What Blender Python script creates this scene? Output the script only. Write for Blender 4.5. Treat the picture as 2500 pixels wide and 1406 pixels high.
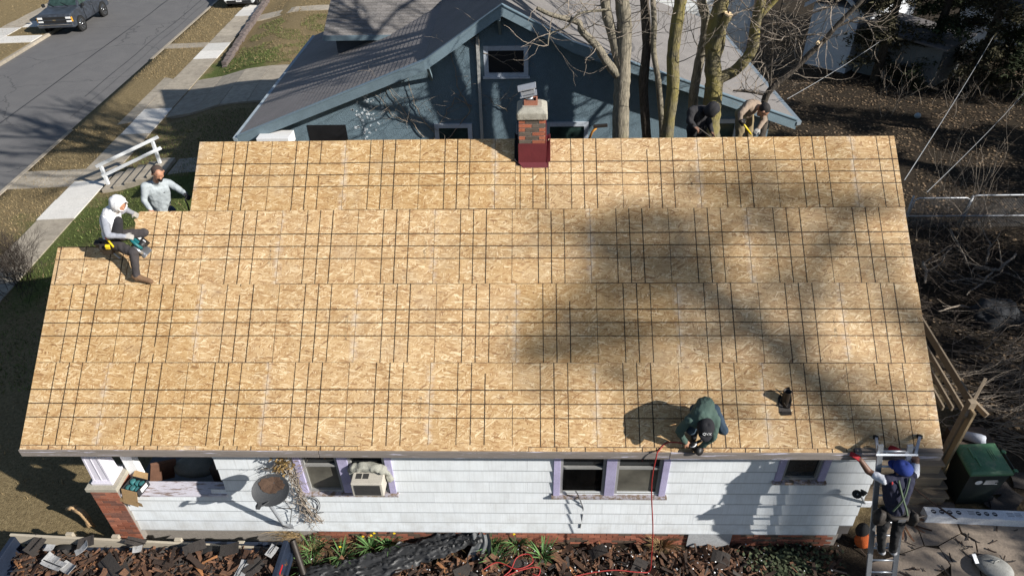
import bpy, bmesh, math, random
from mathutils import Vector, Matrix, Quaternion, noise
random.seed(7)
scene = bpy.context.scene
for o in list(bpy.data.objects): bpy.data.objects.remove(o)
COL = scene.collection
R = math.radians
# ------------------------------------------------------------------ camera
EZ = 3.0                                   # eave line of the main house above its yard
CR = ((0.9995838588, 0.0024749612, 0.0287399336), (0.0216482975, 0.594104748, -0.8040963248), (-0.0190646382, 0.8043838778, 0.5938039379))
CP = Vector((-0.93464, -6.54615, 7.67678 + EZ)); FPX = 1667.45
cam_d = bpy.data.cameras.new('Camera'); cam = bpy.data.objects.new('Camera', cam_d); COL.objects.link(cam)
cam_d.sensor_width = 36; cam_d.lens = FPX / 2500 * 36; cam_d.clip_end = 2000; cam_d.clip_start = .1
cm = Matrix(CR).to_4x4(); cm.translation = CP; cam.matrix_world = cm
scene.camera = cam
# ------------------------------------------------------------------ daylight
SAZ, SEL = R(24.5), R(29.0)
LD = Vector((-math.cos(SAZ) * math.cos(SEL), math.sin(SAZ) * math.cos(SEL), -math.sin(SEL)))   # the way sunlight travels
world = bpy.data.worlds.new('World'); scene.world = world; world.use_nodes = True
wn = world.node_tree.nodes; wl = world.node_tree.links
sky = wn.new('ShaderNodeTexSky'); sky.sky_type = 'NISHITA'; sky.sun_disc = False
sky.sun_elevation = SEL; sky.sun_rotation = math.atan2(-LD.x, -LD.y)
sky.air_density = 1.0; sky.dust_density = .6; sky.ozone_density = 1.5
wl.new(sky.outputs[0], wn['Background'].inputs[0]); wn['Background'].inputs[1].default_value = .06
sd = bpy.data.lights.new('Sun', 'SUN'); sd.energy = 4.9; sd.angle = R(.55); sd.color = (1, .955, .885)
so = bpy.data.objects.new('Sun', sd); COL.objects.link(so); so.rotation_euler = LD.to_track_quat('-Z', 'Y').to_euler(); so.location = (30, -15, 30)
scene.view_settings.view_transform = 'Standard'; scene.view_settings.look = 'None'
scene.view_settings.exposure = .52; scene.view_settings.gamma = 1; scene.view_settings.use_curve_mapping = False
scene.render.engine = 'CYCLES'
for k_, v_ in dict(max_bounces=5, diffuse_bounces=3, glossy_bounces=2, transmission_bounces=4, caustics_reflective=False, caustics_refractive=False).items(): setattr(scene.cycles, k_, v_)
# ------------------------------------------------------------------ rays from the photograph to places in the world
PITCH = 0.66879; SP, CPi = math.sin(PITCH), math.cos(PITCH)
def ray(u, v): return Matrix(CR) @ Vector(((u - 1250) / FPX, -(v - 703) / FPX, -1))
def hit(u, v, n, d):
    r = ray(u, v); n = Vector(n); return CP + r * ((d - n.dot(CP)) / n.dot(r))
def G(u, v, z=0.0): return hit(u, v, (0, 0, 1), z)
def W(u, v, y): return hit(u, v, (0, 1, 0), y)
def WX(u, v, x): return hit(u, v, (1, 0, 0), x)
def RF(u, v, h=0.0): return hit(u, v, (0, -SP, CPi), EZ * CPi + h)
def rp(X, s, h=0.0): return Vector((X, s * CPi - h * SP, EZ + s * SP + h * CPi))
ROOFM = Matrix.Rotation(PITCH, 4, 'X')
# ------------------------------------------------------------------ mesh and object helpers
def frame(d, up=(0, 0, 1)):
    z = Vector(d).normalized(); up = Vector(up)
    if abs(z.dot(up)) > .97: up = Vector((0, 1, 0)) if abs(z.y) < .9 else Vector((1, 0, 0))
    x = up.cross(z).normalized(); y = z.cross(x); return x, y, z
class MB:
    def __init__(s): s.v = []; s.f = []; s.m = []
    def add(s, v, f, m=0):
        b = len(s.v); s.v += [Vector(p) for p in v]; s.f += [tuple(i + b for i in q) for q in f]; s.m += [m] * len(f); return s
    def box(s, x0, x1, y0, y1, z0, z1, m=0, T=None):
        v = [(x, y, z) for z in (z0, z1) for y in (y0, y1) for x in (x0, x1)]
        if T is not None: v = [T @ Vector(p) for p in v]
        return s.add(v, [(0, 2, 3, 1), (4, 5, 7, 6), (0, 1, 5, 4), (1, 3, 7, 5), (3, 2, 6, 7), (2, 0, 4, 6)], m)
    def obox(s, c, size, rot=(0, 0, 0), m=0):
        from mathutils import Euler
        T = Matrix.Translation(Vector(c)) @ Euler(rot).to_matrix().to_4x4(); a, b, d = size
        return s.box(-a / 2, a / 2, -b / 2, b / 2, -d / 2, d / 2, m, T)
    def beam(s, p0, p1, w, h, m=0, up=(0, 0, 1), w2=None, h2=None):
        p0, p1 = Vector(p0), Vector(p1); x, y, z = frame(p1 - p0, up); w2 = w2 or w; h2 = h2 or h; v = []
        for p, a, b in ((p0, w, h), (p1, w2, h2)): v += [p + x * (i * a / 2) + y * (j * b / 2) for i, j in ((-1, -1), (1, -1), (1, 1), (-1, 1))]
        return s.add(v, [(3, 2, 1, 0), (4, 5, 6, 7), (0, 1, 5, 4), (1, 2, 6, 5), (2, 3, 7, 6), (3, 0, 4, 7)], m)
    def tube(s, pts, rad, n=8, m=0, cap=True):
        pts = [Vector(p) for p in pts]
        if not hasattr(rad, '__len__'): rad = [rad] * len(pts)
        v = []; x = None
        for i, p in enumerate(pts):
            d = (pts[min(i + 1, len(pts) - 1)] - pts[max(i - 1, 0)])
            if d.length < 1e-9: d = Vector((0, 0, 1))
            d.normalize()
            if x is None: x = frame(d)[0]
            else:
                x = x - d * x.dot(d)
                x = x.normalized() if x.length > 1e-6 else frame(d)[0]
            y = d.cross(x)
            v += [p + (x * math.cos(t) + y * math.sin(t)) * rad[i] for t in (2 * math.pi * k / n for k in range(n))]
        f = [(i * n + k, i * n + (k + 1) % n, (i + 1) * n + (k + 1) % n, (i + 1) * n + k) for i in range(len(pts) - 1) for k in range(n)]
        if cap: f += [tuple(range(n - 1, -1, -1)), tuple((len(pts) - 1) * n + k for k in range(n))]
        return s.add(v, f, m)
    def lathe(s, prof, n=20, T=None, m=0, cap=True):
        v = [Vector((r * math.cos(2 * math.pi * k / n), r * math.sin(2 * math.pi * k / n), z)) for r, z in prof for k in range(n)]
        if T is not None: v = [T @ p for p in v]
        f = [(i * n + k, i * n + (k + 1) % n, (i + 1) * n + (k + 1) % n, (i + 1) * n + k) for i in range(len(prof) - 1) for k in range(n)]
        if cap: f += [tuple(range(n - 1, -1, -1)), tuple((len(prof) - 1) * n + k for k in range(n))]
        return s.add(v, f, m)
    def ell(s, c, r, T=None, m=0, nu=14, nv=9, jit=0):
        v = []; c = Vector(c); Q = T.to_3x3() if T is not None else Matrix.Identity(3)
        for j in range(nv + 1):
            a = math.pi * j / nv - math.pi / 2
            for i in range(nu):
                b = 2 * math.pi * i / nu; k = 1 + (random.uniform(-jit, jit) if jit else 0)
                v.append(c + Q @ Vector((r[0] * math.cos(a) * math.cos(b) * k, r[1] * math.cos(a) * math.sin(b) * k, r[2] * math.sin(a) * k)))
        return s.add(v, [(j * nu + i, j * nu + (i + 1) % nu, (j + 1) * nu + (i + 1) % nu, (j + 1) * nu + i) for j in range(nv) for i in range(nu)], m)
    def prism(s, poly, d, m=0):
        p = [Vector(q) for q in poly]; d = Vector(d); n = len(p)
        nrm = sum(((p[i] - p[0]).cross(p[i + 1] - p[0]) for i in range(1, n - 1)), Vector())
        if nrm.dot(d) > 0: p.reverse()
        return s.add(p + [q + d for q in p], [tuple(range(n)), tuple(range(2 * n - 1, n - 1, -1))] + [((i + 1) % n, i, n + i, n + (i + 1) % n) for i in range(n)], m)
    def quad(s, a, b, c, d, m=0): return s.add([a, b, c, d], [(0, 1, 2, 3)], m)
    def xf(s, T): s.v = [T @ p for p in s.v]; return s
    def mesh(s, name, mats, smooth=False, inv=None):
        me = bpy.data.meshes.new(name); vs = [inv @ p for p in s.v] if inv is not None else s.v
        me.from_pydata([tuple(p) for p in vs], [], s.f)
        for a in (mats if isinstance(mats, (list, tuple)) else [mats]): me.materials.append(a)
        me.polygons.foreach_set('material_index', s.m); me.polygons.foreach_set('use_smooth', [bool(smooth)] * len(s.f)); me.update(); return me
WM = {}
def link(o, parent, wm):
    COL.objects.link(o); WM[o.name] = wm.copy()
    if parent is not None:
        o.parent = parent; o.matrix_local = WM[parent.name].inverted() @ wm
    else: o.matrix_world = wm
    return o
def tag(o, label=None, cat=None, group=None, kind=None):
    if label: o['label'] = label
    if cat: o['category'] = cat
    if group: o['group'] = group
    if kind: o['kind'] = kind
    return o
def thing(name, label, cat, loc=(0, 0, 0), group=None):
    return tag(link(bpy.data.objects.new(name, None), None, Matrix.Translation(Vector(loc))), label, cat, group)
def cen(mb):
    n = len(mb.v); c = sum(mb.v, Vector()) / n; c.z = min(p.z for p in mb.v); return c
def build(name, mb, mats, parent=None, smooth=False, wm=None, bevel=0, sub=0):
    """world-space mesh builder -> one object whose origin is its own base"""
    if wm is None: wm = Matrix.Translation(cen(mb))
    o = bpy.data.objects.new(name, mb.mesh(name, mats, smooth, wm.inverted())); link(o, parent, wm)
    if bevel:
        b = o.modifiers.new('b', 'BEVEL'); b.width = bevel; b.segments = 2; b.limit_method = 'ANGLE'; b.angle_limit = R(40)
    if sub:
        b = o.modifiers.new('s', 'SUBSURF'); b.levels = b.render_levels = sub
    return o
def inst(name, mesh, parent, wm): return link(bpy.data.objects.new(name, mesh), parent, wm)
def struct(name, mb, mats, smooth=False): return tag(build(name, mb, mats, None, smooth, Matrix.Identity(4)), kind='structure')
# ------------------------------------------------------------------ materials
MATS = {}
def nd(nt, t, **k):
    n = nt.nodes.new(t)
    for a, b in k.items():
        if a == 'ins':
            for i, val in b.items(): n.inputs[i].default_value = val
        else: setattr(n, a, b)
    return n
def ramp(nt, stops, fac=None):
    n = nt.nodes.new('ShaderNodeValToRGB'); e = n.color_ramp.elements
    while len(e) < len(stops): e.new(.5)
    for el, (p, c) in zip(e, stops): el.position = p; el.color = (*c, 1) if len(c) == 3 else c
    if fac is not None: nt.links.new(fac, n.inputs[0])
    return n
def mix(nt, fac, a, b, mode='MIX'):
    n = nt.nodes.new('ShaderNodeMix'); n.data_type = 'RGBA'; n.blend_type = mode
    for sock, val in ((0, fac), (6, a), (7, b)):
        if hasattr(val, 'links'): nt.links.new(val, n.inputs[sock])
        else: n.inputs[sock].default_value = (*val, 1) if isinstance(val, tuple) and len(val) == 3 else val
    return n.outputs[2]
def math_(nt, op, a, b=None, c=None):
    n = nt.nodes.new('ShaderNodeMath'); n.operation = op
    for i, val in enumerate((a, b, c)):
        if val is None: continue
        if hasattr(val, 'links'): nt.links.new(val, n.inputs[i])
        else: n.inputs[i].default_value = val
    return n.outputs[0]
def newmat(name):
    m = bpy.data.materials.new(name); m.use_nodes = True; MATS[name] = m; return m, m.node_tree, m.node_tree.nodes['Principled BSDF']
def coords(nt, scale=(1, 1, 1), rand=True, rot=(0, 0, 0)):
    tc = nd(nt, 'ShaderNodeTexCoord'); mp = nd(nt, 'ShaderNodeMapping'); mp.inputs['Scale'].default_value = scale; mp.inputs['Rotation'].default_value = rot
    nt.links.new(tc.outputs['Object'], mp.inputs[0])
    if rand:
        oi = nd(nt, 'ShaderNodeObjectInfo'); k = math_(nt, 'MULTIPLY', oi.outputs['Random'], 61.0)
        cb = nd(nt, 'ShaderNodeCombineXYZ'); [nt.links.new(k, cb.inputs[i]) for i in range(3)]; nt.links.new(cb.outputs[0], mp.inputs['Location'])
    return mp.outputs[0]
def tex(nt, vec, scale, detail=4, rough=.55, dist=0): 
    n = nd(nt, 'ShaderNodeTexNoise', ins={'Scale': scale, 'Detail': detail, 'Roughness': rough, 'Distortion': dist}); nt.links.new(vec, n.inputs['Vector']); return n.outputs[0]
def bump(nt, bs, h, dist=.01, st=.6):
    b = nd(nt, 'ShaderNodeBump', ins={'Strength': st, 'Distance': dist}); nt.links.new(h, b.inputs['Height']); nt.links.new(b.outputs[0], bs.inputs['Normal'])
def mat(name, base, rough=.75, scale=6, var=.25, b=.004, metal=0, stretch=(1, 1, 1), spec=None, col2=None, split=.5, soft=.2, rvar=.12):
    """painted / plain surface: two-scale mottling, object-to-object variation and fine relief; col2 = worn second colour in patches"""
    if name in MATS: return MATS[name]
    m, nt, bs = newmat(name); vec = coords(nt, stretch)
    n1 = tex(nt, vec, scale, 4, .62); n2 = tex(nt, vec, scale * 9, 2, .6)
    lo = tuple(c * (1 - var) for c in base); hi = tuple(min(1, c * (1 + var)) for c in base)
    c = ramp(nt, [(.28, lo), (.72, hi)], n1).outputs[0]
    c = mix(nt, .35, c, ramp(nt, [(.3, tuple(x * .65 for x in base)), (.7, tuple(min(1, x * 1.3) for x in base))], n2).outputs[0])
    if col2:
        k = ramp(nt, [(max(0, split - soft), (0, 0, 0)), (min(1, split + soft), (1, 1, 1))], tex(nt, vec, scale * 1.7, 5, .7)).outputs[0]
        c = mix(nt, k, c, col2)
    if rvar:
        oi = nd(nt, 'ShaderNodeObjectInfo'); k = math_(nt, 'MULTIPLY_ADD', oi.outputs['Random'], 2 * rvar, 1 - rvar)
        hs = nd(nt, 'ShaderNodeHueSaturation'); nt.links.new(k, hs.inputs['Value']); nt.links.new(c, hs.inputs['Color']); c = hs.outputs[0]
    nt.links.new(c, bs.inputs['Base Color']); bs.inputs['Roughness'].default_value = rough; bs.inputs['Metallic'].default_value = metal
    if spec is not None: bs.inputs['Specular IOR Level'].default_value = spec
    if b: bump(nt, bs, n2, b, .7)
    return m
def osb():
    m, nt, bs = newmat('osb_face'); tc = nd(nt, 'ShaderNodeTexCoord'); L = nt.links
    oi = nd(nt, 'ShaderNodeObjectInfo'); rnd = oi.outputs['Random']
    cb = nd(nt, 'ShaderNodeCombineXYZ'); L.new(math_(nt, 'MULTIPLY', rnd, 57.), cb.inputs[0]); L.new(math_(nt, 'MULTIPLY', rnd, 91.), cb.inputs[1])
    ad = nd(nt, 'ShaderNodeVectorMath', operation='ADD'); L.new(tc.outputs['Object'], ad.inputs[0]); L.new(cb.outputs[0], ad.inputs[1]); P = ad.outputs[0]
    nz = nd(nt, 'ShaderNodeTexNoise', ins={'Scale': 9., 'Detail': 2.}); L.new(P, nz.inputs['Vector'])
    w = nd(nt, 'ShaderNodeVectorMath', operation='SCALE'); L.new(nz.outputs[1], w.inputs[0]); w.inputs[3].default_value = .05
    a2 = nd(nt, 'ShaderNodeVectorMath', operation='ADD'); L.new(P, a2.inputs[0]); L.new(w.outputs[0], a2.inputs[1]); P = a2.outputs[0]
    st = [(0, (.28, .155, .07)), (.08, (.41, .24, .105)), (.45, (.525, .345, .165)), (.8, (.60, .42, .22)), (1, (.78, .62, .39))]
    col = None; hgt = None
    for ang, ln, wd, thr in ((12, .10, .021, -1), (-28, .085, .016, .45), (58, .10, .018, .52), (96, .07, .014, .64), (36, .13, .018, .66), (-8, .09, .015, .6)):
        mp = nd(nt, 'ShaderNodeMapping', vector_type='TEXTURE'); L.new(P, mp.inputs[0]); mp.inputs['Rotation'].default_value = (0, 0, R(ang)); mp.inputs['Scale'].default_value = (ln, wd, 1)
        mp.inputs['Location'].default_value = (ang * .31, ang * .17, 0)
        vo = nd(nt, 'ShaderNodeTexVoronoi', voronoi_dimensions='2D', ins={'Scale': 1., 'Randomness': 1.}); L.new(mp.outputs[0], vo.inputs['Vector'])
        sp = nd(nt, 'ShaderNodeSeparateColor'); L.new(vo.outputs['Color'], sp.inputs[0])
        c = ramp(nt, st, sp.outputs[0]).outputs[0]
        if col is None: col = c; hgt = sp.outputs[2]
        else:
            k = math_(nt, 'GREATER_THAN', sp.outputs[1], thr); col = mix(nt, k, col, c); hgt = math_(nt, 'MAXIMUM', hgt, math_(nt, 'MULTIPLY', k, sp.outputs[2]))
    # big mottling, board to board tone
    big = ramp(nt, [(.3, (.86, .83, .79)), (.7, (1.06, 1.06, 1.06))], tex(nt, P, 2.2, 3)).outputs[0]
    col = mix(nt, 1., col, big, 'MULTIPLY')
    hs = nd(nt, 'ShaderNodeHueSaturation'); L.new(math_(nt, 'MULTIPLY_ADD', rnd, .10, .95), hs.inputs['Value']); L.new(math_(nt, 'MULTIPLY_ADD', rnd, -.10, 1.02), hs.inputs['Saturation']); L.new(col, hs.inputs['Color']); col = hs.outputs[0]
    gp = nd(nt, 'ShaderNodeNewGeometry'); sm_ = ramp(nt, [(.52, (0,) * 3), (.72, (.32,) * 3)], tex(nt, gp.outputs['Position'], 1.7, 5, .65)).outputs[0]; col = mix(nt, sm_, col, (.46, .37, .26))
    # printed fastening lines (8 ft x 4 ft sheet: 16/24/32/48/64/72/80 in across, 16/24/32 in along) and dusty sheet ends
    sx = nd(nt, 'ShaderNodeSeparateXYZ'); L.new(tc.outputs['Object'], sx.inputs[0])
    wob = tex(nt, P, 14., 2); x = math_(nt, 'ADD', sx.outputs[0], math_(nt, 'MULTIPLY_ADD', wob, .008, -.004)); y = math_(nt, 'ADD', sx.outputs[1], math_(nt, 'MULTIPLY_ADD', wob, .005, -.0025))
    ln = None; sk = [tex(nt, P, 1.1, 1), tex(nt, P, 1.5, 1)]
    for ax, cs, wd in ((x, (16, 24, 32, 48, 64, 72, 80), .0072), (y, (16, 24, 32), .0068)):
        for k, cc in enumerate(cs):
            n = math_(nt, 'COMPARE', ax, cc * .0254, wd * (.62 if cc == 48 else 1 + .12 * (k % 3)))
            if ax is x:   # the wheel skips now and then
                n = math_(nt, 'MULTIPLY', n, math_(nt, 'GREATER_THAN', sk[k % 2], .285))
            ln = n if ln is None else math_(nt, 'MAXIMUM', ln, n)
    ln = math_(nt, 'MULTIPLY', ln, ramp(nt, [(.25, (.7,) * 3), (.5, (1,) * 3)], tex(nt, P, 45., 1)).outputs[0])
    e = math_(nt, 'MULTIPLY', math_(nt, 'LESS_THAN', math_(nt, 'ABSOLUTE', math_(nt, 'SUBTRACT', sx.outputs[0], 1.219)), 5), ramp(nt, [(.93, (0,) * 3), (1, (1,) * 3)], math_(nt, 'DIVIDE', math_(nt, 'ABSOLUTE', math_(nt, 'SUBTRACT', sx.outputs[0], 1.219)), 1.219)).outputs[0])
    e = math_(nt, 'MULTIPLY', e, ramp(nt, [(.42, (0,) * 3), (.62, (.5,) * 3)], tex(nt, P, 12., 3)).outputs[0])
    col = mix(nt, e, col, (.66, .60, .52))
    # smudged inspection stamp near one sheet end
    stp = math_(nt, 'MULTIPLY', math_(nt, 'COMPARE', sx.outputs[0], 2.30, .022), math_(nt, 'COMPARE', sx.outputs[1], .52, .20))
    mp = nd(nt, 'ShaderNodeMapping'); mp.inputs['Scale'].default_value = (160, 14, 1); L.new(P, mp.inputs[0])
    stp = math_(nt, 'MULTIPLY', stp, math_(nt, 'GREATER_THAN', tex(nt, mp.outputs[0], 1., 2), .56)); stp = math_(nt, 'MULTIPLY', stp, math_(nt, 'GREATER_THAN', rnd, .45))
    col = mix(nt, math_(nt, 'MULTIPLY', stp, .8), col, (.03, .028, .025))
    col = mix(nt, ln, col, (.035, .022, .012))
    L.new(col, bs.inputs['Base Color']); bs.inputs['Roughness'].default_value = .7; bs.inputs['Specular IOR Level'].default_value = .3
    bump(nt, bs, hgt, .0025, .45); return m
# ================================================================== the ground, the street, the pavements
RO = Vector((-19.71, 14.478)); RD = Vector((-.0820, .9966)); RN = Vector((.9966, .0820))
def tw(t, w, z=0.0): p = RO + RN * t + RD * w; return Vector((p.x, p.y, z))
def sstep(a, b, x): x = min(1, max(0, (x - a) / (b - a))); return x * x * (3 - 2 * x)
def gh(t, w):
    if t <= -7.78: return -.58 + .5 * sstep(-14, -9.5, -0) * 0 + .35 * sstep(10.5, 16, -t)
    if t < .03: return -.84
    h = -.58 + .58 * sstep(3.7, 6.9, t)
    if t > 3.7: h += .035 * noise.noise(Vector((t * .6, w * .6, 0))) * sstep(3.7, 6, t)
    if 5.8 < w < 11.4 and t > 3.6: h -= .07
    if w > 17 and t > 6: h -= .25 * sstep(17, 30, w)
    return h
def ground_z(x, y):
    r = Vector((x, y)) - RO; return gh(r.dot(RN), r.dot(RD))
ts = [-500, -200, -90, -50, -30, -22, -17, -14, -12, -10.5, -9, -8.2, -7.79, -7.77, .02, .04, .6, 1.3, 2.0, 2.4, 3.0, 3.6] + [3.9 + .45 * i for i in range(90)] + [46, 52, 62, 80, 120, 250, 500]
ws = [-400, -150, -70, -40, -30] + [-24 + .6 * i for i in range(150)] + [68, 74, 84, 100, 140, 220, 400, 700]
g = MB(); nt_ = len(ts)
g.v = [tw(t, w, gh(t, w)) for w in ws for t in ts]
g.f = [(j * nt_ + i, j * nt_ + i + 1, (j + 1) * nt_ + i + 1, (j + 1) * nt_ + i) for j in range(len(ws) - 1) for i in range(nt_ - 1)]; g.m = [0] * len(g.f)
def ground_mat():
    m, nt, bs = newmat('yard_ground'); L = nt.links; vec = coords(nt, rand=False)
    straw = ramp(nt, [(.25, (.10, .076, .04)), (.5, (.225, .172, .092)), (.75, (.36, .285, .16))], tex(nt, vec, 16, 6, .75)).outputs[0]
    green = ramp(nt, [(.25, (.045, .06, .016)), (.55, (.11, .135, .042)), (.8, (.19, .21, .075))], tex(nt, vec, 20, 6, .75)).outputs[0]
    soil = ramp(nt, [(.25, (.018, .014, .011)), (.55, (.05, .039, .028)), (.8, (.14, .108, .074))], tex(nt, vec, 11, 7, .75)).outputs[0]
    sx = nd(nt, 'ShaderNodeSeparateXYZ'); L.new(vec, sx.inputs[0]); X, Y = sx.outputs[0], sx.outputs[1]
    def near(cx, cy, r0, r1):
        d = nd(nt, 'ShaderNodeVectorMath', operation='DISTANCE'); L.new(vec, d.inputs[0]); d.inputs[1].default_value = (cx, cy, 0)
        mr = nd(nt, 'ShaderNodeMapRange', ins={1: r0, 2: r1, 3: 1., 4: 0.}); L.new(d.outputs['Value'], mr.inputs[0]); return mr.outputs[0]
    gk = math_(nt, 'MAXIMUM', near(-13.2, 11.5, 3.0, 6.0), math_(nt, 'MAXIMUM', near(-15.5, 27, 1.2, 3.5), math_(nt, 'MULTIPLY', near(6.6, 14.2, .8, 3.2), .75)))
    gk = math_(nt, 'ADD', gk, math_(nt, 'MULTIPLY_ADD', tex(nt, vec, 1.1, 6, .7), 2.0, -1.2))
    gk = ramp(nt, [(.25, (0,) * 3), (.75, (1,) * 3)], gk).outputs[0]
    c = mix(nt, gk, straw, green)
    # bare dirt along the house walls and in the back yard on the right
    mr = nd(nt, 'ShaderNodeMapRange', ins={1: 6.0, 2: 8.6, 3: 0., 4: 1.}); L.new(X, mr.inputs[0]); right = mr.outputs[0]
    mr2 = nd(nt, 'ShaderNodeMapRange', ins={1: 1.6, 2: .4, 3: 0., 4: 1.}); L.new(Y, mr2.inputs[0])
    mr3 = nd(nt, 'ShaderNodeMapRange', ins={1: -8.2, 2: -7.0, 3: 0., 4: 1.}); L.new(X, mr3.inputs[0])
    dk = math_(nt, 'MAXIMUM', right, math_(nt, 'MULTIPLY', mr2.outputs[0], mr3.outputs[0]))
    dk = ramp(nt, [(.3, (0,) * 3), (.75, (1,) * 3)], math_(nt, 'ADD', dk, math_(nt, 'MULTIPLY_ADD', tex(nt, vec, .8, 5), 1.1, -.62))).outputs[0]
    c = mix(nt, dk, c, soil)
    L.new(c, bs.inputs['Base Color']); bs.inputs['Roughness'].default_value = .95; bs.inputs['Specular IOR Level'].default_value = .1
    bump(nt, bs, tex(nt, vec, 38, 5, .7), .05, .9); return m
ground = struct('ground', g, ground_mat(), True)
def asphalt():
    m, nt, bs = newmat('asphalt'); L = nt.links; vec = coords(nt, rand=False)
    c = ramp(nt, [(.3, (.108, .105, .108)), (.7, (.155, .150, .148))], tex(nt, vec, 1.2, 5, .6)).outputs[0]
    c = mix(nt, .5, c, ramp(nt, [(.3, (.075, .073, .075)), (.7, (.20, .195, .19))], tex(nt, vec, 60, 3)).outputs[0])
    vo = nd(nt, 'ShaderNodeTexVoronoi', feature='DISTANCE_TO_EDGE', ins={'Scale': .16}); mp = nd(nt, 'ShaderNodeVectorMath', operation='ADD'); w = nd(nt, 'ShaderNodeTexNoise', ins={'Scale': 1.3, 'Detail': 5.}); L.new(vec, w.inputs['Vector'])
    L.new(vec, mp.inputs[0]); L.new(w.outputs[1], mp.inputs[1]); L.new(mp.outputs[0], vo.inputs['Vector'])
    k = math_(nt, 'LESS_THAN', vo.outputs['Distance'], .004); c = mix(nt, math_(nt, 'MULTIPLY', k, .5), c, (.03, .03, .032))
    oil = ramp(nt, [(.66, (0,) * 3), (.75, (.5,) * 3)], tex(nt, vec, .55, 5, .6)).outputs[0]; c = mix(nt, oil, c, (.05, .048, .05))
    L.new(c, bs.inputs['Base Color']); bs.inputs['Roughness'].default_value = .85; bump(nt, bs, tex(nt, vec, 120, 2), .006, .6); return m
road = MB(); tl = [-7.76 + i * .7772 for i in range(11)]; wl_ = [-60 + 6 * i for i in range(60)]
crown = lambda t: -.70 + .07 * (1 - ((t + 3.88) / 3.88) ** 2)
road.v = [tw(t, w, crown(t)) for w in wl_ for t in tl]; road.f = [(j * 11 + i, j * 11 + i + 1, (j + 1) * 11 + i + 1, (j + 1) * 11 + i) for j in range(59) for i in range(10)]; road.m = [0] * len(road.f)
road_o = struct('road', road, asphalt(), True)
TAR = mat('tar_seam', (.018, .018, .02), .6, 9, .3, .002)
for t0, w0, w1, wd in ((-3.5, -20, 90, .07), (-1.25, 9.5, 32, .05), (-.75, 7, 40, .03)):   # sealed seams along the lanes
    q = MB(); n = 60
    for i in range(n + 1):
        w = w0 + (w1 - w0) * i / n; t = t0 + .1 * noise.noise(Vector((w * .25, t0, 0))) + .003 * w; k = wd * (.7 + .5 * abs(noise.noise(Vector((w * 1.7, t0, 3)))))
        q.v += [tw(t - k / 2, w, crown(t) + .005), tw(t + k / 2, w, crown(t) + .005)]
    q.f = [(2 * i, 2 * i + 1, 2 * i + 3, 2 * i + 2) for i in range(n)]; q.m = [0] * n
    build('tar_seam', q, TAR, road_o, wm=Matrix.Identity(4))
CONC = mat('old_concrete', (.36, .315, .25), .9, 2.2, .22, .006, col2=(.22, .19, .15), split=.62, soft=.15)
CONC_NEW = mat('new_concrete', (.62, .60, .56), .85, 3, .1, .004)
curb_o = None
for t0, t1, nm in ((.0, .17, 'kerb'), (-7.95, -7.76, 'kerb')):
    for w in [-16 + 3.05 * i for i in range(26)]:
        if nm == 'kerb' and t0 == 0. and (5.2 < w + 1.5 < 13): continue
        q = MB(); q.prism([tw(t0, w + .012, -.9), tw(t1, w + .012, -.9), tw(t1, w + .012, -.545), tw(t0 + .03, w + .012, -.545), tw(t0, w + .012, -.575)], RD.to_3d() * 3.026)
        if curb_o is None: curb_o = tag(build('kerb', q, CONC, None, wm=Matrix.Identity(4)), kind='structure')
        else: build('kerb_stone', q, CONC, curb_o)
# sidewalk of single slabs; paler ones are newly poured
sidewalk = tag(link(bpy.data.objects.new('sidewalk', None), None, Matrix.Translation(tw(3, 0, -.55))), kind='structure')
def slab(parent, t0, t1, w0, w1, m, z=None, th=.12, jit=.006, name='slab'):
    q = MB(); zs = [(gh(max(.1, t), w) + (.085 if name == 'drive_slab' else .035) if z is None else z) + random.uniform(-jit, jit) for t, w in ((t0, w0), (t1, w0), (t1, w1), (t0, w1))]
    top = [tw(t, w, a) for (t, w), a in zip(((t0, w0), (t1, w0), (t1, w1), (t0, w1)), zs)]
    q.add([p - Vector((0, 0, th)) for p in top] + top, [(3, 2, 1, 0), (4, 5, 6, 7), (0, 1, 5, 4), (1, 2, 6, 5), (2, 3, 7, 6), (3, 0, 4, 7)])
    return build(name, q, m, parent)
w = -9.0
while w < 34:
    ln = 1.36; new = (-1.5 < w + .7 < .15) or (4.0 < w + .7 < 6.7) or (13.9 < w + .7 < 16.8) or (22 < w < 24.5)
    o = slab(sidewalk, 2.36 + random.uniform(-.02, .02), 3.56, w + .008, w + ln - .008, CONC_NEW if new else CONC, jit=.008)
    if new: o['label'] = 'newly poured pale concrete slab'
    w += ln
far_walk = tag(link(bpy.data.objects.new('sidewalk_far_side', None), None, Matrix.Translation(tw(-10, 20, -.55))), kind='structure')
for i in range(18):
    slab(far_walk, -11.35, -10.1, 5 + 1.5 * i, 6.48 + 1.5 * i, CONC_NEW if i in (9, 10) else CONC, z=-.545)
for i in range(2): slab(far_walk, -10.08, -8.0, 18.4 + i * 3.2, 19.7 + i * 3.2, CONC_NEW, z=-.545)
driveway = tag(link(bpy.data.objects.new('driveway', None), None, Matrix.Translation(tw(4, 9, -.5))), kind='structure')
for k in range(3):
    a0, b0, a1, b1 = 5.0 + 2.7 * k, 7.68 + 2.7 * k, 5.9 + 1.75 * k, 7.63 + 1.75 * k
    q = MB(); top = [tw(-.02, a0, -.685), tw(2.34, a1, -.548), tw(2.34, b1, -.548), tw(-.02, b0, -.685)]
    q.add([p - Vector((0, 0, .15)) for p in top] + top, [(0, 1, 2, 3), (7, 6, 5, 4), (4, 5, 1, 0), (5, 6, 2, 1), (6, 7, 3, 2), (7, 4, 0, 3)]); q.f = [tuple(reversed(f)) for f in q.f]
    build('apron_slab', q, CONC, driveway)
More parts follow.
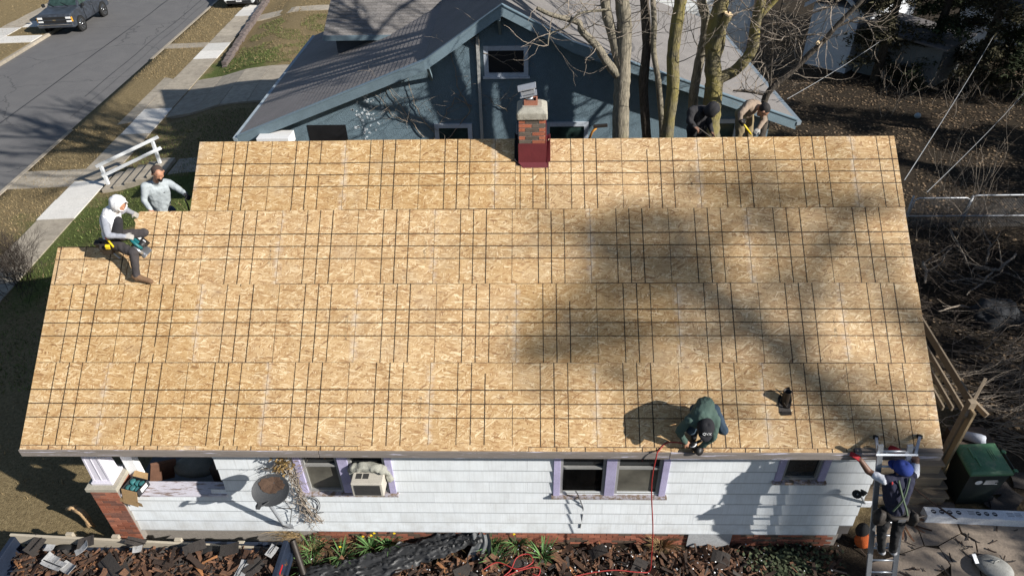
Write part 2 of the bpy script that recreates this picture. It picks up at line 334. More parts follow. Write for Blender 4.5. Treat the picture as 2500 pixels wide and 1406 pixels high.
for i in range(9):
    t0 = 3.6 + 1.2 * i
    for k in range(2): slab(driveway, t0 + .01, t0 + 1.19, 6.3 + 2.3 * k + .01, 8.58 + 2.3 * k, CONC, name='drive_slab')
walk = tag(link(bpy.data.objects.new('front_walk', None), None, Matrix.Translation(tw(2, 1, -.5))), kind='structure')
slab(walk, .19, 1.25, .15, 1.5, CONC, z=-.548); slab(walk, 1.27, 2.33, .15, 1.5, CONC, z=-.548)
for i in range(4): slab(walk, 6.1 + 1.1 * i, 7.18 + 1.1 * i, -.3, .95, CONC, name='walk_slab')
slab(walk, .19, 2.33, 16.2, 17.0, CONC, z=-.548, name='walk_slab')
for i in range(4): slab(walk, 3.8 + 1.2 * i, 4.98 + 1.2 * i, 21.0, 22.3, CONC, name='walk_slab')
# concrete front steps with a painted wooden handrail
stp = thing('front_steps', 'worn concrete steps climbing from the sidewalk to the front yard', 'steps', tw(4.6, .3, -.58))
for i in range(5):
    q = MB(); z0, z1 = -.7, -.45 + .115 * i; t0 = 3.75 + .42 * i
    q.add([tw(t0, -.45, z0), tw(6.0, -.45, z0), tw(6.0, .95, z0), tw(t0, .95, z0), tw(t0, -.45, z1), tw(6.0 - .01 * i, -.45 + .002 * i, z1), tw(6.0 - .01 * i, .95 - .002 * i, z1), tw(t0, .95, z1)], [(3, 2, 1, 0), (4, 5, 6, 7), (0, 1, 5, 4), (1, 2, 6, 5), (2, 3, 7, 6), (3, 0, 4, 7)])
    build('step', q, CONC, stp, bevel=.012)
PEEL = mat('peeling_white_paint', (.66, .68, .70), .7, 7, .12, .004, stretch=(1, 1, 1), col2=(.20, .17, .14), split=.68, soft=.05)
rail = thing('handrail', 'peeling white wooden handrail beside the front steps', 'handrail', G(266, 454, -.55))
b1, b2 = G(266, 454, -.52), G(392, 402, -.05); t1, t2 = b1 + Vector((0, 0, .86)), b2 + Vector((0, 0, .98))
for b, t in ((b1, t1), (b2, t2)): build('post', MB().beam(b, t, .10, .10, up=(0, 1, 0)), PEEL, rail, bevel=.008)
dd = (t2 - t1).normalized()
build('top_rail', MB().beam(t1 - dd * .12 - Vector((0, .07, .02)), t2 + dd * .28 - Vector((0, .07, .02)), .04, .11), PEEL, rail, bevel=.005)
build('lower_rail', MB().beam(t1 - dd * .05 - Vector((0, .07, .42)), t2 + dd * .25 - Vector((0, .07, .42)), .04, .11), PEEL, rail, bevel=.005)
# low rough stone wall holding up the neighbour's lawn
STONE = mat('field_stone', (.15, .12, .11), .9, 5, .4, .012)
rw = thing('stone_wall', 'low dark rough stone retaining wall beside the far sidewalk', 'wall', tw(4.2, 18, -.55))
smeshes = []
for k in range(6):
    q = MB(); q.obox((0, 0, .09), (.24, .31, .17)); q.v = [p + Vector((random.uniform(-.03, .03), random.uniform(-.02, .02), random.uniform(-.02, .02))) for p in q.v]; smeshes.append(q.mesh('stone', STONE))
for i in range(44):
    for j in range(2):
        w = 12.6 + .33 * i + .16 * j; t = 4.45 - .075 * (w - 12.6) * (1 if w < 20 else .9) + random.uniform(-.04, .04)
        p = tw(t, w, -.62 + .17 * j); inst('stone', smeshes[(i * 3 + j) % 6], rw, Matrix.Translation(p) @ Matrix.Rotation(random.uniform(-.15, .15) + R(4.7), 4, 'Z'))
# ================================================================== the house under repair
OSB = osb(); OSB_EDGE = mat('osb_edge', (.34, .22, .12), .85, 30, .3, .002); RED_EDGE = mat('red_sprayed_edge', (.36, .05, .035), .8, 20, .3, .001)
OSB_PLAIN = None
house = thing('white_house', 'white sided house with its steep roof newly covered in bare OSB sheets', 'house', (-2, 4, 0))
XL, XR = -8.445, 4.87; PW, PH = 2.438, 1.219; TH = .012
def panel(x0, x1, s0, s1, ox, os_, red=False, name='osb_sheet', jag=False):
    """sheet cut to x0..x1 / s0..s1 on the slope; ox/os_ = corner of the uncut 8x4 sheet, so its printed lines stay put"""
    g_ = .0034; wm = Matrix.Translation(rp(ox, os_ + random.uniform(-.004, .004), random.uniform(.0005, .0022))) @ ROOFM @ Matrix.Rotation(random.uniform(-.0008, .0008), 4, 'Z')
    a, b, c, d = x0 - ox + g_, x1 - ox - g_, s0 - os_ + g_, s1 - os_ - g_
    q = MB(); q.box(a, b, c, d, 0, TH); q.m = [1, 0, 1, 1, 1, 2 if red else 1]
    if jag:   # split, splintered corner
        q = MB(); pl = [(a, c), (b, c), (b, d), (a + .06, d), (a + .02, d - .05), (a + .05, d - .09), (a - .02, d - .14), (a + .02, d - .2)]
        q.prism([(x, y, 0) for x, y in pl], (0, 0, TH)); q.m = [1, 0] + [1] * (len(pl))
        q.m = [0 if abs(sum((q.v[i].z for i in f), 0) / len(f) - TH) < 1e-6 else 1 for f in q.f]
    return inst(name, q.mesh(name, [OSB, OSB_EDGE, RED_EDGE]), house, wm)
rows = [(0, [-7.315 + PW * k for k in range(-1, 6)]), (1, [-6.045 + PW * k for k in range(-1, 6)]), (2, [-4.895 + PW * k for k in range(-2, 5)])]
offs = {0: 0.0, 1: 1.268, 2: -.018, 3: .919}
# seams found in the photograph: row 0 starts a sheet at X = 0 (mod 8 ft), row 1 at 1.268, row 2 at -.018, row 3 at .919 on the left and .919-1.62 on the right
for r in range(4):
    s0, s1 = r * PH, (r + 1) * PH
    xl = {0: XL, 1: XL, 2: -7.27, 3: -6.40}[r]
    if r < 3: seams = [offs[r] + PW * k for k in range(-5, 4)]
    else: seams = [offs[3] + PW * k for k in (-5, -4, -3, -2, -1)] + [offs[3] - 1.6246 + PW * k for k in (0, 1, 2, 3)]
    seams.sort()
    for i, ox in enumerate(seams):
        x0, x1 = max(ox, xl), min(ox + PW, XR, seams[i + 1] if i + 1 < len(seams) else 99)
        if x1 - x0 < .05: continue
        if r == 3 and x0 < -.9 < x1:   # notched round the chimney: left piece, right piece, piece below
            panel(x0, -1.19, s0, s1, ox, s0); panel(-1.19, -.66, s0, 4.40, ox, s0)
            if x1 > -.64: panel(-.66, x1, s0, s1, ox, s0)
            continue
        if r == 3 and x0 < -.7: x0 = max(x0, -.66) if x1 > -.66 and x0 > -1.2 else x0
        panel(x0, x1, s0, s1, ox, s0, red=(x0 == xl and r < 2), jag=(r == 2 and x0 == xl))
panel(XL, -7.27, 2 * PH, 3.06, XL - .75, 2 * PH, red=True)
xs = XL; k = 0                                # narrow starter strip along the eave
for x1 in (-5.83, -3.46, -.985, 1.49, 3.62):
    o = panel(xs, x1, -.102, 0, xs + (.32 if k == 0 else 0) - (.3 if k == 0 else 0) - (0 if k != 2 else 40), -.5, name='starter_strip', red=(k == 0))
    xs = x1; k += 1
# framing under the sheets: rafters show their ends under the eave; old plank deck closes the roof
WOODOLD = mat('weathered_wood', (.20, .165, .135), .9, 4, .3, .006, stretch=(.35, 3, 3)); DARKWOOD = mat('old_deck_boards', (.085, .06, .045), .9, 5, .4, .006)
q = MB(); q.add([rp(-6.35, -.02, -.004), rp(XR - .02, -.02, -.004), rp(XR - .02, 4.86, -.004), rp(-6.35, 4.86, -.004), rp(-6.35, -.02, -.13), rp(XR - .02, -.02, -.13), rp(XR - .02, 4.86, -.13), rp(-6.35, 4.86, -.13)], [(0, 1, 2, 3), (7, 6, 5, 4), (4, 5, 1, 0), (5, 6, 2, 1), (6, 7, 3, 2), (7, 4, 0, 3)])
build('roof_deck', q, DARKWOOD, house, wm=Matrix.Identity(4))
q = MB(); q.add([rp(XL + .02, -.02, -.004), rp(-6.352, -.02, -.004), rp(-6.352, 3.02, -.004), rp(XL + .02, 3.02, -.004), rp(XL + .02, -.02, -.1), rp(-6.352, -.02, -.1), rp(-6.352, 3.02, -.1), rp(XL + .02, 3.02, -.1)], [(0, 1, 2, 3), (7, 6, 5, 4), (4, 5, 1, 0), (5, 6, 2, 1), (6, 7, 3, 2), (7, 4, 0, 3)])
build('porch_roof_deck', q, DARKWOOD, house, wm=Matrix.Identity(4))
RY, RZ = 4.88 * CPi, EZ + 4.88 * SP
q = MB(); bk = lambda X, s, h=0: Vector((X, RY + s * math.cos(R(42)) + h * math.sin(R(42)), RZ - .012 - s * math.sin(R(42)) + h * math.cos(R(42))))
q.add([bk(x, s, h) for h in (0, -.12) for x, s in ((-6.35, 0), (XR - .02, 0), (XR - .02, 4.7), (-6.35, 4.7))], [(3, 2, 1, 0), (4, 5, 6, 7), (0, 1, 5, 4), (1, 2, 6, 5), (2, 3, 7, 6), (3, 0, 4, 7)])
build('back_roof_slope', q, mat('tarred_old_roof', (.05, .042, .04), .9, 3, .4, .01), house, wm=Matrix.Identity(4))
# fascia boards, grey wood with scraps of lilac paint
FASC = mat('bare_fascia_wood', (.235, .205, .185), .85, 3.2, .22, .005, stretch=(.25, 3, 4), col2=(.60, .58, .68), split=.605, soft=.03)
fy = -.102 * CPi; ft = W(1300, 1104, fy - .02).z; fb = W(1300, 1119, fy - .02).z
for x0, x1 in ((XL + .02, -4.02), (-4.01, 1.02), (1.03, 4.83)):
    q = MB(); q.box(x0, x1, fy - .022, fy, fb, ft - .002); q.v = [p + Vector((0, 0, .004 * math.sin(p.x * 3))) for p in q.v]; build('fascia_board', q, FASC, house, bevel=.003)
q = MB(); q.box(3.63, 4.84, fy + .002, fy + .10, ft - .05, ft + .012); build('exposed_rafter_board', q, WOODOLD, house)
q = MB()
for s_ in (-1, 1): pass
q.prism([rp(XL + .015, -.1, -.005), rp(XL + .015, 3.06, -.005), rp(XL + .015, 3.06, -.17), rp(XL + .015, -.1, -.17)], (.025, 0, 0)); build('rake_board', q, FASC, house)
q = MB(); q.prism([rp(XR - .045, -.1, -.135), rp(XR - .045, 4.86, -.135), rp(XR - .045, 4.86, -.28), rp(XR - .045, -.1, -.28)], (.025, 0, 0)); build('rake_board', q, FASC, house)
q = MB(); q.box(XL + .05, XR - .05, fy + .003, .36, fb + .03, fb + .05); build('soffit', q, mat('soffit_paint', (.5, .48, .52), .8, 5, .15, .003), house)
# ---- walls
WY = .38; z_at = lambda v: W(1000, v, WY).z
ZB = z_at(1294); EXPO = (z_at(1140) - z_at(1267)) / 5
WR = W(2116, 1200, WY).x; PX0 = W(318, 1240, WY).x; MX = W(541, 1165, WY).x      # right end, porch wall start, main wall start
winA = (W(740, 1195, WY).x, W(970, 1200, WY).x, z_at(1203)); winB = (W(1350, 1205, WY).x, W(1622, 1205, WY).x, z_at(1206)); winC = (W(1889, 1166, WY).x, W(2011, 1166, WY).x, z_at(1168))
SHEATH = mat('wall_sheathing', (.10, .09, .085), .9, 6, .2, .003)
q = MB(); zt = EZ - .1
segs = [(MX, winA[0], ZB, zt), (winA[0], winA[1], ZB, winA[2]), (winA[1], winB[0], ZB, zt), (winB[0], winB[1], ZB, winB[2]), (winB[1], winC[0], ZB, zt), (winC[0], winC[1], ZB, winC[2]), (winC[1], WR, ZB, zt)]
HW = z_at(1206)                                # top of the porch's half wall
segs.append((PX0, MX, ZB, HW - .03))
for x0, x1, z0, z1 in segs: q.box(x0, x1, WY, WY + .12, z0, z1)
q.box(WR - .12, WR, WY + .121, 7.2, 0.05, zt + .3); q.box(MX, MX + .12, WY + .121, 7.2, ZB, zt); q.box(MX + .121, WR - .121, 7.08, 7.2, 0, zt)
q.prism([(WR - .1, WY + .2, zt), (WR - .1, 7.2, zt), (WR - .1, RY, RZ - .25)], (.08, 0, 0)); q.prism([(-6.3, WY + .2, zt), (-6.3, 7.2, zt), (-6.3, RY, RZ - .25)], (.08, 0, 0))
build('wall_sheathing', q, SHEATH, house, wm=Matrix.Identity(4))
def siding_mat():
    m, nt, bs = newmat('ribbed_siding'); L = nt.links; vec = coords(nt); tc = nd(nt, 'ShaderNodeTexCoord')
    sx = nd(nt, 'ShaderNodeSeparateXYZ'); L.new(tc.outputs['Object'], sx.inputs[0])
    rm = nd(nt, 'ShaderNodeMapping'); rm.inputs['Scale'].default_value = (42, 1, .25); L.new(vec, rm.inputs[0]); rib = tex(nt, rm.outputs[0], 1., 2, .5)
    c = ramp(nt, [(.3, (.77, .81, .84)), (.7, (.84, .88, .91))], tex(nt, vec, 2.5, 5)).outputs[0]
    st = nd(nt, 'ShaderNodeMapping'); st.inputs['Scale'].default_value = (26, 1, 2.2); L.new(vec, st.inputs[0])
    c = mix(nt, ramp(nt, [(.55, (0,) * 3), (.85, (.35,) * 3)], tex(nt, st.outputs[0], 1., 4)).outputs[0], c, (.50, .51, .50))
    c = mix(nt, ramp(nt, [(.42, (0,) * 3), (.62, (.22,) * 3)], rib).outputs[0], c, (.60, .62, .63))
    gp = nd(nt, 'ShaderNodeNewGeometry'); gz = nd(nt, 'ShaderNodeSeparateXYZ'); L.new(gp.outputs['Position'], gz.inputs[0]); sp_ = nd(nt, 'ShaderNodeMapRange', ins={1: .35, 2: 1.0, 3: .35, 4: 0.}); L.new(gz.outputs[2], sp_.inputs[0])
    st2 = math_(nt, 'MULTIPLY', math_(nt, 'ADD', sp_.outputs[0], .22), ramp(nt, [(.42, (0,) * 3), (.7, (1,) * 3)], tex(nt, gp.outputs['Position'], 3.2, 5, .7)).outputs[0]); c = mix(nt, st2, c, (.47, .46, .43))
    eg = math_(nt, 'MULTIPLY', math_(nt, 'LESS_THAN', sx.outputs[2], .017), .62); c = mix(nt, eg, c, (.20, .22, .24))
    hs = nd(nt, 'ShaderNodeHueSaturation'); oi = nd(nt, 'ShaderNodeObjectInfo'); L.new(math_(nt, 'MULTIPLY_ADD', oi.outputs['Random'], .05, .965), hs.inputs['Value']); L.new(c, hs.inputs['Color'])
    L.new(hs.outputs[0], bs.inputs['Base Color']); bs.inputs['Roughness'].default_value = .55; bump(nt, bs, rib, .004, .5); return m
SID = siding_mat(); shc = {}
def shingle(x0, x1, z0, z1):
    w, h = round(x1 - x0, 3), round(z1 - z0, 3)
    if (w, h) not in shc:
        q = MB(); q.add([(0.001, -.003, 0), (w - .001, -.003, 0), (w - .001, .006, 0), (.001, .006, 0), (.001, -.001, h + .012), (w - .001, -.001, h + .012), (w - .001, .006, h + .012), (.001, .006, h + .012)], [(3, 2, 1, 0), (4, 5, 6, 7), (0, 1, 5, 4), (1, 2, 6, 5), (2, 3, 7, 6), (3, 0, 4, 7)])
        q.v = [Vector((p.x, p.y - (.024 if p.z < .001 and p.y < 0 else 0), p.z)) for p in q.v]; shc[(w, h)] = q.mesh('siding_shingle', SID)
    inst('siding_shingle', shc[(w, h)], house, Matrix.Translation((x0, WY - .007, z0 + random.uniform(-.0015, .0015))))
nc = int((zt - ZB) / EXPO) + 1
for c in range(nc):
    z0 = ZB + c * EXPO; z1 = min(z0 + EXPO, zt); cuts = [(winA[0], winA[1], winA[2]), (winB[0], winB[1], winB[2]), (winC[0], winC[1], winC[2])]
    x = PX0 - (.305 if c % 2 else 0)
    while x < WR:
        a, b = max(x, PX0), min(x + .61, WR - (.13 * random.random() + .12 if c == 0 and x + .62 > WR else 0)); x += .61
        if z0 > HW - EXPO * .5: a = max(a, MX)
        if b - a < .02: continue
        lo, hi = z0, z1
        if b <= MX + .001 and hi > HW - .03: hi = HW - .03
        if hi - lo < .03: continue
        iv = [(a, b)]
        for c0, c1, zb in cuts:
            if z0 > zb - .09: iv = [(p, r_) for (s, t) in iv for p, r_ in ((s, min(t, c0)), (max(s, c1), t)) if r_ - p > .015]
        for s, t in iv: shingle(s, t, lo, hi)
# brick foundation, brick by brick
BRICK = mat('red_brick', (.30, .105, .062), .9, 9, .3, .006, rvar=.3, col2=(.17, .085, .06), split=.66, soft=.12); MORTAR = mat('grey_mortar', (.27, .245, .22), .95, 20, .2, .004)
DBRICK = mat('dark_glazed_brick', (.125, .085, .06), .75, 9, .3, .005, rvar=.3)
def brickmesh(w, d, h, m, nm='brick'):
    q = MB(); q.box(0, w, 0, d, 0, h); me = q.mesh(nm, m); return me
fnd = build('foundation', MB().box(PX0, WR - .12, WY + .035, WY + .25, -.3, ZB - .002), MORTAR, house, wm=Matrix.Identity(4))
bm_ = [brickmesh(.197, .05, .056, BRICK), brickmesh(.197, .05, .056, DBRICK)]
for r in range(6):
    z = ZB - .006 - .0665 * (r + 1); x = -4.75 + (.104 if r % 2 else 0)
    while x < WR - .3:
        inst('brick', bm_[1] if random.random() < .22 else bm_[0], fnd, Matrix.Translation((x, WY + .022 + random.uniform(-.003, .003), z))); x += .208
q = MB(); a = W(1683, 1300, WY - .02); b = W(1790, 1300, WY - .02); q.box(a.x, b.x, WY - .01, WY + .02, ZB - .42, ZB - .02); build('cement_patch', q, mat('cement_render', (.36, .37, .38), .9, 4, .15, .006), fnd)
build('floor_deck', MB().box(PX0 + .1, WR - .2, WY + .3, 7.0, ZB - .1, ZB - .02), DARKWOOD, house, wm=Matrix.Identity(4))
# ---- windows
TRIM = mat('lilac_window_trim', (.44, .41, .60), .6, 7, .16, .004, col2=(.62, .60, .62), split=.7, soft=.05); SASH = mat('grey_aluminium_sash', (.30, .30, .29), .5, 9, .15, .002)
def glass_mat(nm, c, r=.08):
    m, nt, bs = newmat(nm); vec = coords(nt); col = ramp(nt, [(.3, tuple(x * .6 for x in c)), (.7, tuple(x * 1.4 for x in c))], tex(nt, vec, 3.5, 4)).outputs[0]
    nt.links.new(col, bs.inputs['Base Color']); bs.inputs['Roughness'].default_value = r; bs.inputs['Specular IOR Level'].default_value = .6; return m
SCREEN = glass_mat('screened_pane', (.105, .10, .082), .45); PANE = glass_mat('dark_pane', (.025, .028, .03), .06)
SILLM = mat('peeling_sill', (.42, .40, .45), .8, 9, .2, .004, col2=(.20, .14, .09), split=.5, soft=.08)
def window(x0, x1, zb, cols, name='window', bars=None):
    w_ = tag(build(name, MB().box(x0 + .02, x1 - .02, WY + .13, WY + .16, zb + .02, zt), mat('dark_room', (.012, .011, .01), .9, 4, .3, 0), house, wm=Matrix.Identity(4)))
    tw_ = .105; n = len(cols)
    for X in (x0, x1 - tw_): build('side_trim', MB().box(X, X + tw_, WY - .045, WY + .13, zb + .046, zt - .02), TRIM, w_, bevel=.004)
    build('sill', MB().box(x0 - .03, x1 + .03, WY - .085, WY + .10, zb, zb + .045), SILLM, w_, bevel=.004)
    iw = (x1 - x0 - tw_ * 2 - (n - 1) * .16) / n
    for i in range(n):
        a = x0 + tw_ + i * (iw + .16); b = a + iw
        if i: build('mullion', MB().box(a - .16, a, WY - .04, WY + .129, zb + .046, zt - .02), TRIM, w_, bevel=.004)
        q = MB(); fr = .045; y0, y1 = WY - .012, WY + .04
        q.box(a, a + fr, y0, y1, zb + .046, zt - .02); q.box(b - fr, b, y0, y1, zb + .046, zt - .02); q.box(a + fr, b - fr, y0, y1, zb + .046, zb + .046 + fr); mz = bars or (zb + .66); q.box(a + fr, b - fr, y0 + .004, y1, mz, mz + .035)
        build('sash', q, SASH, w_)
        build('pane', MB().box(a + fr, b - fr, WY + .03, WY + .036, zb + .046 + fr, mz - .001), cols[i], w_); build('pane', MB().box(a + fr, b - fr, WY + .05, WY + .056, mz + .036, zt - .03), PANE, w_)
    return w_
CLEAR = glass_mat('clear_pane', (.03, .03, .03), .05)
bs_ = CLEAR.node_tree.nodes['Principled BSDF']; bs_.inputs['Transmission Weight'].default_value = .85; bs_.inputs['IOR'].default_value = 1.1
wa = window(*winA, [SCREEN, SCREEN]); wb = window(*winB, [CLEAR, SCREEN]); wc = window(*winC, [PANE], bars=winC[2] + .55)
# pink curtain heap behind the clear pane of the middle window
cx0, cx1 = winB[0] + .17, winB[0] + .17 + .78
q = MB(); nx, nz_ = 40, 8
for j in range(nz_ + 1):
    for i in range(nx + 1):
        t = i / nx; q.v.append(Vector((cx0 + (cx1 - cx0) * t, WY + .085 + .022 * math.sin(t * 38 + 2 * math.sin(j)) , winB[2] + .06 + (.17 + .03 * math.sin(t * 9)) * j / nz_ + .006 * math.sin(t * 55))))
q.f = [(j * (nx + 1) + i, j * (nx + 1) + i + 1, (j + 1) * (nx + 1) + i + 1, (j + 1) * (nx + 1) + i) for j in range(nz_) for i in range(nx)]; q.m = [0] * len(q.f)
o = build('curtain', q, mat('dusty_pink_cloth', (.42, .25, .24), .9, 8, .2, .004), wb, True); b = o.modifiers.new('t', 'SOLIDIFY'); b.thickness = .008
# ---- porch
px0, px1, pyf, ptop = -8.155, -7.70, .30, 1.535
pier = build('porch_pier', MB().box(px0 + .01, px1 - .01, pyf + .01, pyf + .44, -.2, ptop), MORTAR, house, wm=Matrix.Identity(4))
PB = [mat('pier_brick_%d' % k, c, .9, 9, .25, .006, rvar=.22) for k, c in enumerate(((.33, .125, .075), (.27, .09, .05), (.19, .085, .06)))]; bq = [[brickmesh(.213, .09, .052, m_), brickmesh(.101, .09, .052, m_)] for m_ in PB]
for r in range(25):
    z = ptop - .066 * (r + 1) + .004
    for x, k in (((px0, 0), (px0 + .228, 0)) if r % 2 else ((px0, 1), (px0 + .1145, 0), (px0 + .341, 1))):
        inst('brick', random.choice(bq)[k], pier, Matrix.Translation((x, pyf + random.uniform(-.002, .002), z)))
    for y, k in (((.095, 0), (.32, 1)) if r % 2 else ((.095, 1), (.21, 0))):
        for X, a in ((px0, 90), (px1, 90)):
            if X == px1 and z < 1.3: continue
            inst('brick', random.choice(bq)[k], pier, Matrix.Translation((X + (.09 if X == px0 else 0), pyf + y, z)) @ Matrix.Rotation(R(a), 4, 'Z'))
STONECAP = mat('sandstone_cap', (.42, .39, .32), .9, 6, .18, .006)
build('pier_cap', MB().box(px0 - .035, px1 + .035, pyf - .035, pyf + .48, ptop, ptop + .085), STONECAP, pier, bevel=.01)
COLW = mat('lilac_white_paint', (.66, .64, .72), .6, 6, .1, .003, col2=(.45, .44, .50), split=.72, soft=.06)
c0 = Vector(((px0 + px1) / 2, pyf + .22, ptop + .085)); col_o = build('porch_column', MB().beam(c0 + Vector((0, 0, .07)), Vector((c0.x, c0.y, EZ - .12)), .27, .27, up=(0, 1, 0), w2=.20, h2=.20), COLW, house, bevel=.004)
build('column_base', MB().obox(c0 + Vector((0, 0, .025)), (.35, .35, .05)).obox(c0 + Vector((0, 0, .062)), (.31, .31, .03)), COLW, col_o, bevel=.005)
for dx in (-.13, 0, .13): build('corner_bead', MB().beam(c0 + Vector((dx, -.137, .08)), c0 + Vector((dx * .75, -.105, 1.25)), .03 if dx else .012, .012, up=(0, 1, 0)), COLW, col_o)
build('porch_beam', MB().box(XL + .25, MX, .36, .60, EZ - .13, EZ + .10), COLW, house)
HWW = mat('flaking_ledge_paint', (.56, .54, .60), .8, 5, .1, .005, stretch=(.4, 2.4, 2), col2=(.23, .17, .15), split=.56, soft=.05)
build('porch_ledge', MB().box(px1 - .0, MX - .01, WY - .06, WY + .22, HW - .03, HW + .015), HWW, house, bevel=.004)
build('porch_floor', MB().box(px0, MX, WY + .3, 5.4, ZB - .1, ZB + .1), mat('grey_porch_boards', (.12, .12, .13), .8, 4, .2, .003), house)
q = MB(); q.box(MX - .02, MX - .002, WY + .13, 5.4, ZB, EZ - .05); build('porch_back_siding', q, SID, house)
build('second_column', MB().beam(Vector((px0 + .22, 4.9, .4)), Vector((px0 + .22, 4.9, EZ + .2)), .25, .25, up=(0, 1, 0)), COLW, house)
build('inner_post', MB().box(px1 + .02, px1 + .21, WY + .28, WY + .40, HW + .02, EZ - .13), mat('bright_white_trim', (.8, .8, .8), .6, 6, .06, .002), house, bevel=.004)
build('porch_ceiling', MB().box(XL + .3, MX - .02, 1.45, 3.3, EZ + .93, EZ + 1.0), DARKWOOD, house)
build('porch_roof_framing', MB().box(XL + .2, -6.4, 2.42, 2.50, EZ + .9, EZ + 3.0 * SP - .12), DARKWOOD, house)
# ---- chimney
cx0, cx1, cyf = -1.128, -.712, RF(1300, 400).y; cyb = cyf + .45
zb0 = W(1300, 352, cyf).z; zc0 = W(1300, 293, cyf).z; zc1 = W(1300, 277, cyf - .03).z
chim = build('chimney', MB().box(cx0 + .012, cx1 - .012, cyf + .012, cyb - .012, EZ + 2.3, zc0), mat('pale_mortar', (.46, .42, .36), .95, 20, .2, .004), house, wm=Matrix.Identity(4))
nrow = 6; ch = (zc0 - zb0) / nrow; CB = mat('orange_brick', (.37, .12, .065), .9, 12, .25, .006, rvar=.18); CD = mat('sooty_brick', (.12, .095, .075), .9, 12, .25, .006, rvar=.25)
full, half = .198, .095
for r in range(nrow + 4):
    z = zc0 - ch * (r + 1) + .006; hh = ch - .017
    pat = ((cx0, half), (cx0 + .107, full), (cx0 + .317, cx1 - cx0 - .317)) if r % 2 == 0 else ((cx0, full), (cx0 + .21, cx1 - cx0 - .21))
    cols = [(CB, CD, CB), (CB, CD), (CB, CD, CB), (CD, CB), (CB, CD, CB), (CD, CB)][r % 6]
    for (x, w_), m_ in zip(pat, cols): build('brick', MB().box(x, x + w_, cyf, cyf + .09, z, z + hh), m_, chim)
    for X in (cx0, cx1 - .09):
        for y0, w_ in (((.095, .1), (.207, .2)) if r % 2 == 0 else ((.095, .2), (.307, .1))): build('brick', MB().box(X, X + .09, cyf + y0, cyf + y0 + w_, z, z + hh), random.choice((CB, CD)), chim)
CAPC = mat('cracked_mortar_cap', (.40, .38, .32), .95, 7, .22, .012, col2=(.24, .22, .18), split=.62, soft=.1)
q = MB(); q.add([(x, y, z) for z, e in ((zc0, .03), (zc1, .03), (zc1 + .06, -.06)) for x, y in ((cx0 - e, cyf - e), (cx1 + e, cyf - e), (cx1 + e, cyb + e), (cx0 - e, cyb + e))], [(3, 2, 1, 0), (8, 9, 10, 11)] + [(b + i, b + (i + 1) % 4, b + 4 + (i + 1) % 4, b + 4 + i) for b in (0, 4) for i in range(4)])
build('mortar_cap', q, CAPC, chim, bevel=.02)
TILE = mat('clay_flue_tile', (.40, .16, .10), .85, 9, .2, .004); fx, fyc, fz = (cx0 + cx1) / 2 - .02, cyf + .235, zc1 + .045
q = MB(); o_, i_ = .105, .08
for a, b, c, d in ((-o_, o_, -o_, -i_), (-o_, o_, i_, o_), (-o_, -i_, -i_, i_), (i_, o_, -i_, i_)): q.box(fx + a, fx + b, fyc + c, fyc + d, fz, fz + .085)
build('flue_tile', q, TILE, chim)
STEEL = mat('galvanised_steel', (.55, .57, .60), .35, 9, .15, .002, metal=.85); TIN = mat('dull_tin', (.42, .44, .48), .5, 8, .15, .002, metal=.4)
T = Matrix.Translation((fx, fyc, fz)) @ Matrix.Scale(.82, 4) @ Matrix.Rotation(R(-12), 4, 'Y') @ Matrix.Rotation(R(5), 4, 'X')
pipe_o = build('flue_pipe', MB().lathe([(.07, -.05), (.07, .10), (.072, .10), (.072, .15), (.07, .15), (.07, .2)], 20, T), STEEL, chim, True)
q = MB(); q.box(-.16, .16, -.11, .11, .2, .215, T=T); q.box(-.13, .13, -.085, .085, .235, .30, T=T); q.box(-.17, .17, -.12, .12, .34, .36, T=T)
for sx_ in (-.12, .12):
    for sy_ in (-.075, .075): q.box(sx_ - .008, sx_ + .008, sy_ - .008, sy_ + .008, .21, .345, T=T)
q.add([T @ Vector(p) for p in ((-.17, -.12, .36), (.17, -.12, .36), (.17, .12, .36), (-.17, .12, .36), (-.17, 0, .40), (.17, 0, .40))], [(0, 1, 5, 4), (3, 4, 5, 2), (0, 4, 3), (1, 2, 5)])
build('vent_cap', q, TIN, chim)
FLASH = mat('maroon_flashing', (.15, .026, .032), .5, 5, .2, .003, col2=(.33, .20, .17), split=.74, soft=.05); BLACKTAR = mat('black_tar', (.02, .018, .018), .7, 12, .4, .006)
zr = lambda y: EZ + y * math.tan(PITCH)
q = MB(); e = .012; q.add([(cx0 - e, cyf - e, zb0 + .01), (cx1 + e, cyf - e, zb0 + .01), (cx0 - e, cyf - e, zr(cyf) + .03), (cx1 + e, cyf - e, zr(cyf) + .03)] + [(cx0 + .06, cyf - .075, zr(cyf - .075) + .022), (cx1 + .05, cyf - .075, zr(cyf - .075) + .022), (cx1 + .055, cyf - .02, zr(cyf - .02) + .05), (cx0 - .09, cyf + .05, zr(cyf + .05) + .03)], [(2, 3, 1, 0), (4, 5, 6, 3, 2), (4, 2, 7)])
o = build('front_flashing', q, FLASH, chim); b = o.modifiers.new('t', 'SOLIDIFY'); b.thickness = .008
for X, sg in ((cx0 - .02, -1), (cx1 + .02, 1)):
    q = MB(); ys = [cyf, cyf + .12, cyf + .25, cyb]
    q.v = []; 
    for y in ys: q.v += [Vector((X, y, zr(min(y, RY)) + .30 + random.uniform(-.03, .03))), Vector((X, y, zr(min(y, RY)) + .01)), Vector((X + sg * .06, y, zr(min(y, RY)) + .03 + random.uniform(0, .04)))]
    for i in range(3): q.f += [(3 * i, 3 * i + 1, 3 * i + 4, 3 * i + 3), (3 * i + 1, 3 * i + 2, 3 * i + 5, 3 * i + 4)]
    q.m = [0] * 6; o = build('side_flashing', q, BLACKTAR if sg < 0 else FLASH, chim); b = o.modifiers.new('t', 'SOLIDIFY'); b.thickness = .01
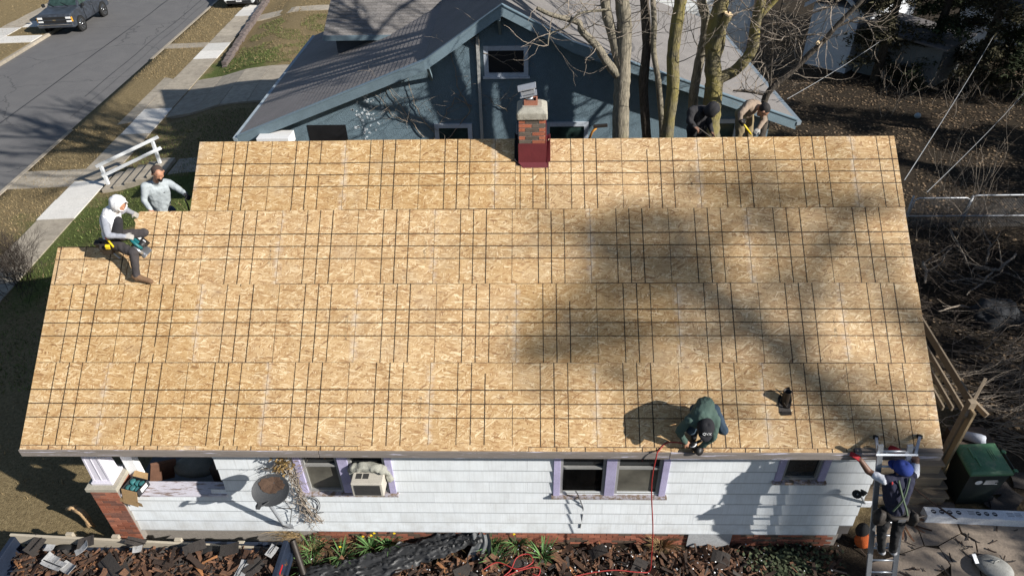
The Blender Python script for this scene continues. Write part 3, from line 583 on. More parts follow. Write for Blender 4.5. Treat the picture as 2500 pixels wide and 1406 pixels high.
# ---- plumbing vent with torn lead flashing
PIPE = mat('black_iron_pipe', (.03, .024, .02), .5, 14, .4, .003, metal=.3); pb = Vector((2.715, .501, EZ + .396))
vent = build('vent_pipe', MB().lathe([(.056, -.06), (.056, .23), (.058, .235), (.050, .235), (.049, .05)], 22, Matrix.Translation(pb), cap=False), PIPE, house, True)
q = MB(); n = 12
for i in range(n):
    a = 2 * math.pi * i / n; up = (.05, .10, .17, .12, .03, .02, .02, .05, .16, .1, .04, .03)[i]; r0, r1 = .066, .10
    q.v += [pb + Vector((r0 * math.cos(a), r0 * math.sin(a), r0 * math.sin(a) * .79 + .02)), pb + Vector((r1 * math.cos(a), r1 * math.sin(a), r1 * math.sin(a) * .79 + up))]
q.f = [(2 * i, 2 * ((i + 1) % n), 2 * ((i + 1) % n) + 1, 2 * i + 1) for i in range(n) if i not in (3, 7)]; q.m = [0] * len(q.f)
o = build('torn_flashing', q, PIPE, vent); b = o.modifiers.new('t', 'SOLIDIFY'); b.thickness = .005
q = MB(); a = .09; q.prism([rp(2.715 - a, .50, .015), rp(2.715 + a * .9, .50, .015), rp(2.715 + a * .8, .64, .012), rp(2.715 - a, .66, .012)], Vector((0, -.6, .8)) * .004)
q.prism([rp(2.715 - .06, .455, .02), rp(2.715 + .07, .46, .05), rp(2.715 + .07, .51, .06), rp(2.715 - .065, .51, .04)], Vector((0, -.6, .8)) * .004)
build('flashing_skirt', q, PIPE, vent)
# ================================================================== the blue-grey bungalow next door
STUC = mat('blue_grey_stucco', (.135, .195, .235), .9, 5, .14, .02); BLUEP = mat('blue_grey_paint', (.17, .235, .275), .7, 4, .16, .004, col2=(.33, .40, .44), split=.72, soft=.08)
def shingle_mat(nm, c, rows=None):
    m, nt, bs = newmat(nm); vec = coords(nt, rand=False); col = ramp(nt, [(.3, tuple(x * .75 for x in c)), (.7, tuple(x * 1.25 for x in c))], tex(nt, vec, 1.3, 4)).outputs[0]
    col = mix(nt, .6, col, ramp(nt, [(.3, tuple(x * .5 for x in c)), (.7, tuple(x * 1.45 for x in c))], tex(nt, vec, 55, 3)).outputs[0])
    oi = nd(nt, 'ShaderNodeObjectInfo'); hs = nd(nt, 'ShaderNodeHueSaturation'); nt.links.new(math_(nt, 'MULTIPLY_ADD', oi.outputs['Random'], .4, .8), hs.inputs['Value']); nt.links.new(col, hs.inputs['Color'])
    nt.links.new(hs.outputs[0], bs.inputs['Base Color']); bs.inputs['Roughness'].default_value = .95; bump(nt, bs, tex(nt, vec, 90, 2), .008, .8); return m
SHG = shingle_mat('grey_brown_asphalt_shingle', (.25, .23, .225)); SHG2 = shingle_mat('worn_asphalt_roofing', (.215, .20, .19))
nb = thing('blue_bungalow', 'blue-grey stucco bungalow with wide flared gable behind the white house', 'house', (-1.6, 16, 0))
NY, BY = 11.2, 9.6; back = Vector((-.25, BY, 0))
prof = [Vector((-9.17, NY, 2.85)), Vector((-3.72, NY, 4.90)), Vector((-1.657, NY, 6.25)), Vector((.2, NY, 5.30)), Vector((6.26, NY, 3.18))]
up = Vector((0, 0, 1))
for i, (nm, m_) in enumerate((('lower_left_slope', SHG), ('upper_left_slope', SHG), ('upper_right_slope', SHG2), ('lower_right_slope', SHG2))):
    a, b = prof[i], prof[i + 1]; q = MB(); q.prism([a, b, b - up * .14, a - up * .14], back); build(nm, q, m_, nb, wm=Matrix.Identity(4))
# every tab of the left slopes as its own thin wedge, joined: far too many to pick apart
for (a, b) in ((prof[0], prof[1]), (prof[1], prof[2])):
    q = MB(); sl = (b - a); ln = sl.length; sd_ = sl.normalized(); nrm = Vector((-sd_.z, 0, sd_.x)); nrow = int(ln / .145); bd = back.normalized(); ntab = int(BY / .305)
    for r in range(nrow):
        for k in range(ntab + 1):
            w0 = k * .305 + (.15 if r % 2 else 0) - .15 + random.uniform(-.005, .005); w1 = w0 + .297
            w0, w1 = max(w0, 0), min(w1, BY)
            if w1 - w0 < .03: continue
            p = a + sd_ * (r * .145); n0 = nrm * .012; n1 = nrm * .003; e = sd_ * .15
            q.add([p + bd * w0 + n0, p + bd * w1 + n0, p + e + bd * w1 + n1, p + e + bd * w0 + n1, p + bd * w0 - nrm * .003, p + bd * w1 - nrm * .003], [(0, 3, 2, 1), (4, 0, 1, 5)])
    tag(build('shingle_field', q, SHG, nb, wm=Matrix.Identity(4)), kind='stuff')
# gable wall, bargeboards, gutters
GY = NY + .55; inn = [p + Vector((0, .55, -.14)) for p in prof]
q = MB(); q.prism([Vector((-8.5, GY, 0)), Vector((5.75, GY, 0)), Vector((5.75, GY, inn[4].z + .1)), inn[3], inn[2], inn[1], Vector((-8.5, GY, inn[0].z + .2))], (0, .25, 0)); build('gable_wall', q, STUC, nb, wm=Matrix.Identity(4))
q = MB(); q.box(5.5, 5.75, GY + .26, NY + BY, 0, 3.0); q.box(-6.3, -6.05, GY + .26, NY + BY, 0, 3.3); build('side_walls', q, STUC, nb, wm=Matrix.Identity(4))
for i in range(4):
    a, b = prof[i], prof[i + 1]; q = MB(); q.prism([a + Vector((0, -.03, .03)), b + Vector((0, -.03, .03)), b + Vector((0, -.03, -.24)), a + Vector((0, -.03, -.24))], (0, .04, 0)); build('bargeboard', q, BLUEP, nb)
    q = MB(); q.prism([a + Vector((0, -.05, .045)), b + Vector((0, -.05, .045)), b + Vector((0, -.05, .02)), a + Vector((0, -.05, .02))], (0, .15, 0)); build('drip_edge', q, mat('blue_metal_edge', (.22, .30, .35), .4, 6, .1, .001, metal=.3), nb)
GUT = mat('grey_gutter', (.36, .42, .46), .5, 6, .15, .002, metal=.3)
for p, sg in ((prof[0], -1), (prof[4], 1)):
    q = MB(); x0 = p.x + sg * .005; q.prism([(x0, NY - .05, p.z - .02), (x0 + sg * .11, NY - .05, p.z - .0), (x0 + sg * .115, NY - .05, p.z + .0), (x0 + sg * .10, NY - .05, p.z - .1), (x0, NY - .05, p.z - .12)], back * 1.01); build('gutter', q, GUT, nb)
for u, v, s_ in ((1045, 160, .55), (1218, 42, .5)):
    c = W(u, v, NY + .1); q = MB(); q.beam(c + Vector((0, -.12, 0)), c + Vector((0, .5, -.05)), .09, .1); q.beam(c + Vector((0, -.05, -.05)), c + Vector((0, .48, -.55)), .07, .08); build('knee_brace', q, BLUEP, nb)
p = W(1165, 90, GY - .05); q = MB(); q.box(p.x - .04, p.x + .04, GY - .09, GY - .01, 0, p.z); build('downspout', q, mat('old_white_metal', (.52, .52, .50), .5, 5, .2, .003, col2=(.25, .2, .16), split=.72, soft=.05), nb)
WTR = mat('faded_white_trim', (.50, .55, .62), .7, 6, .12, .003); GLZ = glass_mat('greenish_pane', (.03, .055, .05), .06)
def nwin(x0, x1, z0, z1, pane, bar=True):
    w_ = build('window', MB().box(x0 + .1, x1 - .1, GY - .02, GY + .02, z0 + .1, z1 - .1), pane, nb); t = .12
    for a, b, c, d in ((x0, x0 + t, z0, z1), (x1 - t, x1, z0, z1), (x0 + t, x1 - t, z1 - t, z1), (x0 + t, x1 - t, z0, z0 + t * .8)): build('frame', MB().box(a, b, GY - .06, GY + .01, c, d), WTR, w_)
    build('sill', MB().box(x0 - .04, x1 + .04, GY - .1, GY - .005, z0 - .05, z0 - .002), WTR, w_)
    if bar: build('sash', MB().box(x0 + t, x1 - t, GY - .035, GY - .021, (z0 + z1) / 2 - .03, (z0 + z1) / 2 + .03), WTR, w_)
a, b = W(1180, 112, GY), W(1290, 185, GY); nwin(a.x, b.x, b.z, a.z, mat('black_void', (.006, .006, .008), .6, 5, .2, 0), False)
for u0, u1, v in ((1060, 1152, 302), (1332, 1437, 298), (1742, 1806, 290)): nwin(W(u0, v, GY).x, W(u1, v, GY).x, 1.6, W(u0, v, GY).z, GLZ)
nwin(-1.35, -.52, 1.6, 2.95, GLZ)
a, b = W(752, 318, GY), W(846, 318, GY); q = MB(); q.box(a.x, b.x, GY - .012, GY + .02, .4, a.z + .15); build('dark_opening', q, MATS['black_void'], nb)
c = W(672, 334, NY - .1); q = MB(); q.box(c.x - .45, c.x + .45, NY - .35, NY + .2, c.z - .22, c.z + .06); tag(build('porch_awning', q, mat('bright_white_trim', (.8, .8, .8)), nb, bevel=.01), 'white boxy porch cap')
for k in range(60):   # flaked paint specks
    u = random.gauss(880, 14) + (k % 4) * 8; v = 215 + k * 2.0 + random.gauss(0, 8); p = W(u, v, GY)
    if k == 0: q = MB()
    q.obox(p - Vector((0, .006, 0)), (random.uniform(.02, .09), .004, random.uniform(.02, .07)), (0, random.uniform(0, 3), 0))
tag(build('paint_flakes', q, mat('pale_flake', (.6, .66, .7), .8), nb), kind='stuff')
# cross dormer with separate shingle tabs
DY = 15.6; e0, e1 = W(788, 90, DY), W(1185, 90, DY); dz = e0.z; sl = R(24); DL = 4.2
dm = build('dormer', MB().prism([e0, Vector((e1.x, DY, dz)), Vector((e1.x, DY, dz - .1)), Vector((e0.x, DY, dz - .1))], Vector((0, math.cos(sl), math.sin(sl))) * DL), SHG2, nb, wm=Matrix.Identity(4))
q = MB(); q.prism([(e0.x + .3, DY + .35, dz - .05), (e1.x, DY + .35, dz - .05), (e1.x, DY + .35, dz - 1.6), (e0.x + .3, DY + .35, dz - 1.6)], (0, 3, 0)); build('dormer_wall', q, mat('slate_blue_siding', (.05, .06, .075), .85, 4, .2, .004), dm)
build('dormer_fascia', MB().box(e0.x, e1.x, DY - .03, DY + .01, dz - .13, dz + .025), BLUEP, dm)
tm = MB().add([(0, 0, .014), (.31, 0, .014), (.31, .15, .004), (0, .15, .004), (0, 0, -.002), (.31, 0, -.002), (.31, .15, -.002), (0, .15, -.002)], [(0, 1, 2, 3), (4, 5, 1, 0), (5, 6, 2, 1), (7, 4, 0, 3)]).mesh('shingle', SHG2)
T0 = Matrix.Rotation(sl, 4, 'X')
for r in range(17):
    n = int((e1.x - e0.x) / .318)
    for k in range(n): inst('shingle', tm, dm, Matrix.Translation(Vector((e0.x + k * .318 + (.159 if r % 2 else 0), DY + .145 * r * math.cos(sl), dz + .145 * r * math.sin(sl) + .004))) @ T0)
# ---- farther buildings
WSID = mat('white_lap_siding', (.70, .72, .72), .6, 4, .08, .003)
wh = thing('white_lap_house', 'white lap-sided house wall beyond the bungalow roof', 'house', (8, 28, 0))
q = MB(); x1 = W(1826, 60, 26).x; q.box(x1 - 6, x1 - .02, 26.02, 33, -.3, 5.2); build('wall_core', q, WSID, wh)
for i in range(26): build('siding_board', MB().add([(x1 - 6, 25.985, -.2 + .2 * i), (x1, 25.985, -.2 + .2 * i), (x1, 26.015, -.2 + .2 * i), (x1 - 6, 26.015, -.2 + .2 * i), (x1 - 6, 26.005, .003 + .2 * i), (x1, 26.005, .003 + .2 * i), (x1, 26.016, .003 + .2 * i), (x1 - 6, 26.016, .003 + .2 * i)], [(3, 2, 1, 0), (4, 5, 6, 7), (0, 1, 5, 4), (1, 2, 6, 5), (2, 3, 7, 6), (3, 0, 4, 7)]), WSID, wh)
build('corner_board', MB().box(x1 - .01, x1 + .1, 25.96, 26.08, -.3, 5.2), WTR, wh); q = MB(); q.prism([(x1 - 6.3, 25.7, 5.0), (x1 + .4, 25.7, 5.0), (x1 + .4, 29.5, 7.4), (x1 - 6.3, 29.5, 7.4)], (0, 0, .12)); build('roof', q, SHG2, wh)
WP = mat('white_garage_paint', (.70, .74, .80), .7, 3, .1, .004, col2=(.45, .46, .48), split=.72, soft=.06)
gr = thing('white_garage', 'white garage with dark roof standing past the dead sapling', 'garage', (12.6, 26, 0))
q = MB(); f0, f1 = G(1958, 150, 0), G(2062, 176, 0)
ax = (f1 - f0); ax.z = 0; L_ = ax.length; ax.normalize(); ay = Vector((-ax.y, ax.x, 0))
TT = Matrix((( ax.x, ay.x, 0, f0.x), (ax.y, ay.y, 0, f0.y), (0, 0, 1, -.3), (0, 0, 0, 1)))
q.box(0, L_, 0, 6, 0, 2.9, T=TT); build('wall', q, WP, gr, wm=Matrix.Identity(4))
build('corner_board', MB().box(-.02, .1, -.03, .0, 0, 2.9, T=TT), WTR, gr); build('corner_board', MB().box(L_ - .1, L_ + .02, -.03, 0, 0, 2.9, T=TT), WTR, gr)
for sg in (0, 1):
    q = MB(); a = [(-.3, -.35, 2.8), (L_ / 2, -.35, 3.7), (L_ / 2, 6.3, 3.7), (-.3, 6.3, 2.8)] if sg == 0 else [(L_ / 2, -.35, 3.7), (L_ + .3, -.35, 2.8), (L_ + .3, 6.3, 2.8), (L_ / 2, 6.3, 3.7)]
    q.prism([TT @ Vector(p) for p in a], (0, 0, .1)); build('roof_slope', q, mat('black_roofing', (.03, .028, .03), .9, 3, .3, .006), gr)
q = MB(); q.prism([TT @ Vector(p) for p in ((-.3, -.37, 2.72), (L_ / 2, -.37, 3.62), (L_ + .3, -.37, 2.72), (L_ + .3, -.37, 2.9), (L_ / 2, -.37, 3.82), (-.3, -.37, 2.9))], TT.to_3x3() @ Vector((0, .04, 0))); build('bargeboard', q, WTR, gr)
ls = thing('grey_lean_to', 'low grey lap-sided shed roof beside the white garage', 'shed', (15, 25, 0))
q = MB(); q.box(0, 3.4, 0, 2.6, 0, 1.9, T=TT @ Matrix.Translation((L_ + .1, .5, 0))); build('wall', q, mat('grey_green_siding', (.17, .18, .18), .8, 3, .15, .004), ls)
q = MB(); q.prism([TT @ Vector(p) for p in ((L_ + .05, .2, 2.25), (L_ + 3.7, .2, 1.95), (L_ + 3.7, 3.3, 1.95), (L_ + .05, 3.3, 2.25))], (0, 0, .08)); build('roof_slope', q, mat('ribbed_grey_roof', (.14, .13, .13), .8, 3, .2, .004), ls)
# ================================================================== trees, shrubs and brush
def bark_mat(nm, c, moss=None, k=.5):
    m, nt, bs = newmat(nm); vec = coords(nt, (1, 1, .22)); n = tex(nt, vec, 26, 4, .65)
    col = ramp(nt, [(.3, tuple(x * .5 for x in c)), (.7, tuple(x * 1.3 for x in c))], n).outputs[0]
    if moss: col = mix(nt, ramp(nt, [(k - .08, (0,) * 3), (k + .12, (.9,) * 3)], tex(nt, coords(nt), 2.2, 4, .7)).outputs[0], col, moss)
    nt.links.new(col, bs.inputs['Base Color']); bs.inputs['Roughness'].default_value = .95; bs.inputs['Specular IOR Level'].default_value = .15; bump(nt, bs, n, .03, .9); return m
BARK = bark_mat('pale_bark', (.27, .24, .185), (.25, .225, .14), .64); MOSS = bark_mat('mossy_bark', (.19, .165, .11), (.26, .22, .08), .48); DBARK = bark_mat('dark_bark', (.10, .085, .07)); TWIG = bark_mat('pale_twig', (.32, .27, .22)); SAWN = mat('fresh_sawn_wood', (.72, .55, .34), .8, 12, .12, .003); DTWIG = bark_mat('dark_twig', (.055, .045, .038))
def wander(p, d, ln, n, amt, lift=0.0):
    pts = [p.copy()]; d = d.normalized()
    for i in range(n):
        d = (d + Vector((random.gauss(0, amt), random.gauss(0, amt), random.gauss(0, amt) + lift))).normalized(); p = p + d * (ln / n); pts.append(p.copy())
    return pts, d
def grow(mb, p, d, r, ln, depth, spread=.55, lift=.06, n=None, kids=3, amt=.13, rmin=.004):
    pts, de = wander(p, d, ln, 4, amt, lift); mb.tube(pts, [max(rmin, r * (1 - .42 * i / 4)) for i in range(5)], n or (6 if r > .03 else 4 if r > .012 else 3), cap=False)
    if depth <= 0: return
    for k in range(kids):
        i = random.choice((2, 3, 4)) if k else 4; q = pts[i]; dd = (pts[i] - pts[i - 1]).normalized()
        sd_ = Vector((random.gauss(0, 1), random.gauss(0, 1), random.gauss(0, .6))); sd_ = (sd_ - dd * sd_.dot(dd)).normalized()
        sp = spread * (random.uniform(.5, 1.3) if k else .35); grow(mb, q, (dd + sd_ * sp).normalized(), r * (.62 if k == 0 else random.uniform(.35, .55)), ln * random.uniform(.6, .85), depth - 1, spread, lift, None, kids, amt, rmin)
def high(mb, p, d, r, ln, depth):
    """upper crown above the picture: long bare limbs forking in two"""
    pts, de = wander(p, d, ln, 5, .10, .05); mb.tube(pts, [max(.012, r * (1 - .3 * i / 5)) for i in range(6)], 7 if r > .04 else 4, cap=False)
    if depth <= 0: return
    for k in range(2 if random.random() < .75 else 3):
        dd = (pts[-1] - pts[-2]).normalized(); sd_ = Vector((random.gauss(0, 1), random.gauss(0, 1), random.gauss(0, .4))); sd_ = (sd_ - dd * sd_.dot(dd)).normalized(); high(mb, pts[-1 - (k > 0)], (dd + sd_ * random.uniform(.25, .75)).normalized(), r * random.uniform(.66, .84), ln * random.uniform(.65, .9), depth - 1)
def limb(mb, pts, r0, r1, n=12, y=9.8, wob=.02):
    P = [W(u, v, y + (o[0] if o else 0)) for u, v, *o in pts]; out = []; rr = []
    for i in range(len(P) - 1):       # smooth the traced limb and roughen its girth
        a, b, c, d = P[max(i - 1, 0)], P[i], P[i + 1], P[min(i + 2, len(P) - 1)]
        for k in range(5):
            t = k / 5; out.append(.5 * ((2 * b) + (c - a) * t + (2 * a - 5 * b + 4 * c - d) * t * t + (3 * b - a - 3 * c + d) * t ** 3))
    out.append(P[-1])
    for i in range(len(out)): t = i / (len(out) - 1); rr.append((r0 + (r1 - r0) * t) * (1 + random.uniform(-.07, .07)))
    mb.tube(out, rr, n); return out, rr
def yard_tree(label, limbs, mt, twigs=10, crown=None, y=9.8, cat='tree', seed=1, sawn=()):
    random.seed(seed); base = W(limbs[0][0][0][0], limbs[0][0][0][1], y); base.z = 0; t = thing('bare_tree', label, cat, base, 'bare trees between the two houses')
    tr, cr = MB(), MB()
    for i, (pts, r0, r1) in enumerate(limbs):
        out, rr = limb(tr, pts, r0, r1, 14 if r0 > .12 else 9, y)
        if i == 0: b0 = out[0]; tr.tube([Vector((b0.x, b0.y, -.1)), Vector((b0.x, b0.y, b0.z * .5)), b0], [r0 * 1.35, r0 * 1.1, rr[0]], 14)
        top = out[-1]; d = (out[-1] - out[-3]).normalized()
        if pts[-1][1] < 8: high(cr, top - d * .1, (d + Vector((0, 0, .6))).normalized(), rr[-1], 2.7, 4)
        for k in range(twigs):
            j = random.randrange(len(out) // 3, len(out)); sd_ = Vector((random.gauss(0, 1), random.gauss(0, .7) - .2, random.gauss(.3, .6))).normalized(); grow(cr, out[j], sd_, random.uniform(.007, .016), random.uniform(.3, .8), 2, .7, .05, 3, 2, .2, .003)
    build('trunk', tr, mt, t, True, wm=Matrix.Identity(4)); build('crown', cr, TWIG, t, False, wm=Matrix.Identity(4))
    for c, d, r in sawn:
        x, yy, z = frame(d); q = MB(); q.tube([c - z * .02, c + z * .012], r, 14); build('sawn_end', q, SAWN, t)
    return t
yard_tree('pale grey tree with a forked trunk right behind the chimney', [
    ([(1515, 338), (1516, 260), (1519, 199), (1521, 153), (1524, 61), (1518, 0), (1512, -40)], .215, .15),
    ([(1518, 175), (1510, 140), (1498, 95), (1481, 31), (1476, -30)], .14, .11), ([(1508, 182, -.05), (1480, 150, -.1), (1457, 113, -.15), (1420, 76, -.2), (1411, 55, -.2), (1347, 37, -.3), (1310, 20, -.3)], .12, .04),
    ([(1487, 20, -.1), (1469, 26, -.15), (1414, 34, -.3), (1383, 67, -.35), (1344, 83, -.4), (1338, 112, -.45)], .035, .012)], BARK, 11, seed=3)
yard_tree('thin dark straight tree between the forked tree and the mossy pole', [([(1579, 338), (1571, 214), (1577, 140), (1579, 92), (1573, 0), (1570, -30)], .125, .10)], DBARK, 6, y=10.3, seed=4)
yard_tree('thinnest wavy grey tree leaning beside the mossy pole', [([(1617, 338), (1616, 306), (1607, 199), (1596, 128), (1597, 60), (1594, 0), (1592, -30)], .08, .06)], BARK, 6, y=10.1, seed=5)
yard_tree('tall yellow mossy tree left of the worker in black', [([(1628, 338), (1636, 270), (1643, 214), (1643, 138), (1650, 76), (1662, 0), (1668, -30)], .155, .135)], MOSS, 10, y=9.6, seed=6)
yard_tree('grey tree rising behind the worker in the black hood', [([(1694, 338), (1692, 250), (1701, 183), (1712, 130), (1720, 92), (1722, 45), (1712, 0), (1708, -20)], .13, .10), ([(1712, 120), (1735, 70), (1760, 20), (1775, -20)], .07, .05)], BARK, 8, y=10.2, seed=7)
c = W(1779, 35, 9.55)
yard_tree('largest mossy tree with a thick limb sweeping right', [([(1733, 338), (1735, 290), (1741, 232), (1743, 195), (1740, 160), (1744, 76), (1763, 0), (1770, -30)], .25, .15), ([(1742, 205), (1760, 190), (1796, 171), (1836, 122), (1844, 61), (1857, 10), (1866, -30)], .15, .10),
    ([(1742, 120, -.1), (1760, 75, -.15), (1779, 35, -.25)], .12, .095), ([(1842, 60), (1870, 25), (1905, -10)], .07, .05), ([(1745, 160), (1762, 110), (1766, 50), (1775, -10)], .08, .06)], MOSS, 7, seed=8, sawn=[(c, W(1779, 35, 9.55) - W(1760, 75, 9.65), .1)])
yard_tree('dark leaning sapling with bare twigs above the worker in tan', [([(1867, 300), (1867, 245), (1892, 208), (1938, 171), (1971, 138), (2011, 101), (2045, 61), (2100, 6), (2120, -20)], .085, .045), ([(1880, 225), (1884, 150), (1895, 75), (1912, 0)], .03, .018), ([(1990, 85, -.2), (1930, 88, -.2), (1868, 86, -.2)], .022, .012), ([(1902, 62, -.1), (1960, 40, -.1), (2020, 20, -.1), (2060, -5)], .022, .014), ([(2040, 68), (2070, 55), (2095, 43)], .03, .02), ([(1870, 232), (1830, 225), (1790, 222)], .035, .02), ([(1880, 215), (1872, 180), (1866, 150)], .022, .01)], DBARK, 11, y=9.4, seed=9, sawn=[(W(1997, 105, 9.3), Vector((.2, -1, .3)), .045)])
random.seed(21)
# dead vines on the bungalow's gable
vt = thing('dead_vines', 'dead leafless vine stems climbing the blue stucco gable', 'vine', W(1000, 330, GY))
for pts in ([(1035, 338), (985, 270), (945, 215), (915, 190)], [(1000, 300), (960, 285), (930, 240), (890, 225)], [(1060, 330), (1010, 255), (1000, 210), (985, 165)], [(1090, 340), (1150, 270), (1120, 220), (1105, 150), (1095, 100)], [(1155, 260), (1110, 240), (1075, 300), (1058, 340)], [(1150, 100), (1175, 60), (1130, 70)], [(1240, 270), (1200, 250), (1195, 235)], [(1180, 130), (1230, 150), (1260, 140)]):
    q = MB(); P = [W(u, v, GY - .03 - .04 * random.random()) for u, v in pts]; f = []
    for i in range(len(P) - 1):
        for k in range(6): f.append(P[i].lerp(P[i + 1], k / 6) + Vector((random.gauss(0, .02), 0, random.gauss(0, .02))))
    q.tube(f + [P[-1]], [.014 * (1 - .6 * i / len(f)) for i in range(len(f) + 1)], 4)
    for k in range(5): grow(q, random.choice(f), Vector((random.gauss(0, 1), -.2, random.gauss(.3, 1))), .006, .5, 1, .6, 0, 3, 2, .2, .003)
    build('stem', q, TWIG, vt)
# ---- evergreens of the back yard (dark needle sprays)
def needle_mat(nm, c):
    m, nt, bs = newmat(nm); oi = nd(nt, 'ShaderNodeObjectInfo'); g_ = nd(nt, 'ShaderNodeNewGeometry'); col = ramp(nt, [(0, tuple(x * .45 for x in c)), (1, tuple(x * 1.5 for x in c))], g_.outputs['Random Per Island']).outputs[0]
    nt.links.new(col, bs.inputs['Base Color']); bs.inputs['Roughness'].default_value = .85; bs.inputs['Specular IOR Level'].default_value = .2; return m
NEED = needle_mat('dark_needles', (.035, .045, .02)); NEEDB = needle_mat('brown_green_needles', (.055, .05, .028)); OAKL = needle_mat('dry_leaves', (.12, .075, .04))
def conifer(name, label, x, y, h, rad, n, mt, group, seed=0, z0=.6, frame_=True):
    random.seed(seed); z_ = ground_z(x, y); t = thing(name, label, 'tree', (x, y, z_), group); tr = MB().tube([(x, y, z_ - .2), (x, y, z_ + h * .5), (x + .1, y, z_ + h * .97)], [.22, .13, .02], 8); cr = MB()
    nb_ = int(h * 7); tips = []
    for i in range(nb_):
        f = (i + .5) / nb_; z = z_ + z0 + (h - z0) * f; L_ = rad * (1 - f) ** .75 * random.uniform(.55, 1.1) + .15; a = random.uniform(0, 6.283); d = Vector((math.cos(a), math.sin(a), random.uniform(-.25, .15)))
        pts, _ = wander(Vector((x, y, z)), d, L_, 5, .1, -.03); tr.tube(pts, [.03 * (1 - f * .6) * (1 - .15 * j) for j in range(6)], 4, cap=False); tips.append((pts, L_))
    v = []; F = []
    wts = [L_ for _, L_ in tips]
    for pts, L_ in random.choices(tips, wts, k=n):
        k = random.uniform(.25, 1) * 5; i = min(4, int(k)); p = pts[i].lerp(pts[i + 1], k - i) + Vector((random.gauss(0, .14), random.gauss(0, .14), random.gauss(-.04, .12)))
        d = Vector((random.gauss(0, 1), random.gauss(0, 1), random.gauss(-.3, .5))).normalized(); s = d.cross(Vector((random.gauss(0, 1), random.gauss(0, 1), 1))).normalized(); ln = random.uniform(.1, .26); wd = random.uniform(.02, .05); b = len(v)
        v += [p - s * wd, p + s * wd, p + d * ln]; F.append((b, b + 1, b + 2))
    cr.v = v; cr.f = F; cr.m = [0] * len(F); build('trunk', tr, DBARK, t, True, wm=Matrix.Identity(4)); build('crown', cr, mt, t, wm=Matrix.Identity(4)); return t
for i, (u, v, h, rd, n, lb) in enumerate(((2135, 195, 8.5, 2.0, 9000, 'dark evergreen tree standing closest to the white garage'), (2255, 185, 9.5, 2.4, 12000, 'second dark evergreen tree from the white garage'), (2370, 215, 9.0, 2.4, 12000, 'dark evergreen tree third from the garage, in front of the pale shed'), (2500, 230, 9.5, 2.6, 12000, 'dark evergreen tree at the right edge of the back yard'), (2330, 90, 11, 2.8, 9000, 'tall dark evergreen tree rising behind the others'))):
    p = G(u, v, 0); conifer('evergreen_tree', lb, p.x, p.y, h, rd, n, NEED if i % 2 else NEEDB, 'evergreen trees at the back of the yard', 40 + i)
# the belt of evergreens that goes on past the right edge of the picture and shades the back yard
for i, (x, y, h) in enumerate(((17.2, -3.6, 9.3), (17.6, -1.3, 8.6), (17.5, 1.2, 8.2), (18.2, 4.2, 8.6), (18.3, 6.6, 9.0), (19.3, 11.8, 8.8), (21, 14.5, 11), (24.5, 18.5, 12.5), (28, 23, 13))):
    conifer('evergreen_tree', ('dense evergreen tree at the front end of the side belt', 'dense evergreen tree second from the front end of the side belt', 'dense evergreen tree of the side belt nearest the patio', 'second dense evergreen tree of the side belt from the patio', 'third dense evergreen tree of the side belt from the patio', 'dense evergreen tree of the side belt level with the wire fence', 'evergreen tree of the side belt just beyond the wire fence', 'tall evergreen tree of the side belt beyond the ball', 'tallest evergreen tree at the far end of the side belt')[i], x, y, h, 2.5, 15000, NEED, 'evergreen belt along the right boundary', 60 + i, .3)
# ---- big street tree in front on the right: only its shade reaches the roof
random.seed(77); DS = 40
bt = thing('shade_tree', 'large spreading tree that shades the right half of the roof', 'tree', (41.5, -17.2, 0))
tr, cr = MB(), MB(); sh = lambda u, v, d=0: RF(u, v) - LD * (DS + d)
k1, k2 = sh(2120, 1062), sh(1790, 752); tr.tube([Vector((41.5, -17.2, -.3)), Vector((41, -16.5, 12)), k1, k2, sh(1620, 640)], [.55, .42, .24, .17, .07], 12)
tr.tube([k1.lerp(k2, .5), sh(1980, 620), sh(2080, 500)], [.13, .09, .04], 8); tr.tube([k1.lerp(k2, .8), sh(1700, 820), sh(1500, 800), sh(1330, 830)], [.12, .09, .06, .03], 8); tr.tube([sh(2300, 820), sh(2200, 770), sh(2140, 640)], [.06, .08, .04], 6); tr.tube([Vector((41, -16.5, 12)), sh(2360, 1000), sh(2230, 800)], [.2, .1, .06], 8)
blobs = [(1490, 640, .42, 240), (1590, 590, .42, 230), (1480, 710, .36, 170), (1560, 540, .34, 120), (1465, 570, .3, 90), (1450, 800, .36, 130), (1390, 780, .3, 95), (1330, 800, .3, 75), (1275, 860, .22, 50), (1370, 850, .3, 80), (1510, 830, .36, 120), (1600, 760, .36, 90), (1700, 560, .42, 110), (1640, 660, .4, 160), (1730, 640, .36, 80), (1750, 475, .4, 70), (1850, 480, .4, 70), (1950, 465, .4, 65), (2050, 500, .42, 80), (2150, 490, .34, 65), (1900, 545, .35, 50), (2000, 570, .4, 50), (1800, 740, .3, 40), (1690, 740, .3, 60), (2130, 620, .25, 45), (2210, 780, .25, 40), (1660, 420, .3, 30), (1850, 400, .3, 30), (1560, 880, .35, 50), (1700, 860, .3, 30), (1900, 680, .3, 25), (2030, 380, .3, 25), (1740, 980, .35, 30), (1950, 1040, .4, 35), (1820, 1010, .3, 25), (2170, 1000, .3, 20), (1600, 960, .3, 20)]
v = []; F = []
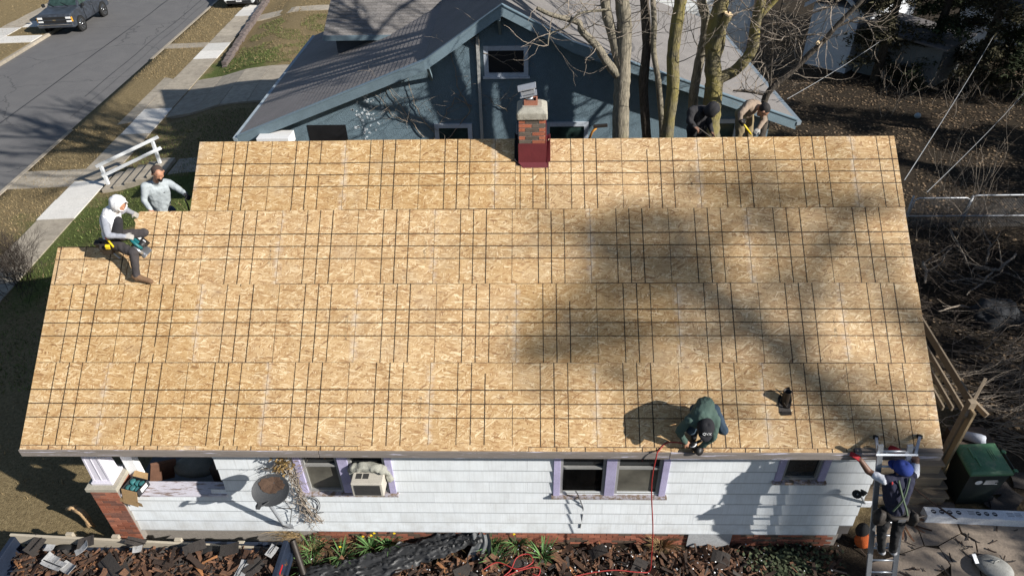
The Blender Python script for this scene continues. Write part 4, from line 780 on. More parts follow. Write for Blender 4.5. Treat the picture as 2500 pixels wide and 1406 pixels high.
for u, vv, rd, n in blobs:
    c = sh(u, vv, random.uniform(-4, 4)); n = int(n * .78)
    grow(cr, c - Vector((0, 0, rd)), Vector((random.gauss(0, .4), random.gauss(0, .4), 1)), .03, rd * 1.2, 2, .7)
    for k in range(n):
        p = c + Vector((random.gauss(0, rd * .55), random.gauss(0, rd * .55), random.gauss(0, rd * .55))); d = Vector((random.gauss(0, 1), random.gauss(0, 1), random.gauss(0, 1))).normalized(); s = d.cross(Vector((random.gauss(0, 1), random.gauss(0, 1), 1))).normalized() * .045; b = len(v); d = d * .07
        v += [p - d, p + s, p + d, p - s]; F.append((b, b + 1, b + 2, b + 3))
for a_, b_, r_ in (((1760, 720), (1640, 560), .09), ((1700, 690), (1460, 600), .07), ((1560, 800), (1280, 870), .06), ((1850, 790), (1900, 560), .07), ((1900, 560), (1760, 450), .05), ((2010, 640), (2170, 470), .05), ((1640, 560), (1560, 500), .05), ((2060, 1010), (2120, 880), .05), ((1960, 930), (1760, 900), .05), ((2290, 860), (2190, 690), .05), ((2280, 1090), (1960, 900), .06)):
    a_, b_ = sh(*a_), sh(*b_); m_ = a_.lerp(b_, .5) + Vector((random.gauss(0, .15), random.gauss(0, .15), random.gauss(0, .2))); tr.tube([a_, m_, b_], [r_, r_ * .8, r_ * .4], 6)
    for k in range(5): grow(cr, a_.lerp(b_, random.uniform(.2, 1)), Vector((random.gauss(0, 1), random.gauss(0, 1), random.gauss(0, 1))), r_ * .5, .9, 2, .6, 0, 4, 2, .15, .012)
lf = MB(); lf.v = v; lf.f = F; lf.m = [0] * len(F)
build('trunk', tr, DBARK, bt, True, wm=Matrix.Identity(4)); build('limbs', cr, DBARK, bt, wm=Matrix.Identity(4)); build('crown', lf, OAKL, bt, wm=Matrix.Identity(4))
# ---- leafless shrub by the front corner, brush and sticks in the back yard
sh_ = thing('bare_shrub', 'dense leafless dark shrub at the front corner of the lawn', 'shrub', G(45, 700, -.1)); q = MB()
for k in range(80):
    p = G(random.gauss(45, 26), random.gauss(690, 24), -.25); grow(q, p, Vector((random.gauss(0, .35), random.gauss(0, .35), 1)), .008, random.uniform(.35, .6), 3, .55, .04, 3, 3, .15, .0025)
build('twigs', q, DTWIG, sh_, wm=Matrix.Identity(4))
random.seed(5)
tw_ = MB()
for k in range(420):
    u, v = random.gauss(2370, 105), random.gauss(650, 80)
    if u < 2235 or v > 980: continue
    p = G(u, v, random.uniform(.02, .35)); a = random.gauss(0, .8) + random.choice((0, math.pi)); grow(tw_, p, Vector((math.cos(a), math.sin(a) * .6, random.gauss(.08, .15))), random.uniform(.006, .014), random.uniform(.5, 1.3), 2, .5, -.01, 3, 2, .2, .003)
tag(build('brush', tw_, DTWIG, None, wm=Matrix.Identity(4)), 'tangled heap of dark brush and twigs behind the wire fence', 'brush', kind='stuff')
tw_ = MB()
for k in range(200):
    u, v = random.uniform(2290, 2500), random.uniform(780, 1080); p = G(u, v, random.uniform(.02, .15))
    if p.x < 6.3: continue
    a = random.uniform(-.9, .4); grow(tw_, p, Vector((math.cos(a), math.sin(a), random.gauss(.03, .1))), random.uniform(.006, .013), random.uniform(.6, 1.3), 1, .4, -.01, 3, 2, .2, .003)
for k in range(70):
    p = G(random.uniform(2150, 2480), random.uniform(190, 290), 0); grow(tw_, p, Vector((random.gauss(0, .4), random.gauss(0, .4), 1)), .008, random.uniform(.4, .9), 2, .5, .05, 3, 2, .2, .003)
for k in range(26):
    p = G(random.uniform(2225, 2420), random.uniform(520, 640), 0); grow(tw_, p, Vector((random.gauss(0, .3), random.gauss(0, .3), 1)), .009, random.uniform(.8, 1.5), 2, .4, .05, 3, 2, .12, .003)
tag(build('undergrowth', tw_, TWIG, None, wm=Matrix.Identity(4)), 'leafless undergrowth and fallen twigs over the back yard', 'undergrowth', kind='stuff')
sticks = [([(2405, 645), (2418, 600), (2400, 560)], 'upright pale stub'), ([(2320, 560), (2360, 640), (2420, 660)], 'long pale curved stick'), ([(2380, 655), (2440, 660), (2480, 620)], 'thick pale forked stick'), ([(2430, 655), (2400, 690), (2360, 720)], 'grey stick sloping down'), ([(2250, 640), (2262, 660), (2258, 690)], 'short stubby white log end'), ([(2440, 660), (2490, 680), (2500, 690)], 'straight pale stick'), ([(2300, 690), (2360, 680), (2430, 690)], 'thin flat grey stick'), ([(2400, 760), (2340, 745), (2290, 760)], 'dark stick in shade')]
for i, (pts, lb) in enumerate(sticks):
    q = MB(); P = [G(u, v, .25 + .1 * k) for k, (u, v) in enumerate(pts)]; o = []
    for a, b in zip(P, P[1:]): o += [a.lerp(b, k / 5) + Vector((random.gauss(0, .015), random.gauss(0, .015), 0)) for k in range(5)]
    r = .055 if i in (2, 4) else .03; q.tube(o + [P[-1]], [r * (1 - .5 * k / len(o)) for k in range(len(o) + 1)], 7)
    for k in range(3): grow(q, random.choice(o), Vector((random.gauss(0, 1), random.gauss(0, 1), .5)), r * .4, .5, 1, .5, 0, 4, 2)
    tag(build('fallen_branch', q, TWIG, None, True), lb + ' on the brush heap by the wire fence', 'branch', 'cut branches on the brush heap')
# ================================================================== tear-off debris, trailer, tarp, plants along the wall
random.seed(11)
def piece(L_, w_, t_, bend=0.0, ragged=.3):
    q = MB(); n = 4; top = []; bot = []
    for i in range(n + 1):
        x = -L_ / 2 + L_ * i / n; z = bend * ((i / n - .5) ** 2 * 4 - .5); k0 = -w_ / 2 * (1 + random.uniform(-ragged, ragged) * (.3 if 0 < i < n else 1)); k1 = w_ / 2 * (1 + random.uniform(-ragged, ragged) * (.3 if 0 < i < n else 1)); tt = t_ * (.35 + .65 * i / n)
        dx = random.uniform(-.04, .04) * L_ if i in (0, n) else 0
        q.v += [Vector((x + dx, k0, z)), Vector((x - dx, k1, z)), Vector((x - dx, k1, z + tt)), Vector((x + dx, k0, z + tt))]
    for i in range(n):
        b = 4 * i; q.f += [(b, b + 4, b + 5, b + 1), (b + 3, b + 2, b + 6, b + 7), (b, b + 3, b + 7, b + 4), (b + 1, b + 5, b + 6, b + 2)]
    q.f += [(0, 1, 2, 3), (4 * n + 3, 4 * n + 2, 4 * n + 1, 4 * n)]; q.m = [0] * len(q.f); return q
SHAKE = mat('torn_cedar_shake', (.095, .048, .028), .9, 6, .4, .006, stretch=(.5, 5, 5), rvar=.55, col2=(.24, .115, .05), split=.62, soft=.1); SHAKED = mat('dark_cedar_shake', (.045, .028, .02), .9, 6, .4, .006, stretch=(.5, 5, 5), rvar=.5)
SHAKEO = mat('split_orange_cedar', (.26, .115, .045), .9, 6, .35, .006, stretch=(.5, 5, 5), rvar=.4)
SCRAP = shingle_mat('black_shingle_scrap', (.045, .038, .034)); SCRAPG = mat('pale_shingle_back', (.36, .36, .36), .9, 8, .25, .006, col2=(.16, .15, .14), split=.62, soft=.08)
sh_m = [piece(random.uniform(.2, .45), random.uniform(.025, .10), random.uniform(.008, .016), random.uniform(-.04, .04), .5).mesh('wood_shake', SHAKE) for _ in range(12)] + [piece(random.uniform(.2, .4), random.uniform(.02, .06), .012, random.uniform(-.04, .04), .5).mesh('wood_shake', SHAKEO) for _ in range(5)] + [piece(random.uniform(.2, .4), random.uniform(.03, .12), .012, random.uniform(-.04, .04), .5).mesh('wood_shake', SHAKED) for _ in range(12)]
from mathutils import Euler
def rx(flat=.35): return Euler((random.gauss(0, flat), random.gauss(0, flat), random.uniform(0, 6.283))).to_matrix().to_4x4()
tz = .60
def tpt(z=None): return G(random.uniform(45, 690), random.uniform(1354, 1470), tz + (z if z is not None else random.uniform(.0, .12)))
def tpt2(): return G(random.uniform(45, 690), random.uniform(1350, 1400) if random.random() < .6 else random.uniform(1390, 1640), tz + random.uniform(-.09, .04))
def gpt():
    while 1:
        u = random.uniform(720, 2050); v = random.uniform(1332, 1480); hz = .05 + .16 * max(0, min(1, (v - 1335) / 60))
        if u > 1880 and random.random() < .6: continue
        if u < 1180 and v < 1395 - (u - 740) * .21 and random.random() < .85: continue
        return G(u, v, random.uniform(.02, hz))
for k in range(110): tag(inst('wood_shake', random.choice(sh_m), None, Matrix.Translation(tpt()) @ rx()), 'torn brown wood shake heaped in the trailer', 'shake', 'torn shakes in the trailer')
for k in range(180): tag(inst('wood_shake', random.choice(sh_m), None, Matrix.Translation(gpt()) @ rx()), 'torn brown wood shake on the ground below the wall', 'shake', 'torn shakes on the ground')
q = MB()
for k in range(4600):
    p = piece(random.uniform(.08, .3), random.uniform(.012, .06), .009, random.uniform(-.02, .02)); n = len(p.v); T = Matrix.Translation(tpt2() if k % 2 == 0 else gpt() - Vector((0, 0, .03))) @ rx(); p.xf(T); q.add(p.v, p.f, 0 if random.random() < .45 else 1 if random.random() < .75 else 2)
tag(build('shake_litter', q, [SHAKE, SHAKED, SCRAP], None, wm=Matrix.Identity(4)), 'fine litter of broken shakes and shingle crumbs', 'debris', kind='stuff')
q = MB()
for k in range(260): p = gpt() + Vector((0, 0, .05)); q.obox(p, (random.uniform(.01, .035), random.uniform(.008, .02), .008), (random.random(), random.random(), random.uniform(0, 6)))
tag(build('paint_chips', q, mat('white_chip', (.7, .7, .7), .8), None, wm=Matrix.Identity(4)), 'small white paint chips scattered over the debris', 'chips', kind='stuff')
# larger asphalt shingle pieces, some showing their grey backs with printed dashes
def shingle_scrap(u, v, z, L_, w_, rz, mt, label, tilt=(0, 0), dashes=False):
    c = G(u, v, z); q = piece(L_, w_, .008, random.uniform(-.04, .05), .12); wm = Matrix.Translation(c) @ Euler((tilt[0], tilt[1], rz)).to_matrix().to_4x4()
    o = tag(inst('asphalt_shingle', q.mesh('asphalt_shingle', mt), None, wm), label, 'shingle', 'torn asphalt shingles on the debris')
    if dashes:
        for k in range(8): inst('adhesive_dash', MB().box(-.012, .05, -.008, .008, 0, .002).mesh('adhesive_dash', BLACKTAR), o, wm @ Matrix.Translation((-L_ / 2 + .05 + k * L_ / 9, -w_ * .1, .012 + .02)))
    return o
scr = [(130, 1375, .45, .16, -.35, SCRAPG, 'long grey-backed shingle lying across the trailer load', True), (125, 1365, .24, .16, -.4, SCRAPG, 'pale grey shingle tab on the left of the trailer load', False), (165, 1385, .28, .16, -.45, SCRAPG, 'pale shingle tab below the long one', False), (200, 1338, .22, .14, .8, SCRAPG, 'pale square shingle scrap near the trailer side board', False), (120, 1337, .12, .14, 1.5, SCRAPG, 'small pale shingle tab by the left board end', False), (270, 1385, .5, .26, -.7, SCRAP, 'wide dark shingle sheet in the middle of the trailer', True), (85, 1330, .3, .2, 1.3, SCRAP, 'dark curled shingle against the left board end', True), (210, 1322, .26, .18, .3, SCRAP, 'dark shingle leaning on the trailer board', False), (330, 1322, .3, .16, -.1, SCRAP, 'dark shingle strip lying on the trailer board', True), (300, 1400, .4, .2, -.9, SCRAP, 'dark shingle at the lower middle of the trailer', True), (475, 1335, .34, .2, .6, SCRAP, 'dark shingle hump near the right of the board', False), (560, 1340, .3, .2, .2, SCRAP, 'dark flat shingle below the right board', False), (663, 1345, .2, .14, 1.2, SCRAPG, 'grey printed shingle scrap at the board end', True), (590, 1392, .34, .17, 1.4, SCRAPG, 'grey shingle with dashes near the trailer tail', True), (335, 1340, .14, .12, .3, SCRAPG, 'little pale scrap in the trailer middle', False), (620, 1385, .3, .2, .9, SCRAP, 'black shingle near the trailer tail', True)]
for u, v, L_, w_, rz, mt, lb, ds in scr: shingle_scrap(u, v, tz + .14, L_, w_, rz, mt, lb, (random.gauss(0, .15), random.gauss(0, .15)), ds)
for u, v, L_, w_, rz, lb in ((1460, 1345, .3, .2, .3, 'black shingle slab right of the tarp'), (1560, 1385, .3, .22, 1.1, 'grey shingle slab near the hose end'), (1265, 1375, .34, .24, .2, 'black shingle slab inside the red hose loop'), (1760, 1360, .3, .22, -.4, 'black shingle slab below the cement patch'), (1130, 1395, .3, .2, .5, 'black shingle at the tarp foot')): shingle_scrap(u, v, .16, L_, w_, rz, SCRAP, lb, (random.gauss(0, .2), random.gauss(0, .2)), False)
# ---- trailer
TY = -.06; a, b = W(22, 1306, TY), W(690, 1340, TY); trz = a.z
trl = thing('debris_trailer', 'trailer with a raw plank side board, heaped with torn-off roofing', 'trailer', (-7.3, -.9, 0)); PLANK = mat('raw_grey_plank', (.42, .37, .29), .85, 3, .15, .005, stretch=(.3, 4, 4)); NAVY = mat('navy_trailer_steel', (.02, .03, .055), .5, 5, .3, .003, metal=.2)
build('side_board', MB().prism([a, Vector((b.x, TY, b.z)), Vector((b.x, TY, b.z - .24)), Vector((a.x + .1, TY, a.z - .24)), Vector((a.x + .005, TY, a.z - .06))], (0, .04, 0)), PLANK, trl, bevel=.004)
for u in (166, 275, 425, 577): c = W(u, 1300, TY + .06); build('stake', MB().box(c.x - .06, c.x + .06, TY + .042, TY + .10, .4, a.z + (b.z - a.z) * (c.x - a.x) / (b.x - a.x) + .035), PLANK, trl, bevel=.008)
build('bed', MB().box(a.x + .05, b.x + .2, -2.0, TY - .01, .42, .52), NAVY, trl); build('front_panel', MB().box(a.x + .02, a.x + .1, -2.0, TY - .005, .45, trz - .02), NAVY, trl, bevel=.01); build('side_panel', MB().box(a.x + .11, b.x + .2, -.03, .02, .30, trz - .25), NAVY, trl)
q = MB(); q.box(b.x + .08, b.x + .16, -1.2, TY - .02, .5, .78); build('tail_rail', q, NAVY, trl, bevel=.01); c = W(715, 1392, -.55); build('red_reflector', MB().obox((b.x + .163, -.55, .70), (.012, .16, .03)), mat('red_plastic', (.6, .02, .02), .4), trl)
for dx in (-3.6, -1.2):
    q = MB().lathe([(.1, -.09), (.28, -.09), (.32, -.06), (.32, .06), (.28, .09), (.1, .09)], 24, Matrix.Translation((b.x + dx, -.15, .31)) @ Matrix.Rotation(R(90), 4, 'X')); build('wheel', q, mat('tyre_rubber', (.015, .015, .015), .8), trl, True)
q = MB(); p0, p1 = W(742, 1402, -.35), W(714, 1318, -.02); q.tube([p0, p1], .052, 18, cap=False); q.tube([p1, p0], .044, 18, cap=False); tag(build('black_pipe', q, PIPE, None, True), 'black pipe standing at the trailer tail by the plants', 'pipe')
# ---- crumpled black tarp
path = [(735, 1425, .62, .24), (830, 1402, .55, .25), (900, 1382, .5, .24), (985, 1352, .46, .24), (1060, 1330, .42, .26), (1120, 1310, .38, .3), (1165, 1296, .40, .36)]
q = MB(); na, nb_ = 110, 34
for i in range(na + 1):
    t = i / na * (len(path) - 1); k = min(int(t), len(path) - 2); f = t - k; u = path[k][0] * (1 - f) + path[k + 1][0] * f; v = path[k][1] * (1 - f) + path[k + 1][1] * f; wd = path[k][2] * (1 - f) + path[k + 1][2] * f; z = path[k][3] * (1 - f) + path[k + 1][3] * f
    c = G(u, v, z)
    for j in range(nb_ + 1):
        s = j / nb_ - .5; n1 = noise.noise(Vector((i * .065, j * .11, 0))); n2 = noise.noise(Vector((i * .18, j * .3 + i * .13, 5))); fo = lambda w_: (1 - min(1, abs(math.sin(w_)) * 3)) ** 2
        rg = 1 + .35 * noise.noise(Vector((i * .15, 0 if s < 0 else 9, 2)))
        q.v.append(c + Vector((s * wd * .5 * rg + .04 * n1, -s * wd * .95 * rg + .04 * n2, .05 * n1 + .05 * fo(i * .13 + j * .22 + 3 * n1) + .045 * fo(i * .06 - j * .30 + 2 * n2) + .03 * fo(i * .35 + j * .1 + 3 * n2) - .05 * abs(s) - .10 * max(0, abs(s) - .38) * 4)))
q.f = [(i * (nb_ + 1) + j, (i + 1) * (nb_ + 1) + j, (i + 1) * (nb_ + 1) + j + 1, i * (nb_ + 1) + j + 1) for i in range(na) for j in range(nb_)]; q.m = [0] * len(q.f)
TARP = mat('black_tarp', (.028, .029, .031), .5, 5, .25, .0008)
tag(build('tarp', q, TARP, None, True), 'crumpled black tarp trailing from the wall over the debris', 'tarp')
q = MB()
for i in range(19):
    for j in range(16):
        a_, b_ = i / 18, j / 15; p = W(1150 + 42 * a_ - 18 * b_ * (.5 - a_), 1291, WY - .05); q.v.append(Vector((p.x + .03 * math.sin(b_ * 7), WY - .06 - .34 * b_ - .05 * math.sin(a_ * 19 + b_ * 3) * (.3 + b_) , ZB + .01 - .46 * b_ ** .85 + .03 * math.sin(a_ * 13))))
q.f = [(i * 16 + j, i * 16 + j + 1, (i + 1) * 16 + j + 1, (i + 1) * 16 + j) for i in range(18) for j in range(15)]; q.m = [0] * len(q.f); tag(build('tarp', q, mat('grey_tarp', (.12, .125, .13), .45, 6, .2, .004), None, True), 'folded grey tarp end hanging below the siding', 'tarp')
# ---- daffodils, dead grass, ivy along the foundation
LEAF = needle_mat('daffodil_leaf', (.10, .19, .065)); YEL = mat('yellow_petal', (.75, .55, .02), .6, 20, .1, 0)
def blades(c, n, L_, w_, spread, bend=.5):
    q = MB()
    for k in range(n):
        a = random.uniform(0, 6.283); r0 = random.uniform(0, spread * .4); p = c + Vector((math.cos(a) * r0, math.sin(a) * r0, 0)); d = Vector((math.cos(a) * spread * 2, math.sin(a) * spread * 2, 1)).normalized(); s = Vector((-math.sin(a), math.cos(a), 0)) * w_; l = L_ * random.uniform(.6, 1.1); pts = []
        for i in range(4): pts.append(p.copy()); p = p + d * l / 3; d = (d + Vector((math.cos(a) * .2, math.sin(a) * .2, -bend * .55))).normalized()
        b = len(q.v)
        for i, pp in enumerate(pts): k_ = 1 if i < 2 else .75 if i == 2 else .15; q.v += [pp - s * k_, pp + s * k_]
        q.f += [(b + 2 * i, b + 2 * i + 1, b + 2 * i + 3, b + 2 * i + 2) for i in range(3)]
    q.m = [0] * len(q.f); return q
for i, (u, v, n, fl, lb) in enumerate(((765, 1348, 42, 0, 'leafy daffodil clump next to the black pipe'), (758, 1385, 18, 0, 'small daffodil clump low by the trailer tail'), (836, 1362, 44, 1, 'spread-out daffodil clump above the tarp'), (905, 1338, 40, 3, 'daffodil clump with yellow blooms left of the tarp end'), (950, 1330, 30, 1, 'daffodil clump touching the tarp edge'), (1200, 1338, 44, 1, 'daffodil clump just right of the hanging tarp'), (1262, 1330, 34, 1, 'daffodil clump with one bloom under the siding'), (1205, 1372, 22, 0, 'half buried daffodil clump in the shakes'), (1325, 1362, 30, 0, 'daffodil clump by the red hose loop'))):
    c = G(u, v, .03); t = thing('daffodil_clump', lb, 'plant', c, 'daffodils along the foundation'); build('leaves', blades(c, n, .36, .011, .28), LEAF, t, wm=Matrix.Identity(4))
    for k in range(fl):
        p = c + Vector((random.uniform(-.14, .14), random.uniform(-.02, .16), .33)); q = MB().tube([c, p], .004, 4); build('stalk', q, LEAF, t); q = MB()
        for m_ in range(6): a = m_ * math.pi / 3; q.ell(p + Vector((math.cos(a) * .016, -.008, math.sin(a) * .016)), (.013, .004, .009), Matrix.Rotation(-a, 4, 'Y'), 0, 8, 4)
        q.lathe([(.007, -.006), (.012, .018)], 10, Matrix.Translation(p) @ Matrix.Rotation(R(90), 4, 'X'), cap=False); build('flower', q, YEL, t)
STRAW = needle_mat('dead_straw', (.30, .21, .105))
def tuft(u, v, n, L_, lb, spread=.5, z=.0):
    c = G(u, v, z); tag(build('dead_grass', blades(c, n, L_, .004, spread, .35), STRAW, None, wm=Matrix.Translation(c)), lb, 'dead plant', 'dead weeds along the foundation')
tuft(1615, 1338, 150, .55, 'tall dead weed clump right of the red hose', .22); tuft(745, 1308, 160, .45, 'straw-coloured weed clump at the dish foot', .5, .15); tuft(800, 1325, 110, .38, 'straw-coloured weeds below the left window', .6); tuft(1010, 1318, 110, .34, 'dead weeds against the bricks above the tarp', .7); tuft(1090, 1312, 90, .34, 'dead weeds behind the black tarp', .7); tuft(1275, 1318, 110, .36, 'dead weeds right of the hanging tarp', .7); tuft(880, 1315, 90, .34, 'dead weeds between the left window and the tarp', .7); tuft(1310, 1335, 70, .3, 'dead weeds by the brick foundation middle', .7); tuft(700, 1290, 80, .4, 'wispy dead weeds right beside the dish arm', .5, .3)
IVY = needle_mat('ivy_leaf', (.075, .09, .05)); q = MB()
for k in range(900):
    p = G(random.gauss(1930, 50), random.gauss(1372, 24), random.uniform(.03, .16)); d = Vector((random.gauss(0, 1), random.gauss(0, 1), random.gauss(0, .5))).normalized() * .04; s = d.cross(Vector((random.gauss(0, .4), random.gauss(0, .4), 1))) * .6; b = len(q.v); q.v += [p - d, p + s, p + d, p - s]; q.f.append((b, b + 1, b + 2, b + 3))
q.m = [0] * len(q.f); tag(build('ground_ivy', q, IVY, None, wm=Matrix.Identity(4)), 'grey-green ground ivy in front of the right wall end', 'ivy', kind='stuff')
# dry vine over the left window trim, with loose black cables
vt = thing('window_vine', 'dry brown vine hanging over the left window trim', 'vine', W(735, 1285, WY - .08))
for k in range(8):
    q = MB(); P = [W(690 + random.gauss(0, 10), 1128, WY - .1), W(712 + random.gauss(0, 7), 1165, WY - .14), W(740 + random.gauss(0, 9), 1225, WY - .08), W(780 + random.gauss(0, 14), 1285, WY - .06)]; o = []
    for a, b in zip(P, P[1:]): o += [a.lerp(b, j / 6) + Vector((random.gauss(0, .02), random.gauss(0, .02), 0)) for j in range(6)]
    q.tube(o, .010 - .001 * k * .5, 4)
    for j in range(9): grow(q, random.choice(o), Vector((random.gauss(0, 1), random.gauss(0, .3), random.gauss(0, .8))), .005, .22, 1, .8, 0, 3, 2, .3, .0025)
    build('stem', q, TWIG, vt)
q = MB()
for k in range(110):
    p = W(random.gauss(688, 14), random.gauss(1135, 12), WY - random.uniform(.08, .2)); d = Vector((random.gauss(0, 1), random.gauss(0, .5), random.gauss(0, 1))).normalized() * .05; s = d.cross(Vector((0, 1, .3))) * .45; b = len(q.v); q.v += [p - d, p + s, p + d, p - s]; q.f.append((b, b + 1, b + 2, b + 3))
q.m = [0] * len(q.f); build('dry_leaves', q, needle_mat('ochre_leaf', (.33, .22, .09)), vt)
CABLE = mat('black_cable', (.012, .012, .013), .5)
q = MB(); P = []
for k in range(90): t = k / 89; P.append(W(760 + 22 * math.sin(t * 14) * (1 - .4 * t), 1233 + 22 * math.cos(t * 14) * (1 - .3 * t), WY - .06 - .03 * math.sin(t * 9)))
q.tube(P, .006, 5); q.tube([W(680, 1240, WY - .05), W(720, 1240, WY - .12), W(760, 1255, WY - .06), W(790, 1250, WY - .04)], .006, 5); q.tube([W(705, 1180, WY - .3), W(690, 1215, WY - .3), W(712, 1245, WY - .08), W(708, 1280, WY - .05)], .006, 5); tag(build('coiled_cable', q, CABLE, None, True), 'loose coil of black cable on the siding right of the dish', 'cable')
tag(build('wall_cable', MB().tube([W(1405, 1198, WY - .09), W(1412, 1208, WY - .1), W(1424, 1240, WY - .02), W(1420, 1270, WY - .02), W(1416, 1288, WY - .03)], .009, 6), mat('grey_cable', (.12, .12, .13), .6), None, True), 'grey cable running down the siding below the pink curtain window', 'cable')
# ---- satellite dish
dk = thing('satellite_dish', 'dark grey satellite dish with a peeling rusty face on a bent arm', 'dish', W(700, 1285, WY - .03)); DG = mat('dish_grey', (.055, .058, .062), .6, 6, .15, .003); dc = W(664, 1196, -.12)
T = Matrix.Translation(dc) @ Vector((.02, -.58, .8)).to_track_quat('Z', 'Y').to_matrix().to_4x4()
q = MB().lathe([(.001, .0), (.1, .006), (.2, .026), (.285, .055), (.29, .058)], 32, T @ Matrix.Diagonal((1, .82, 1, 1)), cap=False); o = build('reflector', q, DG, dk, True); b = o.modifiers.new('t', 'SOLIDIFY'); b.thickness = .012
q = MB(); n = 26; q.v = [T @ Vector((.03, .10, .022))]
for i in range(n): a = 2 * math.pi * i / n; r = .155 + random.uniform(-.02, .02); x, y = .0 + r * math.cos(a) * 1.2, .075 + r * math.sin(a) * .75; q.v.append(T @ Vector((x, y, .02 + .62 * (x * x + y * y) + random.uniform(.004, .02))))
q.f = [(0, i + 1, (i + 1) % n + 1) for i in range(n)]; q.m = [0] * n; o = build('rusty_patch', q, mat('rust_brown', (.085, .05, .032), .9, 14, .4, .01), o); b = o.modifiers.new('t', 'SOLIDIFY'); b.thickness = .008
GALV = mat('pale_galvanised_tube', (.45, .48, .52), .5, 8, .12, .002, metal=.3); e0, e1 = W(652, 1222, -.08), W(690, 1277, WY - .12)
build('arm', MB().tube([dc - Vector((0, -.03, .02)), e0.lerp(dc, .3), e0, e1, W(703, 1283, WY - .02)], [.02, .024, .026, .028, .03], 10), GALV, dk, True); build('foot_plate', MB().obox(W(703, 1284, WY - .02), (.2, .02, .14)), GALV, dk, bevel=.004); build('clamp', MB().obox(e0 + Vector((0, -.01, .03)), (.09, .08, .1), (.3, .2, .5)), GALV, dk, bevel=.006)
build('feed_arm', MB().tube([dc + Vector((.02, -.05, -.12)), dc + Vector((-.06, -.26, -.02)), dc + Vector((-.08, -.32, .05))], .014, 8).obox(dc + Vector((-.08, -.33, .07)), (.06, .06, .09), (0, .6, .4)), DG, dk)
# ---- air conditioner in the left window
ac = thing('window_air_conditioner', 'beige window air conditioner wrapped in crumpled foam', 'air conditioner', W(900, 1205, .1)); BEI = mat('beige_enamel', (.50, .47, .41), .55, 7, .1, .002)
x0, x1, yf = W(862, 1210, .06).x, W(938, 1210, .06).x, .06; z0, z1 = W(900, 1211, yf).z, W(900, 1190, yf).z
zc = z0 + .3; build('case', MB().box(x0, x1, yf, WY + .1, z0, zc), BEI, ac, bevel=.012); build('grille', MB().box(x0 + .05, x1 - .04, yf - .006, yf + .004, z0 + .03, zc - .035), mat('dusty_black_grille', (.03, .03, .03), .7, 18, .5, .008), ac)
for k in range(9): zz = z0 + .05 + k * .025; build('grille_fin', MB().box(x0 + .05, x1 - .04, yf - .012, yf - .007, zz, zz + .006), mat('dark_fin', (.05, .05, .05), .6), ac)
for k in range(2): build('top_vent', MB().box(x0 + .06 + .11 * k, x0 + .15 + .11 * k, yf + .10, yf + .2, zc - .004, zc + .003), mat('dark_fin', (.05, .05, .05), .6), ac)
q = MB(); fp = [Vector((x0 - .03, WY - .07, zc - .08)), Vector((x0 - .02, WY - .07, zc + .06)), Vector((x0 + .15, WY - .08, zc + .11)), Vector((x0 + .36, WY - .08, zc + .10)), Vector((x1 - .02, WY - .07, zc + .05)), Vector((x1 + .05, WY - .07, zc - .08)), Vector((x1 + .07, WY - .06, z0 + .03))]; o = []
for i in range(len(fp) - 1): o += [fp[i].lerp(fp[i + 1], k / 5) for k in range(5)]
q.tube(o + [fp[-1]], [.075 if 4 < i < 22 else .05 for i in range(len(o))] + [.035], 14); q.v = [p + Vector((noise.noise(p * 16), noise.noise(p * 16 + Vector((9, 0, 0))), noise.noise(p * 16 + Vector((0, 9, 0))))) * .035 + Vector((random.gauss(0, .013), random.gauss(0, .013), random.gauss(0, .013))) for p in q.v]; build('foam_wrap', q, mat('grey_foam', (.38, .38, .33), .95, 14, .2, .02), ac, True, sub=1)
# ---- carton of coil nails on the ledge, its flap hanging over the wall
bx = thing('nail_carton', 'open cardboard carton of teal nail coils beside the brick pier', 'carton', Vector((-7.5, .45, HW + .015))); CARD = mat('brown_cardboard', (.42, .27, .13), .85, 5, .12, .002); BLKC = mat('black_carton_print', (.02, .022, .025), .7); TEAL = mat('teal_nail_coil', (.03, .15, .16), .55, 14, .25, .004); RZ_ = Matrix.Translation((-7.47, .44, HW + .016)) @ Matrix.Rotation(R(-14), 4, 'Z')
build('body', MB().box(-.15, .15, -.13, -.122, 0, .13, T=RZ_).box(-.15, .15, .122, .13, 0, .13, T=RZ_).box(-.15, -.142, -.122, .122, 0, .13, T=RZ_).box(.142, .15, -.122, .122, 0, .13, T=RZ_).box(-.142, .142, -.122, .122, 0, .006, T=RZ_), BLKC, bx)
for i in range(2):
    for j in range(3): build('nail_coil', MB().lathe([(.014, 0), (.045, .0), (.047, .015), (.046, .10), (.02, .104), (.012, .104)], 14, RZ_ @ Matrix.Translation((-.09 + .09 * j, -.06 + .115 * i, .008 + .012 * ((i + j) % 2)))), TEAL, bx, True)
build('front_flap', MB().add([RZ_ @ Vector(p) for p in ((-.15, -.132, .128), (.15, -.132, .128), (.13, -.21, -.16), (-.17, -.2, -.16), (-.15, -.137, .128), (.15, -.137, .128), (.13, -.215, -.16), (-.17, -.205, -.16))], [(0, 1, 2, 3), (7, 6, 5, 4), (0, 4, 5, 1), (1, 5, 6, 2), (2, 6, 7, 3), (3, 7, 4, 0)]), CARD, bx)
for sg in (-1, 1): build('corner_flap', MB().add([RZ_ @ Vector(p) for p in ((sg * .14 - .02, -.19, -.04), (sg * .24 - .02, -.195, -.06), (sg * .25 - .02, -.205, -.13), (sg * .14 - .02, -.2, -.15))], [(0, 1, 2, 3)]), CARD, bx)
build('back_flap', MB().add([RZ_ @ Vector(p) for p in ((-.15, .13, .13), (.15, .13, .13), (.13, .2, .20), (-.13, .2, .20))], [(0, 1, 2, 3)]), CARD, bx); build('white_label', MB().box(.151, .153, -.06, .08, .03, .11, T=RZ_), mat('white_print', (.75, .75, .75), .6), bx)
